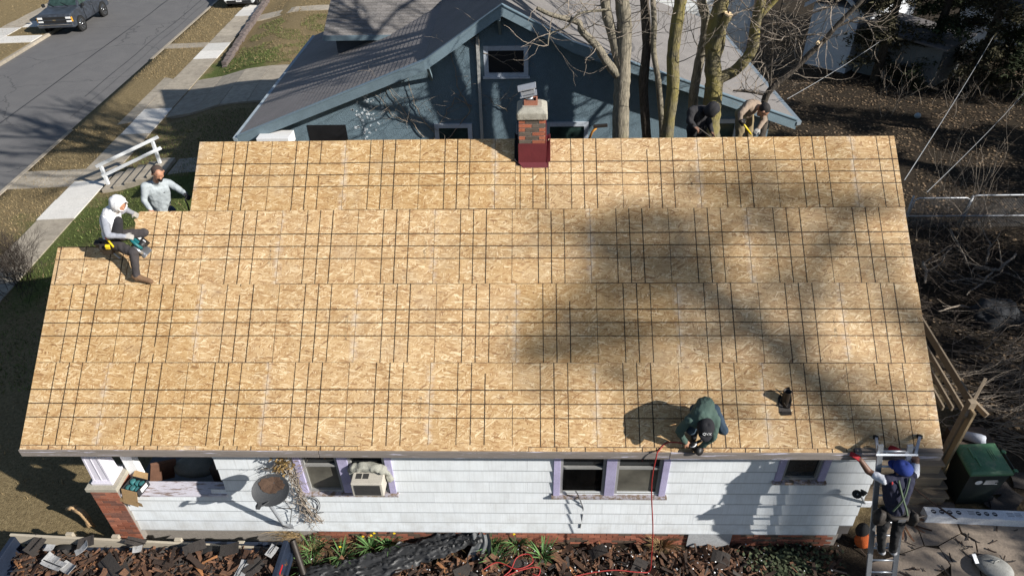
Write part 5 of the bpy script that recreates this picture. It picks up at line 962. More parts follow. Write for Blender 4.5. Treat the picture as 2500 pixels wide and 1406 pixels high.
# things stored on the porch
tag(build('sofa_cushion', MB().obox((-6.9, 1.25, 1.0), (.95, .55, .28), (.25, .12, .2)), mat('grey_cushion', (.20, .21, .19), .95, 6, .2, .01), None, True, sub=2), 'grey cushion lying on the shaded porch', 'cushion')
tag(build('cardboard_sheet', MB().obox((-7.45, 1.1, 1.05), (.4, .05, .5), (.2, .3, .6)), mat('rusty_board', (.16, .08, .05), .9), None), 'rusty brown board leaning inside the porch', 'board'); tag(build('green_cover', MB().ell((-6.9, 1.9, 1.5), (.6, .4, .25)), mat('dark_green_cover', (.012, .03, .02), .7), None, True), 'dark green cover in the porch shade', 'cover')
tag(build('white_cup', MB().lathe([(.03, 0), (.05, .14), (.046, .14), (.028, .01)], 16, Matrix.Translation((-6.35, 1.2, 1.28))), mat('white_plastic', (.75, .76, .78), .4), None, True), 'small white cup in the dark porch', 'cup'); tag(build('porch_crate', MB().box(-6.5, -6.05, .95, 1.5, ZB + .1, 1.28), DARKWOOD, None), 'dark wooden crate under the white cup', 'crate')
q = MB(); P = [G(178, 1240, .45), G(200, 1250, .4), G(212, 1264, .25), G(220, 1278, .12), G(232, 1284, .05)]; q.tube(P, [.05, .06, .06, .045, .02], 9); q.tube([P[2], G(216, 1286, .06)], [.05, .025], 8); q.tube([P[0] + Vector((.06, 0, .02)), P[0] - Vector((.12, 0, .02))], [.05, .035], 8); tag(build('driftwood', q, mat('pale_orange_wood', (.48, .32, .17), .85, 7, .25, .01), None, True), 'pale forked piece of bare wood propped before the pier', 'wood')
# ================================================================== right-hand end of the house
random.seed(31)
# concrete patio in broken pieces
pat = tag(link(bpy.data.objects.new('patio', None), None, Matrix.Translation((5.6, .3, 0))), kind='structure')
PATC = mat('tan_patio_concrete', (.26, .21, .165), .9, 3, .2, .008, col2=(.17, .14, .11), split=.64, soft=.1)
for poly in ([(2085, 1330), (2160, 1262), (2230, 1262), (2255, 1330), (2200, 1350)], [(2232, 1262), (2330, 1262), (2345, 1300), (2290, 1330), (2258, 1330)], [(2130, 1372), (2200, 1353), (2256, 1333), (2295, 1340), (2320, 1380), (2230, 1440), (2120, 1450)], [(2292, 1333), (2345, 1303), (2380, 1320), (2400, 1440), (2325, 1440), (2322, 1378)], [(2349, 1298), (2334, 1262), (2440, 1262), (2600, 1330), (2600, 1440), (2405, 1440), (2383, 1318)], [(2170, 1225), (2330, 1225), (2335, 1259), (2162, 1259)]):
    q = MB(); q.prism([G(u, v, .02 + random.uniform(0, .012)) - Vector((0, 0, .08)) for u, v in poly], (0, 0, .08)); build('patio_slab', q, PATC, pat)
# timber back steps
bs2 = thing('back_steps', 'rough timber back steps behind the man on the ladder', 'steps', (5.2, 1.2, 0)); TIMB = mat('weathered_timber', (.25, .195, .135), .85, 4, .25, .006, stretch=(.4, 4, 4), rvar=.25)
for i, (v0, v1, z) in enumerate(((1214, 1192, .30), (1190, 1170, .36), (1166, 1140, .62), (1136, 1112, .9))):
    a, b = G(2205, v0, z), G(2318 - i * 3, v0, z); y1 = G(2260, v1, z).y
    q = MB(); q.box(4.42, b.x, a.y, y1, z - .045, z); build('tread', q, TIMB, bs2, bevel=.005)
    if i != 1: build('riser', MB().box(4.43, b.x - .02, a.y + .04, a.y + .07, z - .26, z - .046), TIMB, bs2)
build('landing', MB().box(4.42, 5.85, 1.9, 4.6, .86, .9), TIMB, bs2)
# timber railing with its post and a loose cross piece
rl = thing('timber_railing', 'weathered timber deck railing beside the right roof edge', 'railing', (6.2, 2.2, 0)); zr_ = 1.95
a, b = G(2250, 785, zr_), G(2372, 985, zr_); dr = (b - a).normalized()
for i, dz in enumerate((0, .27, .50, .72)):
    w_ = .16 if i == 0 else .10; p0 = a - dr * .4 - Vector((0, 0, dz)); p1 = b + (dr * .08 if i == 0 else -dr * .22 * (i - .4)) - Vector((0, 0, dz)); build('rail_board', MB().beam(p0, p1, .035, w_, up=(0, 0, 1)), TIMB, rl, bevel=.004)
pt_, pb_ = b + Vector((-.06, -.06, .12)), b + Vector((-.06, -.06, -1.95)); build('post', MB().beam(pb_, pt_, .11, .11, up=(0, 1, 0)), TIMB, rl, bevel=.005); build('post', MB().beam(pb_ + Vector((.0, -.12, 0)), pt_ + Vector((.0, -.12, -.12)), .05, .11, up=(0, 1, 0)), mat('new_timber', (.42, .31, .18), .8, 4, .2, .004, stretch=(3, 3, .4)), rl, bevel=.005)
c = b + Vector((.02, .05, .06)); build('cross_piece', MB().beam(c + Vector((-.16, -.22, -.22)), c + Vector((.3, .3, .18)), .05, .12), TIMB, rl, bevel=.004); build('cross_piece', MB().beam(c + Vector((-.02, .14, -.04)), c + Vector((.16, -.26, -.14)), .05, .1), TIMB, rl, bevel=.004)
# wheeled bin
l = [G(2331, 1086, 1.02), G(2427, 1082, 1.02), G(2474, 1156, .98), G(2371, 1158, .98)]; cb = sum(l, Vector()) / 4
wb_ = thing('wheeled_bin', 'dark wheeled bin with a faded green lid next to the back steps', 'bin', (cb.x, cb.y, 0)); BIN = mat('black_green_plastic', (.012, .018, .016), .5, 5, .25, .002); LID = mat('faded_green_plastic', (.07, .185, .095), .5, 4, .18, .002, col2=(.19, .24, .16), split=.62, soft=.1)
top = [p - Vector((0, 0, .06)) for p in l]; bot = [cb + (p - cb) * .74 for p in l]
for p in bot: p.z = .05
q = MB(); q.add(bot + [p + (cb - p) * .04 for p in top], [(3, 2, 1, 0), (0, 1, 5, 4), (1, 2, 6, 5), (2, 3, 7, 6), (3, 0, 4, 7)]); q.f = [tuple(reversed(f)) for f in q.f]; o = build('body', q, BIN, wb_); o.modifiers.new('t', 'SOLIDIFY').thickness = .01
q = MB(); e = lambda k, z: [cb + (p - cb) * k + Vector((0, 0, z)) for p in l]
q.add(e(1.03, -.05) + e(1.04, .0) + e(.9, .045) + e(.2, .055), [(0, 3, 2, 1)] + [(4 * r + i, 4 * r + (i + 1) % 4, 4 * r + 4 + (i + 1) % 4, 4 * r + 4 + i) for r in range(3) for i in range(4)] + [(12, 13, 14, 15)]); lid = build('lid', q, LID, wb_, True, bevel=.012)
ux = (l[1] - l[0]).normalized(); uy = (l[3] - l[0]).normalized()
for s_, t_ in ((.35, .28), (.35, .62)):
    c = cb + ux * (-.32 + s_ * .3 + (.0 if t_ < .5 else .0)) + uy * ((t_ - .45) * .5) + Vector((0, 0, .058)); build('lid_rib', MB().beam(c - uy * .11 + ux * .1 * t_, c + uy * .11 + ux * .1 * t_, .03, .02), LID, lid)
c = cb + ux * .12 - uy * .02 + Vector((0, 0, .062))
for k in range(3): build('embossed_letter', MB().beam(c - uy * .12 + ux * (.035 * k), c + uy * .10 + ux * (.035 * k), .010, .006), mat('pale_green_emboss', (.17, .32, .19), .5), lid)
for k in (0, 1): c = l[1].lerp(l[2], .3 + .62 * k) + ux * .03; build('hinge_lug', MB().beam(c, c + ux * .07, .06, .05), LID, wb_, bevel=.01)
build('hinge_bar', MB().tube([l[1] + ux * .06 - uy * -.1, l[2] + ux * .06 + uy * .02], .018, 10), BIN, wb_, True)
for t_ in (.12, .88):
    c = bot[1].lerp(bot[2], t_); c.z = .12; build('wheel', MB().lathe([(.02, -.03), (.10, -.03), (.12, -.02), (.12, .02), (.10, .03), (.02, .03)], 20, Matrix.Translation(c + ux * .03) @ uy.to_track_quat('Z', 'Y').to_matrix().to_4x4()), mat('tyre_rubber', (.015, .015, .015), .8), wb_, True)
fr = lambda s_, z, o_=.006: (bot[3].lerp(bot[2], s_)).lerp(top[3].lerp(top[2], s_), z) + (-Vector((0, 0, 1)).cross(ux)) * -o_
nrm_ = ux.cross(Vector((0, 0, 1))).normalized(); lp = lambda s_, z: (bot[3].lerp(bot[2], s_)).lerp(top[3].lerp(top[2], s_), z) + nrm_ * .010
WPR = mat('white_print', (.75, .75, .75), .6)
c = lp(.30, .80); vx = (lp(.4, .8) - lp(.3, .8)).normalized(); vz = (lp(.3, .9) - lp(.3, .8)).normalized(); q = MB(); q.v = [c + (vx * math.cos(6.283 * k / 24) + vz * math.sin(6.283 * k / 24)) * .062 for k in range(24)]; q.f = [tuple(range(24))]; q.m = [0]; q.f = [tuple(range(24))]; build('printed_emblem', q, WPR, wb_)
q = MB()
for k in range(4): z = .86 - .04 * k; a_, b_ = lp(.44, z), lp(.44 + (.3, .34, .28, .36)[k], z); q.quad(a_ - vz * .009, b_ - vz * .009, b_ + vz * .009, a_ + vz * .009)
tag(build('printed_lines', q, WPR, wb_), kind='stuff')
# long white carton with printed marks
lb_ = thing('long_carton', 'long white carton with a row of printed discs on the patio', 'carton', G(2300, 1260, 0)); WC = mat('white_carton', (.74, .76, .80), .6, 4, .06, .001); a, b = G(2254, 1236, .2), G(2560, 1250, .2); da = (b - a).normalized(); dn = Vector((da.y, -da.x, 0))
q = MB(); P = [a, b, b + dn * .2, a + dn * .2]; q.prism([p - Vector((0, 0, .18)) for p in P], (0, 0, .18)); build('box', q, WC, lb_, bevel=.004); PRN = mat('black_print', (.03, .03, .035), .7)
for k, s_ in enumerate((.12, .24, .36, .49, .78, .90, 1.02, 1.5)):
    c = a + da * (s_ * 1.15) + dn * .095 + Vector((0, 0, .003)); q = MB(); q.v = [c + (da * math.cos(6.283 * i / 18) + dn * math.sin(6.283 * i / 18)) * .042 for i in range(18)]; q.f = [tuple(reversed(range(18)))]; q.m = [0]; build('printed_disc', q, PRN, lb_)
    q = MB(); c = c + Vector((0, 0, .002)); q.quad(c - da * .028 - dn * .012, c - da * .028 + dn * .002, c + da * .028 + dn * .002, c + da * .028 - dn * .012); q.f = [tuple(reversed(f)) for f in q.f]; build('disc_mark', q, WC, lb_)
q = MB()
for s_ in (.63, 1.2, 1.32):
    for k in range(3): c = a + da * s_ * 1.15 + dn * (.06 + .03 * k) + Vector((0, 0, .003)); q.quad(c - dn * .006, c + da * .11 - dn * .006, c + da * .11 + dn * .006, c + dn * .006)
tag(build('printed_lines', q, mat('grey_print', (.3, .3, .32), .7), lb_), kind='stuff')
# smaller things lying about
p = G(2378, 1068, .45); T = Matrix.Translation(p) @ Euler((R(80), R(20), R(55))).to_matrix().to_4x4(); q = MB().lathe([(.0, -.16), (.085, -.16), (.10, .1), (.09, .17), (.05, .19)], 16, T); q.v = [x + Vector((noise.noise(x * 14), noise.noise(x * 14 + Vector((5, 0, 0))), 0)) * .02 for x in q.v]; tag(build('white_roll', q, mat('white_wrap', (.62, .66, .74), .6, 8, .1, .006), None, True), 'crumpled white roll lying behind the wheeled bin', 'roll')
tag(build('wood_block', MB().box(p.x - .3, p.x + .4, p.y - .2, p.y + .35, 0, .36), DARKWOOD, None), 'dark timber block under the white roll', 'block')
p = G(2428, 1382, .12); T = Matrix.Translation(p) @ Euler((R(-12), R(8), R(20))).to_matrix().to_4x4(); mk = thing('metal_lid', 'scuffed grey domed metal lid on the dark patio corner', 'lid', p); GM = mat('scuffed_grey_metal', (.33, .33, .31), .6, 6, .25, .006, col2=(.15, .13, .11), split=.66, soft=.08)
build('dome', MB().lathe([(.27, -.04), (.275, .0), (.26, .02), (.2, .055), (.1, .08), (.0, .085)], 28, T), GM, mk, True); build('handle', MB().tube([T @ Vector((-.06, 0, .08)), T @ Vector((-.05, 0, .12)), T @ Vector((.05, 0, .12)), T @ Vector((.06, 0, .08))], .01, 8), GM, mk, True); build('bent_strap', MB().obox(T @ Vector((-.28, .16, .1)), (.09, .15, .012), (.5, .3, .3)), WC, mk)
for k in range(5): tag(build('wood_splinter', piece(.35, .03, .015, .02).xf(Matrix.Translation(G(2205 + 14 * k, 1300 - 8 * k + 10 * (k % 2), .06)) @ Euler((0, .1, 1.1 + .5 * k)).to_matrix().to_4x4()), SHAKE, None), 'brown wood splinter on the tan patio slabs', 'splinter', 'wood splinters on the patio')
tag(build('wood_splinter', piece(.75, .03, .02, .02).xf(Matrix.Translation(G(2280, 1228, .42)) @ Euler((0, .1, -.9)).to_matrix().to_4x4()), SHAKED, None), 'long dark splinter lying across the timber steps', 'splinter')
q = MB()
for k in range(45): x = piece(random.uniform(.05, .2), random.uniform(.01, .03), .01, .01); x.xf(Matrix.Translation(G(random.uniform(2090, 2480), random.uniform(1270, 1440), .04)) @ rx(.15)); q.add(x.v, x.f, k % 2)
tag(build('patio_litter', q, [SHAKED, SCRAP], None, wm=Matrix.Identity(4)), 'wood and shingle litter over the patio', 'litter', kind='stuff')
for k, (u, v) in enumerate(((2440, 1190), (2470, 1215), (2490, 1170), (2420, 1225), (2450, 1240))): shingle_scrap(u, v, .05, .42, .3, k * .7, SCRAP, ('black shingle sheet under the bin corner', 'black shingle sheet between bin and carton', 'black shingle sheet at the far right of the bin', 'black shingle sheet touching the white carton', 'black shingle sheet right of the carton discs')[k])
ob = thing('orange_bag', 'orange and black tool bag at the foot of the wall corner', 'bag', G(2105, 1322, 0)); c = G(2105, 1318, .16); q = MB().ell(c, (.13, .11, .17)); q.v = [x + Vector((noise.noise(x * 11), noise.noise(x * 11 + Vector((3, 0, 0))), 0)) * .03 for x in q.v]; build('pouch', q, mat('orange_fabric', (.62, .12, .02), .8, 9, .2, .006), ob, True); q = MB().ell(c + Vector((-.03, .06, .2)), (.11, .1, .16), None, 0, 12, 8); build('top_flap', q, mat('black_fabric', (.015, .015, .016), .85, 9, .3, .006), ob, True)
wl2 = thing('wall_lamp', 'broken black and white lamp bracket on the right wall corner', 'lamp', W(2098, 1215, .3)); c = W(2092, 1205, .22); build('arm', MB().tube([W(2112, 1228, WY - .02), c + Vector((.05, 0, -.02)), c], .016, 8), GALV, wl2, True); build('shade', MB().lathe([(.03, -.05), (.07, .02), (.065, .03), (.02, .0)], 14, Matrix.Translation(c) @ Euler((.8, -.7, 0)).to_matrix().to_4x4()), BLKC, wl2, True); build('shade', MB().lathe([(.025, -.05), (.055, .03), (.05, .035), (.02, .0)], 14, Matrix.Translation(c + Vector((.06, -.04, .08))) @ Euler((-.5, .5, 0)).to_matrix().to_4x4()), BLKC, wl2, True); build('mount', MB().obox(W(2115, 1230, WY - .02), (.16, .03, .12)), WC, wl2)
# ladder with stand-off
LADM = mat('ladder_aluminium', (.50, .53, .57), .4, 8, .1, .001, metal=.6); RUB = mat('black_rubber', (.012, .012, .012), .8)
ltop = EZ + .30; lT = W(2140, 1107, -.19); lT.z = ltop; lB = W(2120, 1400, -.42); lB = lB + (lB - lT) * (lB.z / (lT.z - lB.z)); lw_ = Vector((.40, 0, 0))
lx0, lx1 = lT.x, lT.x + .40; lf = lambda z: lT.y + (lB.y - lT.y) * (ltop - z) / ltop; lp2 = lambda z: lB + (lT - lB) * (z / ltop)
ld = thing('extension_ladder', 'aluminium ladder with a stand-off leaning on the eave at right', 'ladder', lB + lw_ * .5)
for o2 in (Vector(), lw_): build('rail', MB().beam(lp2(.02) + o2, lp2(ltop) + o2, .03, .075, up=(1, 0, 0)), LADM, ld, bevel=.004); build('foot', MB().obox(lp2(.025) + o2, (.05, .12, .04)), RUB, ld)
for k in range(11): z = .28 + .29 * k; build('rung', MB().tube([lp2(z) + Vector((.01, 0, 0)), lp2(z) + lw_ - Vector((.01, 0, 0))], .016, 10), LADM, ld, True)
f0, f1 = RF(2136, 1072, .03), RF(2243, 1070, .03); bz = EZ + .17; by = lf(bz) - .05; j0, j1 = Vector((lx0 - .02, by, bz)), Vector((W(2236, 1107, by).x, by, bz))
build('standoff_bar', MB().tube([j0 - Vector((.03, 0, 0)), j1 + Vector((.03, 0, 0))], .02, 4), LADM, ld)
for f_, j in ((f0, j0), (f1, j1)): build('standoff_arm', MB().beam(j, f_ + Vector((0, 0, .05)), .035, .035), LADM, ld); build('standoff_brace', MB().beam(j + Vector((.14 if j is j0 else -.14, 0, 0)), j.lerp(f_, .55), .02, .02), LADM, ld); build('rubber_pad', MB().beam(f_ + Vector((0, -.03, .06)), f_ + Vector((0, .03, .02)), .055, .06), RUB, ld, bevel=.01)
# air hose from the nail gun down to the ground, and a loose loop
RH = mat('red_air_hose', (.36, .03, .026), .6, 9, .15, .001)
def spline(P, n=10):
    P = [Vector(p) for p in P]; o = []
    for i in range(len(P) - 1):
        a, b, c, d = P[max(i - 1, 0)], P[i], P[i + 1], P[min(i + 2, len(P) - 1)]
        for k in range(n): t = k / n; o.append(.5 * ((2 * b) + (c - a) * t + (2 * a - 5 * b + 4 * c - d) * t * t + (3 * b - a - 3 * c + d) * t ** 3))
    return o + [P[-1]]
hx = W(1603, 1120, -.2)
HOSE = spline([RF(1672, 1083, .12), RF(1648, 1079, .06), RF(1625, 1082, .02), RF(1610, 1098, .03), Vector((hx.x, -.17, EZ + .02)), Vector((hx.x - .01, -.2, EZ - .6)), W(1594, 1290, -.2), W(1591, 1350, -.2), G(1586, 1392, .18), G(1560, 1396, .2), G(1500, 1391, .22), G(1440, 1398, .2), G(1380, 1412, .2)])
tag(build('air_hose', MB().tube(HOSE, .0095, 7), RH, None, True), 'red air hose hanging from the nail gun down past the wall', 'hose')
P = [G(1180, 1390, .22), G(1215, 1372, .25), G(1262, 1388, .24), G(1300, 1372, .24), G(1290, 1352, .24), G(1262, 1360, .24), G(1247, 1390, .22), G(1226, 1410, .22), G(1260, 1395, .24), G(1300, 1384, .24), G(1318, 1388, .23), G(1314, 1404, .23), G(1300, 1400, .23)]
tag(build('hose_loop', MB().tube(spline(P), .0095, 7), RH, None, True), 'loop of red hose lying on the shakes below the middle window', 'hose')
# roofing shovel standing against the far slope, top above the ridge
hp = thing('roofing_shovel', 'orange-handled roofing shovel resting over the ridge beside the chimney', 'shovel', W(1437, 338, 4.0)); q0, q1, q2 = W(1436, 345, 4.05), W(1446, 322, 4.0), W(1456, 312, 3.98)
build('handle', MB().tube([q0, q1, q2], .02, 8), mat('orange_grip', (.6, .26, .04), .6), hp, True); build('blade', MB().beam(q2 - Vector((.05, 0, -.02)), q2 + Vector((.18, 0, .04)), .05, .05), PIPE, hp, bevel=.008)
# chain link fence, cables, odds in the back yard
FY = G(2215, 528, .42).y; fn = thing('chain_link_fence', 'galvanised chain link fence with two pipe rails at the right', 'fence', (11, FY, 0)); x0 = W(2222, 500, FY).x; x1 = 17.0; zt_ = W(2230, 484, FY).z; zb_ = W(2230, 527, FY).z
GP = mat('galvanised_pipe', (.50, .52, .55), .5, 8, .12, .001, metal=.5)
xm = W(2374, 484, FY).x
build('gate_frame', MB().tube([(x0 + .02, FY, zb_ - .3), (x0 + .1, FY, zt_ - .05), (x0 + .2, FY, zt_), (xm - .15, FY, zt_), (xm - .03, FY, zt_ - .06), (xm - .12, FY, .05)], .022, 8), GP, fn, True)
build('top_rail', MB().tube([(xm, FY + .05, zt_ - .02), (xm + .12, FY + .05, zt_ + .05), (x1, FY + .05, zt_ + .08)], .022, 8), GP, fn, True); build('lower_rail', MB().tube([(x0, FY - .02, zb_), (x1, FY - .02, zb_)], .022, 8), GP, fn, True)
for x in (x0 + .03, xm + .02, xm + 2.6): build('post', MB().tube([(x, FY + .03, -.1), (x, FY + .03, zt_ + .05)], .028, 8), GP, fn, True)
q = MB(); s_ = .075; n = int((x1 - x0) / s_)
for i in range(-int(zt_ / s_), n):
    for sg in (1, -1):
        xa = x0 + i * s_; a_, b_ = (xa, .05), (xa + zt_, zt_ - .02)
        if sg < 0: a_, b_ = (xa, zt_ - .02), (xa + zt_, .05)
        t0 = max(0, (x0 - xa) / zt_); t1 = min(1, (x1 - xa) / zt_)
        if t1 <= t0: continue
        f_ = lambda t: Vector((a_[0] + (b_[0] - a_[0]) * t, FY + .012 * sg, a_[1] + (b_[1] - a_[1]) * t)); q.tube([f_(t0), f_(t1)], .0022, 3, cap=False)
tag(build('wire_mesh', q, GP, fn, wm=Matrix.Identity(4)), kind='stuff')
WIRE = mat('pale_service_cable', (.33, .34, .35), .6, 9, .2, 0)
def cable(a, b, sag, lbl, r=.008): tag(build('service_cable', MB().tube([a.lerp(b, k / 20) - Vector((0, 0, sag * 4 * (k / 20) * (1 - k / 20))) for k in range(21)], r, 6), WIRE, None, True), lbl, 'cable', 'overhead service cables')
cable(W(1922, 242, 12.2), W(2215, 52, 27), .15, 'overhead cable running from the bungalow eave past the garage'); cable(Vector((4.97, 3.3, W(2198, 440, 3.3).z)), W(2445, 55, 24), .2, 'overhead cable from the house roof corner to the evergreens', .007); cable(Vector((5.2, 3.0, W(2215, 470, 3.0).z)), W(2520, 205, 18), .12, 'lower thin overhead cable at the right edge', .005)
p = G(2240, 284, .09); q = MB().ell(p + Vector((0, 0, .02)), (.12, .12, .11)); tag(build('ball', q, mat('pale_blue_ball', (.30, .36, .40), .6), None, True), 'pale blue-grey ball lying in the back yard', 'ball')
p = G(2430, 800, 0); q = MB().ell(p + Vector((0, .2, .2)), (.62, .42, .42), None, 0, 28, 16); q.v = [x + Vector((noise.noise(x * 3.1), noise.noise(x * 3.1 + Vector((7, 0, 0))), .7 * noise.noise(x * 4))) * .16 for x in q.v]; tag(build('covered_heap', q, mat('black_barrel_plastic', (.010, .012, .016), .85), None, True), 'dark plastic covered heap in the shade by the railing', 'heap')
sd2 = thing('pale_shed', 'pale panelled shed half hidden behind the evergreens', 'shed', G(2405, 165, 0)); a = W(2360, 160, 27); q = MB(); q.box(a.x, a.x + 1.0, 27, 29, -.3, 1.9); build('wall', q, WP, sd2); q = MB(); q.box(a.x + 1.3, a.x + 1.9, 26.4, 28, -.3, 2.0); build('door', q, WP, sd2); q = MB(); q.prism([(a.x - .3, 26.2, 1.92), (a.x + 2.3, 26.2, 2.02), (a.x + 2.3, 29.3, 2.4), (a.x - .3, 29.3, 2.4)], (0, 0, .08)); build('roof', q, MATS['black_roofing'], sd2)
# ================================================================== people
import numpy as np
random.seed(3)
def capsule_mesh(q, p0, p1, r0, r1, n=14):
    d = p1 - p0; ln = d.length; z = d.normalized() if ln > 1e-6 else Vector((0, 0, 1)); pts = []; rr = []
    for a in (-80, -55, -28, 0): pts.append(p0 + z * (r0 * math.sin(R(a)))); rr.append(r0 * math.cos(R(a)))
    for a in (0, 28, 55, 80): pts.append(p1 + z * (r1 * math.sin(R(a)))); rr.append(r1 * math.cos(R(a)))
    if ln < 1e-6: pts = [p0 + z * (r0 * math.sin(R(a))) for a in (-80, -50, -20, 20, 50, 80)]; rr = [r0 * math.cos(R(a)) for a in (-80, -50, -20, 20, 50, 80)]
    q.tube(pts, rr, n)
def person(label, loc, prims, mats, voxel=.0095, wrinkle=None, seed=0):
    """prims: (p0, p1, r0, r1, material index) fused into one continuous skin; every face takes the material of its nearest limb"""
    root = thing('person', label, 'person', loc); q = MB()
    for p0, p1, r0, r1, mi in prims: capsule_mesh(q, Vector(p0), Vector(p1), r0, r1)
    tmp = bpy.data.objects.new('tmp', q.mesh('tmp', [])); COL.objects.link(tmp)
    rm = tmp.modifiers.new('r', 'REMESH'); rm.mode = 'VOXEL'; rm.voxel_size = voxel; sm = tmp.modifiers.new('s', 'SMOOTH'); sm.factor = .5; sm.iterations = 4
    dg = bpy.context.evaluated_depsgraph_get(); me = bpy.data.meshes.new_from_object(tmp.evaluated_get(dg)); bpy.data.objects.remove(tmp)
    nv = len(me.vertices); co = np.empty(nv * 3, np.float32); me.vertices.foreach_get('co', co); co = co.reshape(-1, 3).astype(float)
    P0 = np.array([p[0] for p in prims], float); P1 = np.array([p[1] for p in prims], float); R0 = np.array([p[2] for p in prims]); R1 = np.array([p[3] for p in prims]); MI = np.array([p[4] for p in prims])
    def nearest(X):
        best = np.full(len(X), 1e9); idx = np.zeros(len(X), int)
        for k in range(len(prims)):
            d = P1[k] - P0[k]; L2 = max(d @ d, 1e-12); t = np.clip((X - P0[k]) @ d / L2, 0, 1); D = np.linalg.norm(X - P0[k] - t[:, None] * d, axis=1) - (R0[k] + (R1[k] - R0[k]) * t); m_ = D < best; best[m_] = D[m_]; idx[m_] = k
        return idx
    if wrinkle:      # folds in the cloth
        no = np.empty(nv * 3, np.float32); me.vertices.foreach_get('normal', no); no = no.reshape(-1, 3); iv = MI[nearest(co)]
        for i in range(nv):
            a = wrinkle.get(int(iv[i]), 0)
            if a: p = Vector(co[i]); f = 1.3 * noise.noise(Vector((p.x * 16 + p.z * 9 + seed, p.y * 12, p.z * 7 - p.x * 5))) + .5 * noise.noise(Vector((p.x * 26, p.y * 26 + seed, p.z * 16))); co[i] += no[i] * a * f
        me.vertices.foreach_set('co', co.astype(np.float32).ravel())
    npoly = len(me.polygons); ce = np.empty(npoly * 3, np.float32); me.polygons.foreach_get('center', ce); mi = MI[nearest(ce.reshape(-1, 3).astype(float))]
    me.materials.clear(); [me.materials.append(m_) for m_ in mats]; me.polygons.foreach_set('material_index', mi.astype(np.int32)); me.polygons.foreach_set('use_smooth', [True] * npoly)
    inv = WM[root.name].inverted(); me.transform(inv); me.update(); me.name = 'body'; o = bpy.data.objects.new('body', me); link(o, root, WM[root.name]); return root
def head_prims(c, f, u, skin, hair=None, beard=None):
    f = f.normalized(); u = (u - f * u.dot(f)).normalized(); s = f.cross(u); sk = hair if hair is not None else skin
    P = [(c - f * .028 + u * .02, c + f * .0 + u * .025, .088, .084, sk), (c + f * .022 + u * .012, c + f * .03 - u * .02, .080, .074, skin), (c + f * .035 - u * .045, c + f * .052 - u * .085, .06, .044, beard if beard is not None else skin), (c + f * .098 - u * .018, c + f * .113 - u * .042, .012, .015, skin), (c + f * .086 + u * .012 + s * .034, c + f * .086 + u * .012 - s * .034, .018, .018, skin), (c + f * .09 - u * .068 + s * .016, c + f * .09 - u * .068 - s * .016, .013, .013, beard if beard is not None else skin)]
    for sg in (-1, 1): P.append((c + s * sg * .087 - u * .005, c + s * sg * .09 - u * .035 - f * .006, .017, .012, skin)); P.append((c + f * .075 - u * .028 + s * sg * .04, c + f * .07 - u * .03 + s * sg * .045, .022, .02, skin))
    return P
def hand_prims(w, d, n, mi, curl=.6, thumb=1):
    d = d.normalized(); n = (n - d * n.dot(d)).normalized(); s = d.cross(n) * thumb; P = []
    for o in (-.026, 0, .026): P.append((w + d * .01 + s * o * .7, w + d * .085 + s * o, .019, .0165, mi))
    for o, L_ in ((-.033, .8), (-.011, .95), (.011, 1.0), (.033, .92)):
        k = w + d * .09 + s * o; d1 = (d * math.cos(curl * .7) + n * math.sin(curl * .7)); d2 = (d * math.cos(curl * 1.7) + n * math.sin(curl * 1.7)); a = k + d1 * .042 * L_; b = a + d2 * .036 * L_; P += [(k, a, .0105, .0098, mi), (a, b, .0098, .0088, mi)]
    a = w + d * .028 + s * .034; b = a + (d * .7 + s * .55 + n * .35).normalized() * .045; P += [(a, b, .0135, .0115, mi), (b, b + (d * .85 + n * .5).normalized() * .032, .0112, .0095, mi)]; return P
def figure(J, top, pants, shoe, skin, sleeve=None, fore=None, handL=None, handR=None, bulk=1.0, legs=True):
    V = {k: Vector(v) for k, v in J.items()}; sleeve = top if sleeve is None else sleeve; fore = sleeve if fore is None else fore
    pel = (V['hipL'] + V['hipR']) / 2; shm = (V['shL'] + V['shR']) / 2; wst = pel.lerp(shm, .36); b = bulk
    P = [(V['hipL'], V['hipR'], .105, .105, pants), (pel.lerp(wst, .45), wst, .125 * b, .122 * b, top), (wst, wst.lerp(shm, .8), .122 * b, .122 * b, top), (V['shL'].lerp(V['shR'], .06), V['shR'].lerp(V['shL'], .06), .07 * b, .07 * b, top), (shm, V['neck'], .075, .052, top), (V['neck'], V['head'].lerp(V['neck'], .3), .05, .052, skin)]
    for s in 'LR':
        P += [(wst + (V['hip' + s] - pel) * .55, shm + (V['sh' + s] - shm) * .52 + (wst - shm) * .18, .105 * b, .112 * b, top), (V['sh' + s], V['el' + s], .064 * b, .050 * b, sleeve), (V['el' + s], V['wr' + s], .049 * b, .036 * b, fore)]
        if legs: P += [(V['hip' + s], V['knee' + s], .097, .07, pants), (V['knee' + s], V['ank' + s], .067, .052, pants)]
        if legs and 'toe' + s in V: t, a = V['toe' + s], V['ank' + s]; d = (t - a); P += [(a - d * .18, a + d * .25, .05, .05, shoe), (a + d * .1, t, .048, .040, shoe), (a, a + (a - V['knee' + s]).normalized() * .02, .054, .05, shoe)]
    return P
SKIN = mat('tan_skin', (.42, .215, .135), .55, 12, .12, .002, rvar=0); DSKIN = mat('brown_skin', (.16, .08, .05), .55, 12, .12, .002, rvar=0)
def cloth(nm, c, r=.9, **k): return mat(nm, c, r, 9, .14, .006, rvar=0, **k)
up = Vector((0, 0, 1)); RNn = Vector((0, -SP, CPi)); RSl = Vector((0, CPi, SP))
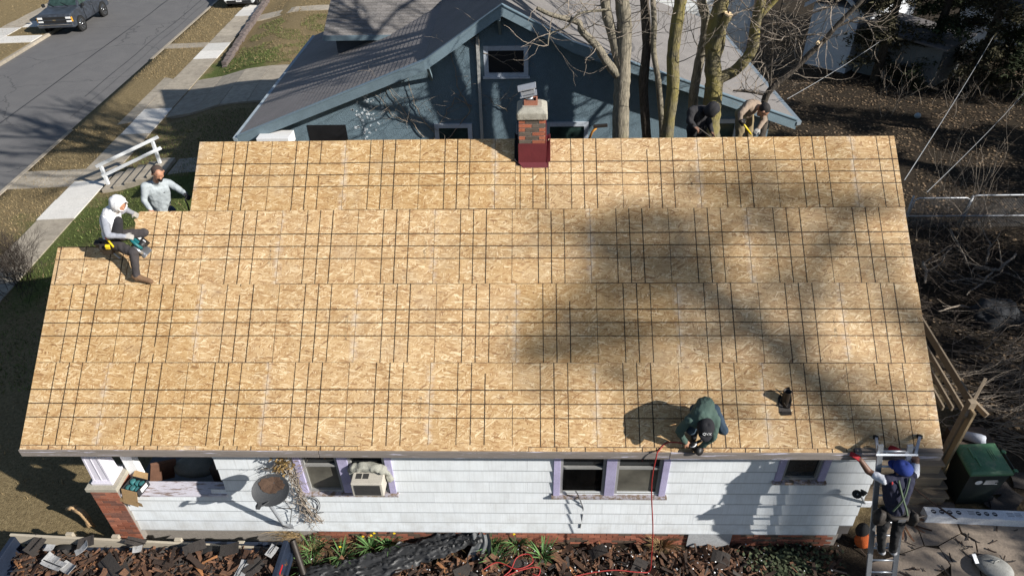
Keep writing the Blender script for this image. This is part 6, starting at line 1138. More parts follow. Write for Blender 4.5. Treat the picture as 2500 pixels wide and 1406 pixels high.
# ---- A: white hood, kneeling with the saw
J = dict(hipL=RF(276, 578, .20), hipR=RF(266, 591, .24), kneeL=RF(352, 568, .12), kneeR=RF(326, 617, .33), ankL=RF(290, 580, .02), toeL=RF(272, 590, .02), ankR=RF(334, 676, .10), toeR=RF(368, 687, .055), shL=RF(283, 519, .50), shR=RF(256, 532, .60), elL=RF(304, 511, .34), elR=RF(263, 575, .55), wrL=RF(322, 519, .18), wrR=RF(303, 577, .47), neck=RF(274, 514, .63), head=RF(287, 497, .70))
WH, HG, CH, BT, GLV, BLK = cloth('white_fleece', (.80, .80, .83)), cloth('heather_grey_knit', (.27, .285, .33)), cloth('charcoal_work_pants', (.045, .04, .042), col2=(.10, .085, .075), split=.68, soft=.08), cloth('brown_suede_boot', (.17, .10, .055)), cloth('grey_work_glove', (.36, .35, .33)), cloth('black_fleece', (.018, .018, .022))
fa = Vector((.88, -.35, -.32)); P = figure(J, 0, 2, 3, 4, 1, 1); P += head_prims(Vector(J['head']), fa, up, 6)
P += hand_prims(J['wrR'], RF(318, 578, .44) - J['wrR'], -RNn, 4, 1.0); P += hand_prims(J['wrL'], RF(336, 527, .06) - J['wrL'], -RNn, 4, .25, -1)
P += [(RF(288, 540, .5), RF(285, 572, .36), .07, .09, 5), (RF(266, 521, .60), RF(276, 512, .63), .10, .085, 0)]
pa = person('person in a white hood and grey sleeves kneeling on the roof edge with a saw', RF(335, 690, 0), P, [WH, HG, CH, BT, GLV, BLK, SKIN], wrinkle={0: .007, 1: .006, 2: .007}, seed=1)
c = Vector(J['head']); q = MB(); fz = fa.normalized(); uz = (up - fz * up.dot(fz)).normalized(); sz = fz.cross(uz); nu, nvv = 26, 12
for j in range(nvv + 1):
    th = R(36 + 112 * j / nvv)           # from the face opening round to the back
    for i in range(nu): ph = 2 * math.pi * i / nu; rad = .120 + .014 * noise.noise(Vector((i * .5, j * .5, 1))) + (.012 if j == 0 else 0); d = fz * math.cos(th) + (uz * math.sin(ph) * 1.05 + sz * math.cos(ph)) * math.sin(th); q.v.append(c + d * rad + fz * (.035 * max(0, math.sin(ph)) * (1 - j / nvv)) + uz * (.02 * max(0, math.sin(ph))) - (uz * .05 - fz * .0) * max(0, -math.sin(ph)) * (j / nvv))
q.f = [(j * nu + i, j * nu + (i + 1) % nu, (j + 1) * nu + (i + 1) % nu, (j + 1) * nu + i) for j in range(nvv) for i in range(nu)] + [tuple(range(nvv * nu, (nvv + 1) * nu))]; q.m = [0] * len(q.f); o = build('hood', q, WH, pa, True); m_ = o.modifiers.new('t', 'SOLIDIFY'); m_.thickness = .014
tb = RF(254, 592, .22); LTH = mat('dark_leather', (.03, .024, .02), .7, 9, .3, .004)
o = build('tool_belt', MB().tube([RF(244, 584, .30), RF(262, 592, .36), RF(284, 584, .34)], .028, 8), LTH, pa, True)
build('pouch', MB().obox(RF(262, 608, .25), (.17, .10, .2), (.5, 0, .2)), LTH, o, bevel=.02); build('pouch', MB().obox(RF(246, 598, .22), (.12, .10, .18), (.5, 0, -.2)), LTH, o, bevel=.02)
build('tape_measure', MB().obox(RF(263, 603, .38), (.07, .05, .08), (.4, .2, .3)), mat('yellow_tool', (.75, .55, .02), .5), o, bevel=.012); build('knife', MB().beam(RF(262, 585, .42), RF(277, 603, .40), .022, .03), mat('yellow_tool', (.75, .55, .02), .5), o); build('marker', MB().tube([RF(257, 580, .42), RF(263, 586, .41)], .012, 8), mat('red_plastic', (.6, .02, .02), .4), o)
build('hammer', MB().tube([RF(270, 612, .2), RF(294, 631, .12)], .013, 8), GALV, o)
# circular saw
sw = thing('circular_saw', 'teal and black cordless circular saw held by the person in white', 'saw', RF(345, 612, 0)); s0, s1 = RF(322, 582, .0), RF(366, 618, 0); ax_ = (s1 - s0).normalized(); ay_ = RNn.cross(ax_); TS = Matrix(((ax_.x, ay_.x, RNn.x, 0), (ax_.y, ay_.y, RNn.y, 0), (ax_.z, ay_.z, RNn.z, 0), (0, 0, 0, 1))); TS = Matrix.Translation(RF(346, 606, .02)) @ TS; SAWT = mat('teal_tool_plastic', (.012, .13, .145), .45, 9, .15, .002); BP = mat('black_tool_plastic', (.015, .015, .016), .5)
build('base_plate', MB().box(-.13, .16, -.09, .08, 0, .008, T=TS), STEEL, sw, bevel=.003); build('blade_guard', MB().lathe([(.0, -.02), (.095, -.02), (.10, -.012), (.10, .012), (.095, .02), (.0, .02)], 26, TS @ Matrix.Translation((.04, -.045, .09)) @ Matrix.Rotation(R(90), 4, 'X')), STEEL, sw, True); build('motor', MB().lathe([(.02, -.07), (.05, -.06), (.055, .06), (.03, .07)], 18, TS @ Matrix.Translation((.03, .045, .10)) @ Matrix.Rotation(R(90), 4, 'X')), BP, sw, True)
build('handle', MB().tube([TS @ Vector(p) for p in ((-.16, .03, .12), (-.12, .02, .2), (-.03, .01, .235), (.06, .01, .2), (.09, .01, .13))], [.022, .024, .022, .024, .026], 12), SAWT, sw, True); build('body_shell', MB().box(-.16, .06, -.005, .07, .06, .14, T=TS), SAWT, sw, bevel=.018)
for k in (0, 1): b_ = build('battery', MB().box(-.12 + .1 * k, -.03 + .1 * k, .075, .15, .03, .11, T=TS), BP, sw, bevel=.008); build('label', MB().box(-.105 + .1 * k, -.045 + .1 * k, .09, .13, .111, .113, T=TS), WPR, b_)
# ---- B: bearded, light grey shirt, behind the porch roof
yb = 3.28
J = dict(neck=W(381, 443, yb - .05), head=W(385, 421, yb - .12), shL=W(354, 455, yb - .12), shR=W(410, 446, yb + .12), elL=W(352, 490, yb - .2), wrL=W(368, 513, yb - .32), elR=W(438, 463, yb + .06), wrR=W(453, 474, yb - .02), hipL=W(380, 522, yb + .05), hipR=W(414, 516, yb + .17))
pz = (J['hipL'].z + J['hipR'].z) / 2; PLAT = pz - .86
for s_ in 'LR': h_ = J['hip' + s_]; J['knee' + s_] = h_ + Vector((.02, -.03, -.42)); J['ank' + s_] = h_ + Vector((.0, .0, -.80)); J['toe' + s_] = J['ank' + s_] + Vector((.08, -.14, -.03))
GS, JN, HAIR = cloth('pale_grey_jersey', (.37, .41, .43)), cloth('blue_jeans', (.075, .12, .19)), mat('cropped_dark_hair', (.06, .04, .032), .8, 40, .3, .003, rvar=0)
fb_ = Vector((.55, -.72, -.42)); P = figure(J, 0, 1, 3, 2, 0, 0); P += head_prims(Vector(J['head']), fb_, up, 2, 4, 5); P[-2:] = P[-2:]
P += hand_prims(J['wrL'], W(374, 524, yb - .42) - J['wrL'], Vector((.0, -.5, -.8)), 2, .5); P += hand_prims(J['wrR'], W(464, 482, yb - .1) - J['wrR'], Vector((-.3, -.6, -.6)), 6, .9, -1)
f_ = fb_.normalized(); c = Vector(J['head']); u_ = (up - f_ * up.dot(f_)).normalized(); P += [(c + f_ * .06 + u_ * .035, c + f_ * .045 + u_ * .05, .05, .05, 2), (c + f_ * .055 - u_ * .10, c + f_ * .06 - u_ * .135, .045, .03, 5)]
pb2 = person('bald bearded person in a light grey shirt leaning over the roof end', (J['hipL'].x, yb, PLAT), P, [GS, JN, SKIN, BT, HAIR, mat('black_beard', (.018, .014, .013), .9, 40, .3, .004, rvar=0), BLK], wrinkle={0: .0055, 1: .006}, seed=5)
for k in range(4): p = W(394 + 3 * k, 447.5, yb - .05).lerp(CP, .0); build('chest_mark', MB().obox(Vector(J['shL']).lerp(Vector(J['shR']), .72 + .045 * k) + Vector((.0, -.098, -.09 + .004 * (k % 2))), (.014, .008, .03), (.3, .2 * k, .4)), BLK, pb2)
build('chest_mark', MB().obox(Vector(J['shL']).lerp(Vector(J['shR']), .79) + Vector((0, -.1, -.12)), (.07, .008, .008), (.3, 0, .4)), BLK, pb2)
tag(build('black_strap', MB().tube(spline([W(458, 478, yb - .1), W(453, 488, yb - .14), W(458, 500, yb - .18), W(463, 520, yb - .2)]), .012, 8), BLK, None, True), 'black strap hanging from the gloved hand by the top roof row', 'strap')
tag(build('scaffold_plank', MB().box(-8.3, -6.5, yb - .35, yb + .45, PLAT - .09, PLAT - .03), TIMB, None), 'scaffold plank under the bearded person behind the porch roof', 'plank')
# ---- C: green jacket, crouching at the eave with a nail gun
J = dict(hipL=RF(1702, 1001, .30), hipR=RF(1742, 1003, .30), shL=RF(1682, 1026, .56), shR=RF(1746, 1022, .58), neck=RF(1716, 1026, .64), head=RF(1722, 1042, .63), elL=RF(1658, 1052, .40), wrL=RF(1672, 1078, .20), elR=RF(1742, 1066, .36), wrR=RF(1716, 1087, .17), kneeL=RF(1687, 1050, .38), kneeR=RF(1766, 1050, .34), ankL=RF(1698, 1040, .05), toeL=RF(1694, 1070, .05), ankR=RF(1738, 1040, .05), toeR=RF(1738, 1068, .05))
GJ, DJ, KC = cloth('green_jacket', (.062, .105, .088)), cloth('dark_blue_jeans', (.03, .055, .085)), cloth('black_cap_cloth', (.012, .012, .016))
fc = Vector((-.1, -.62, -.78)); P = figure(J, 0, 1, 3, 2, 0, 0, bulk=1.12); P += head_prims(Vector(J['head']), fc, Vector((.05, -.7, .7)), 2)
P += hand_prims(J['wrL'], RF(1688, 1090, .12) - J['wrL'], -RNn, 2, .9, -1); P += hand_prims(J['wrR'], RF(1702, 1099, .06) - J['wrR'], -RNn, 2, .8)
P += [(RF(1722, 990, .46), RF(1712, 1012, .58), .13, .15, 0)]
pc = person('person in a green jacket and black cap crouching at the eave', RF(1715, 1050, 0), P, [GJ, DJ, SKIN, BLK], wrinkle={0: .009, 1: .007}, seed=9)
c = Vector(J['head']); cu = (Vector((.05, -.45, .85))).normalized(); cf = (fc - cu * fc.dot(cu)).normalized(); cs = cf.cross(cu); q = MB(); TC = Matrix(((cf.x, cs.x, cu.x, c.x), (cf.y, cs.y, cu.y, c.y), (cf.z, cs.z, cu.z, c.z), (0, 0, 0, 1)))
def cap_on(T, mt, parent, s=1.0):
    q = MB().lathe([(.108, -.01), (.112, .02), (.108, .055), (.09, .085), (.055, .108), (.0, .115)], 24, T @ Matrix.Diagonal((1.1, .96, 1, 1)), cap=False); o = build('cap', q, mt, parent, True); o.modifiers.new('t', 'SOLIDIFY').thickness = .008
    q = MB(); n = 14
    for i in range(n + 1): a = R(-62 + 124 * i / n); q.v += [T @ Vector((.112 * math.cos(a) * 1.08, .105 * math.sin(a), 0)), T @ Vector((.112 * math.cos(a) * 1.08 + .075 * math.cos(a * .8), .105 * math.sin(a) * 1.0, -.018))]
    q.f = [(2 * i, 2 * i + 1, 2 * i + 3, 2 * i + 2) for i in range(n)]; q.m = [0] * n; b = build('peak', q, mt, o, True); b.modifiers.new('t', 'SOLIDIFY').thickness = .006
    build('button', MB().ell(T @ Vector((0, 0, .118)), (.009, .009, .006)), mt, o, True); return o
cp_ = cap_on(TC, KC, pc)
def letters(txt, T, size, mt, parent, name='lettering'):
    cu_ = bpy.data.curves.new('txt', 'FONT'); cu_.body = txt; cu_.size = size; cu_.extrude = .002; cu_.align_x = 'CENTER'; t = bpy.data.objects.new('txt', cu_); COL.objects.link(t); dg = bpy.context.evaluated_depsgraph_get(); me = bpy.data.meshes.new_from_object(t.evaluated_get(dg)); bpy.data.objects.remove(t); me.materials.clear(); me.materials.append(mt); me.name = name; return link(bpy.data.objects.new(name, me), parent, T)
d_ = (CP - c).normalized(); lc = c + cf * .126 + cu * .062; ln_ = (cf * .8 + cu * .6).normalized(); lxx = Vector((1, 0, 0)) - ln_ * ln_.x; lxx.normalize(); lyy = ln_.cross(lxx)
letters('QVX', Matrix(((lxx.x, lyy.x, ln_.x, lc.x), (lxx.y, lyy.y, ln_.y, lc.y), (lxx.z, lyy.z, ln_.z, lc.z), (0, 0, 0, 1))), .055, mat('white_print', (.75, .75, .75), .6), cp_)
ng = thing('nail_gun', 'black coil nail gun with a pale drum pressed on the eave strip', 'nail gun', RF(1700, 1098, 0)); n0 = RF(1702, 1101, .03); n1 = RF(1690, 1081, .17); nz2 = (n1 - n0).normalized(); x_, y_, z_ = frame(nz2, RNn); TG = Matrix(((x_.x, y_.x, z_.x, n0.x), (x_.y, y_.y, z_.y, n0.y), (x_.z, y_.z, z_.z, n0.z), (0, 0, 0, 1)))
build('nose', MB().lathe([(.012, -.01), (.016, .03), (.03, .05)], 12, TG), PIPE, ng, True); build('body', MB().lathe([(.03, .05), (.045, .07), (.05, .16), (.055, .17), (.055, .2), (.03, .215)], 18, TG), BP, ng, True); build('cap_ring', MB().lathe([(.056, .172), (.059, .176), (.059, .19), (.056, .194)], 20, TG, cap=False), WPR, ng, True); build('magazine', MB().lathe([(.0, -.03), (.06, -.03), (.062, .03), (.0, .03)], 20, TG @ Matrix.Translation((.0, .075, .075)) @ Matrix.Rotation(R(90), 4, 'X')), BP, ng, True)
build('handle', MB().tube([TG @ Vector((0, 0, .16)), TG @ Vector((-.07, .01, .15)), TG @ Vector((-.16, .02, .12))], [.022, .02, .024], 10), BP, ng, True)
# ---- D: on the ladder, blue cap, red gloves
zf = None
yd = -.46
J = dict(neck=W(2196, 1166, -.36), head=W(2203, 1146, -.33), shL=W(2159, 1172, -.40), shR=W(2232, 1156, -.34), elL=W(2120, 1150, -.26), wrL=W(2101, 1123, -.17), elR=W(2236, 1120, -.22), wrR=W(2200, 1103, -.12), hipL=W(2162, 1252, yd - .02), hipR=W(2203, 1250, yd - .02), kneeL=W(2152, 1300, yd - .06), kneeR=W(2186, 1302, yd - .06), ankL=W(2152, 1344, yd + .02), ankR=W(2180, 1345, yd + .02))
for s_ in 'LR': J['toe' + s_] = J['ank' + s_] + Vector((.0, .13, -.04))
NV, WS, BJ, RG = cloth('navy_vest', (.018, .02, .045)), cloth('white_sleeve', (.62, .64, .70)), cloth('black_jeans', (.016, .016, .018)), cloth('red_work_glove', (.36, .02, .025))
P = figure(J, 0, 2, 4, 3, 1, 3); P = [p if not (p[4] == 1) else (p[0], Vector(p[0]).lerp(Vector(p[1]), .55), p[2], p[2] * .95, 1) for p in P]
for s_ in 'LR': P.append((Vector(J['sh' + s_]).lerp(Vector(J['el' + s_]), .5), J['el' + s_], .05, .044, 3))
fd = Vector((-.45, .85, .05)); P += head_prims(Vector(J['head']), fd, up, 3, 5)
P += hand_prims(J['wrL'], W(2084, 1110, -.12) - J['wrL'], Vector((0, .3, -1)), 6, .35, -1); P += hand_prims(J['wrR'], W(2172, 1091, -.05) - J['wrR'], -RNn, 6, .5)
pdn = person('person in a navy vest and blue cap standing on the ladder', ((J['hipL'].x + J['hipR'].x) / 2, yd, Vector(J['ankL']).z - .08), P, [NV, WS, BJ, DSKIN, cloth('white_trainer', (.4, .4, .42)), HAIR, RG], wrinkle={0: .007, 2: .007, 1: .005}, seed=13)
c = Vector(J['head']); ff = Vector((-.6, .75, .0)).normalized(); uu = Vector((.05, -.15, 1)); uu = (uu - ff * uu.dot(ff)).normalized(); ss = ff.cross(uu)
cp2 = cap_on(Matrix(((ff.x, ss.x, uu.x, c.x), (ff.y, ss.y, uu.y, c.y), (ff.z, ss.z, uu.z, c.z + .01), (0, 0, 0, 1))), cloth('royal_blue_cap', (.02, .045, .24)), pdn)
STR = cloth('olive_strap', (.10, .14, .09)); pel = (J['hipL'] + J['hipR']) / 2; shm = (J['shL'] + J['shR']) / 2
build('harness', MB().tube(spline([J['shL'].lerp(J['shR'], .35) + Vector((0, -.085, .05)), shm.lerp(pel, .3) + Vector((0, -.16, 0)), pel.lerp(shm, .35) + Vector((.08, -.155, 0)), pel.lerp(shm, .15) + Vector((.12, -.13, 0))]), .014, 6).tube(spline([J['shR'].lerp(J['shL'], .28) + Vector((0, -.085, .05)), shm.lerp(pel, .3) + Vector((.02, -.16, 0)), pel.lerp(shm, .3) + Vector((-.1, -.15, 0))]), .014, 6), STR, pdn, True)
build('red_panel', MB().tube([Vector(J['shL']).lerp(J['shR'], .16) + Vector((.0, -.066, .028)), Vector(J['shL']).lerp(J['shR'], .22) + Vector((0, -.10, -.06))], [.016, .012], 6), cloth('red_panel_cloth', (.40, .03, .03)), pdn, True)
o = build('tool_belt', MB().tube([pel + Vector((-.17, -.02, .05)), pel + Vector((-.1, -.14, .05)), pel + Vector((.1, -.14, .05)), pel + Vector((.17, -.02, .05))], .034, 8), LTH, pdn, True)
for dx, sz_ in ((-.22, (.15, .18, .24)), (.23, (.14, .17, .22))): q = MB().ell(pel + Vector((dx, -.06, -.03)), tuple(k_ * .58 for k_ in sz_), None, 0, 18, 12); q.v = [x + Vector((noise.noise(x * 13), noise.noise(x * 13 + Vector((4, 0, 0))), noise.noise(x * 11))) * .035 for x in q.v]; build('pouch', q, LTH, o, True)
build('belt_buckles', MB().obox(pel + Vector((.02, -.176, .05)), (.1, .01, .04)), STEEL, o); build('hammer', MB().tube([pel + Vector((.26, -.1, .02)), pel + Vector((.42, -.05, .0))], .014, 8), PIPE, o)
# ---- E: black hood, prying at the far slope
ye = 4.45
J = dict(hipL=W(1690, 315, ye + .1), hipR=W(1712, 312, ye + .38), shL=W(1688, 272, ye - .12), shR=W(1722, 268, ye + .22), neck=W(1720, 268, ye - .02), head=W(1738, 268, ye - .12), elL=W(1683, 297, ye - .22), wrL=W(1694, 308, ye - .28), elR=W(1731, 300, ye + .1), wrR=W(1737, 322, ye - .05))
for s_ in 'LR': h_ = Vector(J['hip' + s_]); J['knee' + s_] = h_ + Vector((.05, -.02, -.42)); J['ank' + s_] = h_ + Vector((0, .1, -.82)); J['toe' + s_] = J['ank' + s_] + Vector((.16, -.04, -.05))
BH = cloth('black_hoodie', (.020, .019, .022)); fe = Vector((.7, -.35, -.62)); P = figure(J, 0, 1, 1, 2, 0, 0, bulk=1.1); P += head_prims(Vector(J['head']), fe, up, 2)
P += hand_prims(J['wrL'], W(1701, 314, ye - .3) - J['wrL'], Vector((.2, 0, -1)), 2, .9); P += hand_prims(J['wrR'], W(1741, 330, ye - .1) - J['wrR'], Vector((-.4, -.2, -.8)), 2, .9)
pe = person('person in a black hood bending beyond the ridge', (J['hipL'].x, ye + .2, J['ankL'].z), P, [BH, cloth('black_trousers', (.012, .012, .013)), DSKIN], wrinkle={0: .009}, seed=17)
c = Vector(J['head']); q = MB(); fz = fe.normalized(); uz = (up - fz * up.dot(fz)).normalized(); sz = fz.cross(uz)
for j in range(11):
    th = R(35 + 110 * j / 10)
    for i in range(22): ph = 2 * math.pi * i / 22; d = fz * math.cos(th) + (uz * math.sin(ph) * 1.08 + sz * math.cos(ph)) * math.sin(th); q.v.append(c + d * (.128 + .012 * noise.noise(Vector((i * .6, j * .6, 7)))))
q.f = [(j * 22 + i, j * 22 + (i + 1) % 22, (j + 1) * 22 + (i + 1) % 22, (j + 1) * 22 + i) for j in range(10) for i in range(22)] + [tuple(range(220, 242))]; q.m = [0] * len(q.f); o = build('hood', q, BH, pe, True); o.modifiers.new('t', 'SOLIDIFY').thickness = .014
tag(build('pry_bar', MB().tube([W(1690, 303, ye - .3), W(1712, 318, ye - .25), W(1732, 333, ye - .2), W(1742, 338, ye - .18)], .014, 8), PIPE, None, True), 'dark pry bar held by the person in the black hood', 'pry bar')
# ---- F: tan shirt with a yellow-handled hammer
J = dict(hipL=W(1809, 278, ye + .1), hipR=W(1826, 274, ye + .38), shL=W(1826, 258, ye - .12), shR=W(1850, 257, ye + .25), neck=W(1848, 261, ye - .02), head=W(1865, 268, ye - .1), elL=W(1806, 282, ye - .25), wrL=W(1806, 292, ye - .32), elR=W(1866, 292, ye + .15), wrR=W(1852, 315, ye - .05))
for s_, dx in (('L', 0), ('R', .05)): h_ = Vector(J['hip' + s_]); J['knee' + s_] = h_ + Vector((.02 + dx, -.1, -.4)); J['ank' + s_] = h_ + Vector((-.03 + dx, .0, -.80)); J['toe' + s_] = J['ank' + s_] + Vector((.14, -.06, -.05))
J['elL'] = W(1809, 278, ye - .28)
TS_, KH, BHR = cloth('tan_shirt', (.27, .205, .155)), cloth('khaki_trousers', (.24, .185, .10)), mat('black_hair', (.014, .012, .012), .8, 40, .3, .004, rvar=0)
ffc = Vector((.42, -.05, -.92)); P = figure(J, 0, 1, 3, 2, 0, 0); P += head_prims(Vector(J['head']), ffc, Vector((.9, -.25, .4)), 2, 4)
P += hand_prims(J['wrL'], W(1812, 300, ye - .34) - J['wrL'], Vector((.5, 0, -.6)), 3, .9); P += hand_prims(J['wrR'], W(1842, 325, ye - .15) - J['wrR'], Vector((-.4, -.2, -.8)), 5, .9)
pf = person('person in a tan shirt bending beyond the ridge with a yellow-handled tool', (J['hipL'].x, ye + .2, J['ankL'].z), P, [TS_, KH, SKIN, BLK, BHR, GLV], wrinkle={0: .007, 1: .007}, seed=19)
hm = thing('pull_hammer', 'hammer with a bright yellow handle held by the person in tan', 'hammer', W(1820, 315, ye - .3)); build('handle', MB().tube([W(1815, 303, ye - .34), W(1833, 328, ye - .25)], .017, 10), mat('yellow_tool', (.75, .55, .02), .5), hm, True); build('head', MB().tube([W(1807, 294, ye - .36), W(1815, 303, ye - .34)], [.03, .024], 10), PIPE, hm, True)
# ================================================================== vehicles
def vehicle(label, name, T, prof, half, roofx, paint, wheels, glassm, wr=.38):
    """prof: side outline (x forward, z) of the lower body; roofx: greenhouse outline; T puts x forward / y left / z up into the world"""
    o = thing(name, label, 'car', T.translation); n = len(prof); q = MB()
    ins = [(half - .10 if z < .45 else half - .02 if z < 1.0 else half - .07) for x, z in prof]
    q.v = [T @ Vector((x, s * i, z)) for s in (-1, 1) for (x, z), i in zip(prof, ins)]; q.f = [tuple(range(n)), tuple(range(2 * n - 1, n - 1, -1))] + [((i + 1) % n, i, n + i, n + (i + 1) % n) for i in range(n)]; q.m = [0] * len(q.f)
    bd = build('body', q, paint, o, bevel=.05); g_ = roofx; m = len(g_); q = MB(); q.v = [T @ Vector((x, s * (half - .1 - .16 * (z - g_[0][1]) / .6), z)) for s in (-1, 1) for x, z in g_]; q.f = [tuple(range(m)), tuple(range(2 * m - 1, m - 1, -1))] + [((i + 1) % m, i, m + i, m + (i + 1) % m) for i in range(m)]; q.m = [0] * len(q.f); build('cabin', q, paint, o, bevel=.04)
    def pane(a, b, nm, k0=.12, k1=.88):
        q = MB(); q.v = []
        for t, s in ((k0, -1), (k0, 1), (k1, 1), (k1, -1)): x, z = a[0] + (b[0] - a[0]) * t, a[1] + (b[1] - a[1]) * t; q.v.append(T @ Vector((x, s * (half - .2 - .16 * (z - g_[0][1]) / .6), z)) + (T.to_3x3() @ Vector((-(a[1] - b[1]), 0, (a[0] - b[0])))).normalized() * .012)
        q.f = [(0, 1, 2, 3)]; q.m = [0]; build(nm, q, glassm, o)
    pane(g_[0], g_[1], 'windscreen')
    for s in (-1, 1):
        for x0, x1 in ((g_[1][0] + (g_[0][0] - g_[1][0]) * .55, g_[1][0] - 1.0), (g_[1][0] - 1.1, g_[2][0] + .1)):
            q = MB(); z0, z1 = g_[0][1] + .07, g_[1][1] - .08; f = lambda x, z: T @ Vector((x, s * (half - .1 - .16 * (z - g_[0][1]) / .6 + .008), z)); sl = .22 if x0 > g_[1][0] else 0; q.v = [f(x0, z0), f(x1, z0), f(x1, z1), f(x0 - sl, z1)]; q.f = [(0, 1, 2, 3)]; q.m = [0]; build('side_window', q, glassm, o)
    for x in wheels:
        for s in (-1, 1):
            TW = T @ Matrix.Translation((x, s * (half - .1), wr)) @ Matrix.Rotation(R(90) * -s, 4, 'X'); w_ = build('wheel', MB().lathe([(wr * .62, -.1), (wr * .95, -.1), (wr, -.06), (wr, .08), (wr * .95, .115), (wr * .64, .115)], 28, TW, cap=False), mat('tyre_rubber', (.015, .015, .015), .8), o, True)
            q = MB().lathe([(wr * .64, .112), (wr * .60, .06), (.0, .05)], 24, TW, cap=False); build('rim', q, mat('black_rim', (.02, .02, .02), .5), w_, True)
            for k in range(6): a = k * math.pi / 3; build('spoke', MB().beam(TW @ Vector((.05 * math.cos(a), .05 * math.sin(a), .085)), TW @ Vector((wr * .6 * math.cos(a), wr * .6 * math.sin(a), .105)), .055, .03, up=TW.to_3x3() @ Vector((0, 0, 1))), CHR, w_)
            build('rim_lip', MB().lathe([(wr * .66, .118), (wr * .64, .128), (wr * .58, .118)], 28, TW, cap=False), CHR, w_, True); build('hub', MB().lathe([(.06, .05), (.06, .11), (.03, .12), (0, .12)], 14, TW, cap=False), CHR, w_, True)
            q = MB(); TA = T @ Matrix.Translation((x, s * (half - .006), wr)) @ Matrix.Rotation(R(90) * -s, 4, 'X'); q.lathe([(wr * 1.14, -.05), (wr * 1.14, .012), (.0, .012)], 28, TA, cap=False); build('wheel_arch', q, mat('dark_wheel_well', (.01, .01, .01), .9), o)
    return o, bd
CHR = mat('chrome', (.75, .76, .78), .15, 9, .05, 0, metal=1.0, rvar=0); GLC = glass_mat('tinted_green_glass', (.03, .055, .05), .05); HL = mat('headlight_lens', (.75, .76, .76), .15, 9, .05, 0, rvar=0); AMB = mat('amber_lens', (.7, .35, .03), .3, 9, .05, 0, rvar=0)
DPAINT = mat('faded_dark_paint', (.03, .034, .042), .35, 2.5, .25, .001, col2=(.07, .085, .11), split=.6, soft=.2, rvar=0); WPAINT = mat('white_car_paint', (.75, .77, .80), .3, 3, .05, 0, rvar=0)
# dark full-size utility on the far side of the street, nose towards us
a, b = G(102, 92, -.68), G(196, 86, -.68); cfr = (a + b) / 2; fwd = -RD.to_3d(); fwd = (fwd + Vector((.02, 0, 0))).normalized(); lat = Vector((0, 0, 1)).cross(fwd); o_ = cfr - fwd * 2.55 - lat * .02; o_.z = -.69
TV = Matrix(((fwd.x, lat.x, 0, o_.x), (fwd.y, lat.y, 0, o_.y), (0, 0, 1, o_.z), (0, 0, 0, 1)))
prof = [(2.5, .45), (2.55, .62), (2.52, 1.12), (2.42, 1.2), (1.25, 1.3), (-2.5, 1.28), (-2.58, .9), (-2.55, .5), (-1.2, .42), (1.2, .42)]
tk, bd = vehicle('dark sport utility vehicle with chrome wheels parked across the street', 'parked_truck', TV, prof, 1.0, [(1.2, 1.28), (.55, 1.86), (-2.2, 1.9), (-2.5, 1.27)], DPAINT, (1.62, -1.55), GLC, .42)
fr_ = lambda y, z, x=2.545: TV @ Vector((x, y, z))
build('grille', MB().box(2.535, 2.56, -.62, .62, .74, 1.07, T=TV), BP, tk); build('grille_bar', MB().box(2.555, 2.575, -.9, .9, .885, .925, T=TV), DPAINT, tk); build('emblem', MB().box(2.572, 2.585, -.1, .1, .885, .925, T=TV).box(2.572, 2.586, -.045, .045, .865, .945, T=TV), CHR, tk)
for s in (-1, 1):
    build('headlight', MB().box(2.52, 2.565, s * .65 - .0 if s > 0 else -.92, s * .92 if s > 0 else -.65, .95, 1.06, T=TV), HL, tk, bevel=.01); build('running_light', MB().box(2.52, 2.562, .65 if s > 0 else -.92, .92 if s > 0 else -.65, .77, .86, T=TV), HL, tk, bevel=.01); build('indicator', MB().box(2.44, 2.53, .925 if s > 0 else -.985, .985 if s > 0 else -.925, .78, 1.04, T=TV), AMB, tk, bevel=.01)
    build('mirror', MB().obox(TV @ Vector((1.05, s * 1.12, 1.36)), (.12, .2, .18)), BP, tk, bevel=.03); build('door_seam', MB().box(.86, .875, s * .985 - .008, s * .985 + .012, .5, 1.26, T=TV), BP, tk); build('door_seam', MB().box(-.35, -.335, s * .985 - .008, s * .985 + .012, .5, 1.26, T=TV), BP, tk); build('door_handle', MB().obox(TV @ Vector((-.2, s * 1.0, 1.1)), (.05, .16, .04), (0, 0, 0)), CHR, tk)
build('bumper', MB().box(2.5, 2.68, -.98, .98, .50, .68, T=TV), DPAINT, tk, bevel=.04); build('bumper_strip', MB().box(2.6, 2.69, -.98, .98, .655, .70, T=TV), CHR, tk, bevel=.01)
for s in (-.45, .35): build('wiper', MB().beam(TV @ Vector((1.2, s, 1.33)), TV @ Vector((1.0, s - .45, 1.5)), .02, .02), BP, tk)
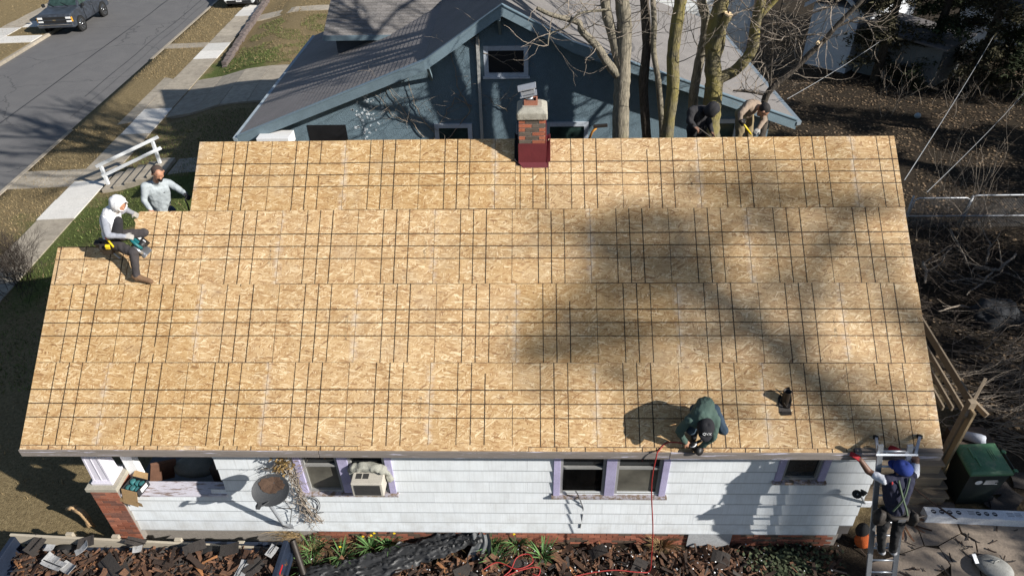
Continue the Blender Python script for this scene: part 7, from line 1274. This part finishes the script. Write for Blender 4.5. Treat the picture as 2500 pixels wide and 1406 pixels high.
# white car on the far driveway, only its nose in the picture
a, b = G(543, 25, -.6), G(634, 20, -.6); cfr = (a + b) / 2; fwd = Vector((.12, -1, 0)).normalized(); lat = Vector((0, 0, 1)).cross(fwd); o_ = cfr - fwd * 2.2; o_.z = -.57
TV = Matrix(((fwd.x, lat.x, 0, o_.x), (fwd.y, lat.y, 0, o_.y), (0, 0, 1, o_.z), (0, 0, 0, 1)))
wc_, bd = vehicle('white car nosing out of the far driveway at the top edge', 'parked_car', TV, [(2.2, .3), (2.28, .5), (2.2, .78), (1.9, .9), (1.0, 1.02), (-2.0, 1.05), (-2.2, .9), (-2.2, .4), (-1, .25), (1, .25)], .95, [(1.05, 1.02), (.3, 1.5), (-1.4, 1.55), (-1.9, 1.05)], WPAINT, (1.4, -1.4), GLC, .33)
build('lower_grille', MB().box(2.2, 2.31, -.75, .75, .30, .52, T=TV), BP, wc_, bevel=.03); build('number_plate', MB().box(2.31, 2.325, -.17, .17, .42, .58, T=TV), WPR, wc_); build('plate_print', MB().box(2.325, 2.328, -.11, .11, .46, .54, T=TV), mat('grey_print', (.3, .3, .32), .7), wc_)
for s in (-1, 1): build('headlight', MB().obox(TV @ Vector((2.13, s * .72, .72)), (.36, .22, .16), (0, 0, math.atan2(fwd.y, fwd.x) + 1.57)), HL, wc_, bevel=.04)
# ================================================================== grass blades and leaf litter
random.seed(99)
def scatter(name, label, cat, n, sampler, mt, hmin, hmax, wd, flat=False):
    q = MB(); v = []; F = []
    for k in range(n):
        p = sampler()
        if p is None: continue
        a = random.uniform(0, 6.283); s = Vector((math.cos(a), math.sin(a), random.uniform(-.2, .2) if flat else 0)) * random.uniform(.6, 1.2) * wd; h = random.uniform(hmin, hmax); b = len(v)
        if flat: t = Vector((-math.sin(a), math.cos(a), random.uniform(-.4, .5))) * h; v += [p - s, p - t, p + s, p + t]; F.append((b, b + 1, b + 2, b + 3))
        else: v += [p - s, p + s, p + Vector((random.gauss(0, .5) * h, random.gauss(0, .5) * h, h))]; F.append((b, b + 1, b + 2))
    q.v = v; q.f = F; q.m = [0] * len(F); return tag(build(name, q, mt, None, wm=Matrix.Identity(4)), label, cat, kind='stuff')
def lawn(t0, t1, w0, w1, thr=None):
    def f():
        t, w = random.uniform(t0, t1), random.uniform(w0, w1)
        if thr is not None and noise.noise(Vector((t * .8, w * .8, 3))) < thr: return None
        if 5.7 < w < 11.3 and t > 0: return None
        if 3.6 < t < 6.2 and -.6 < w < 1.1: return None
        p = tw(t, w, gh(t, w)); return None if p.x > -8.5 and p.y < 8 else p
    return f
GB, SB = needle_mat('green_grass_blade', (.115, .145, .045)), needle_mat('straw_grass_blade', (.27, .205, .11)); LB = needle_mat('brown_leaf', (.17, .12, .075))
scatter('green_grass', 'green spring grass on the front slope', 'grass', 16000, lawn(3.65, 10.5, -11, 5.5), GB, .04, .10, .012)
scatter('green_grass', 'green grass on the bungalow lawn', 'grass', 7000, lawn(4.6, 9, 11.4, 20, -.05), GB, .05, .10, .014)
scatter('straw_grass', 'dormant straw-coloured grass on the verge', 'grass', 12000, lawn(.25, 2.3, -10, 30), SB, .04, .09, .013)
scatter('straw_grass', 'dormant grass on the bungalow lawn', 'grass', 9000, lawn(4.6, 10, 11.4, 34, -.2), SB, .04, .09, .014)
scatter('straw_grass', 'dormant grass on the front slope', 'grass', 7000, lawn(3.65, 11, -14, 5.5, .05), SB, .04, .09, .012)
scatter('straw_grass', 'dormant grass across the street', 'grass', 4000, lawn(-16, -8.1, 4, 34), SB, .05, .1, .016)
def yard():
    x, y = random.uniform(5.6, 24), random.uniform(2.5, 32)
    if noise.noise(Vector((x * .5, y * .5, 8))) < random.uniform(-.5, .3): return None
    return Vector((x, y, ground_z(x, y) + .02))
scatter('leaf_litter', 'fallen leaves over the shaded back yard', 'leaves', 34000, yard, LB, .025, .07, .04, True)
scatter('leaf_litter', 'fallen leaves along the front slope', 'leaves', 2500, lawn(.2, 9, -12, 30, .1), LB, .015, .04, .025, True)
def strip(): x = random.uniform(4.5, 9); y = random.uniform(8, 17); return Vector((x, y, ground_z(x, y)))
scatter('green_grass', 'patchy grass beside the bungalow corner', 'grass', 5000, strip, GB, .04, .09, .012)
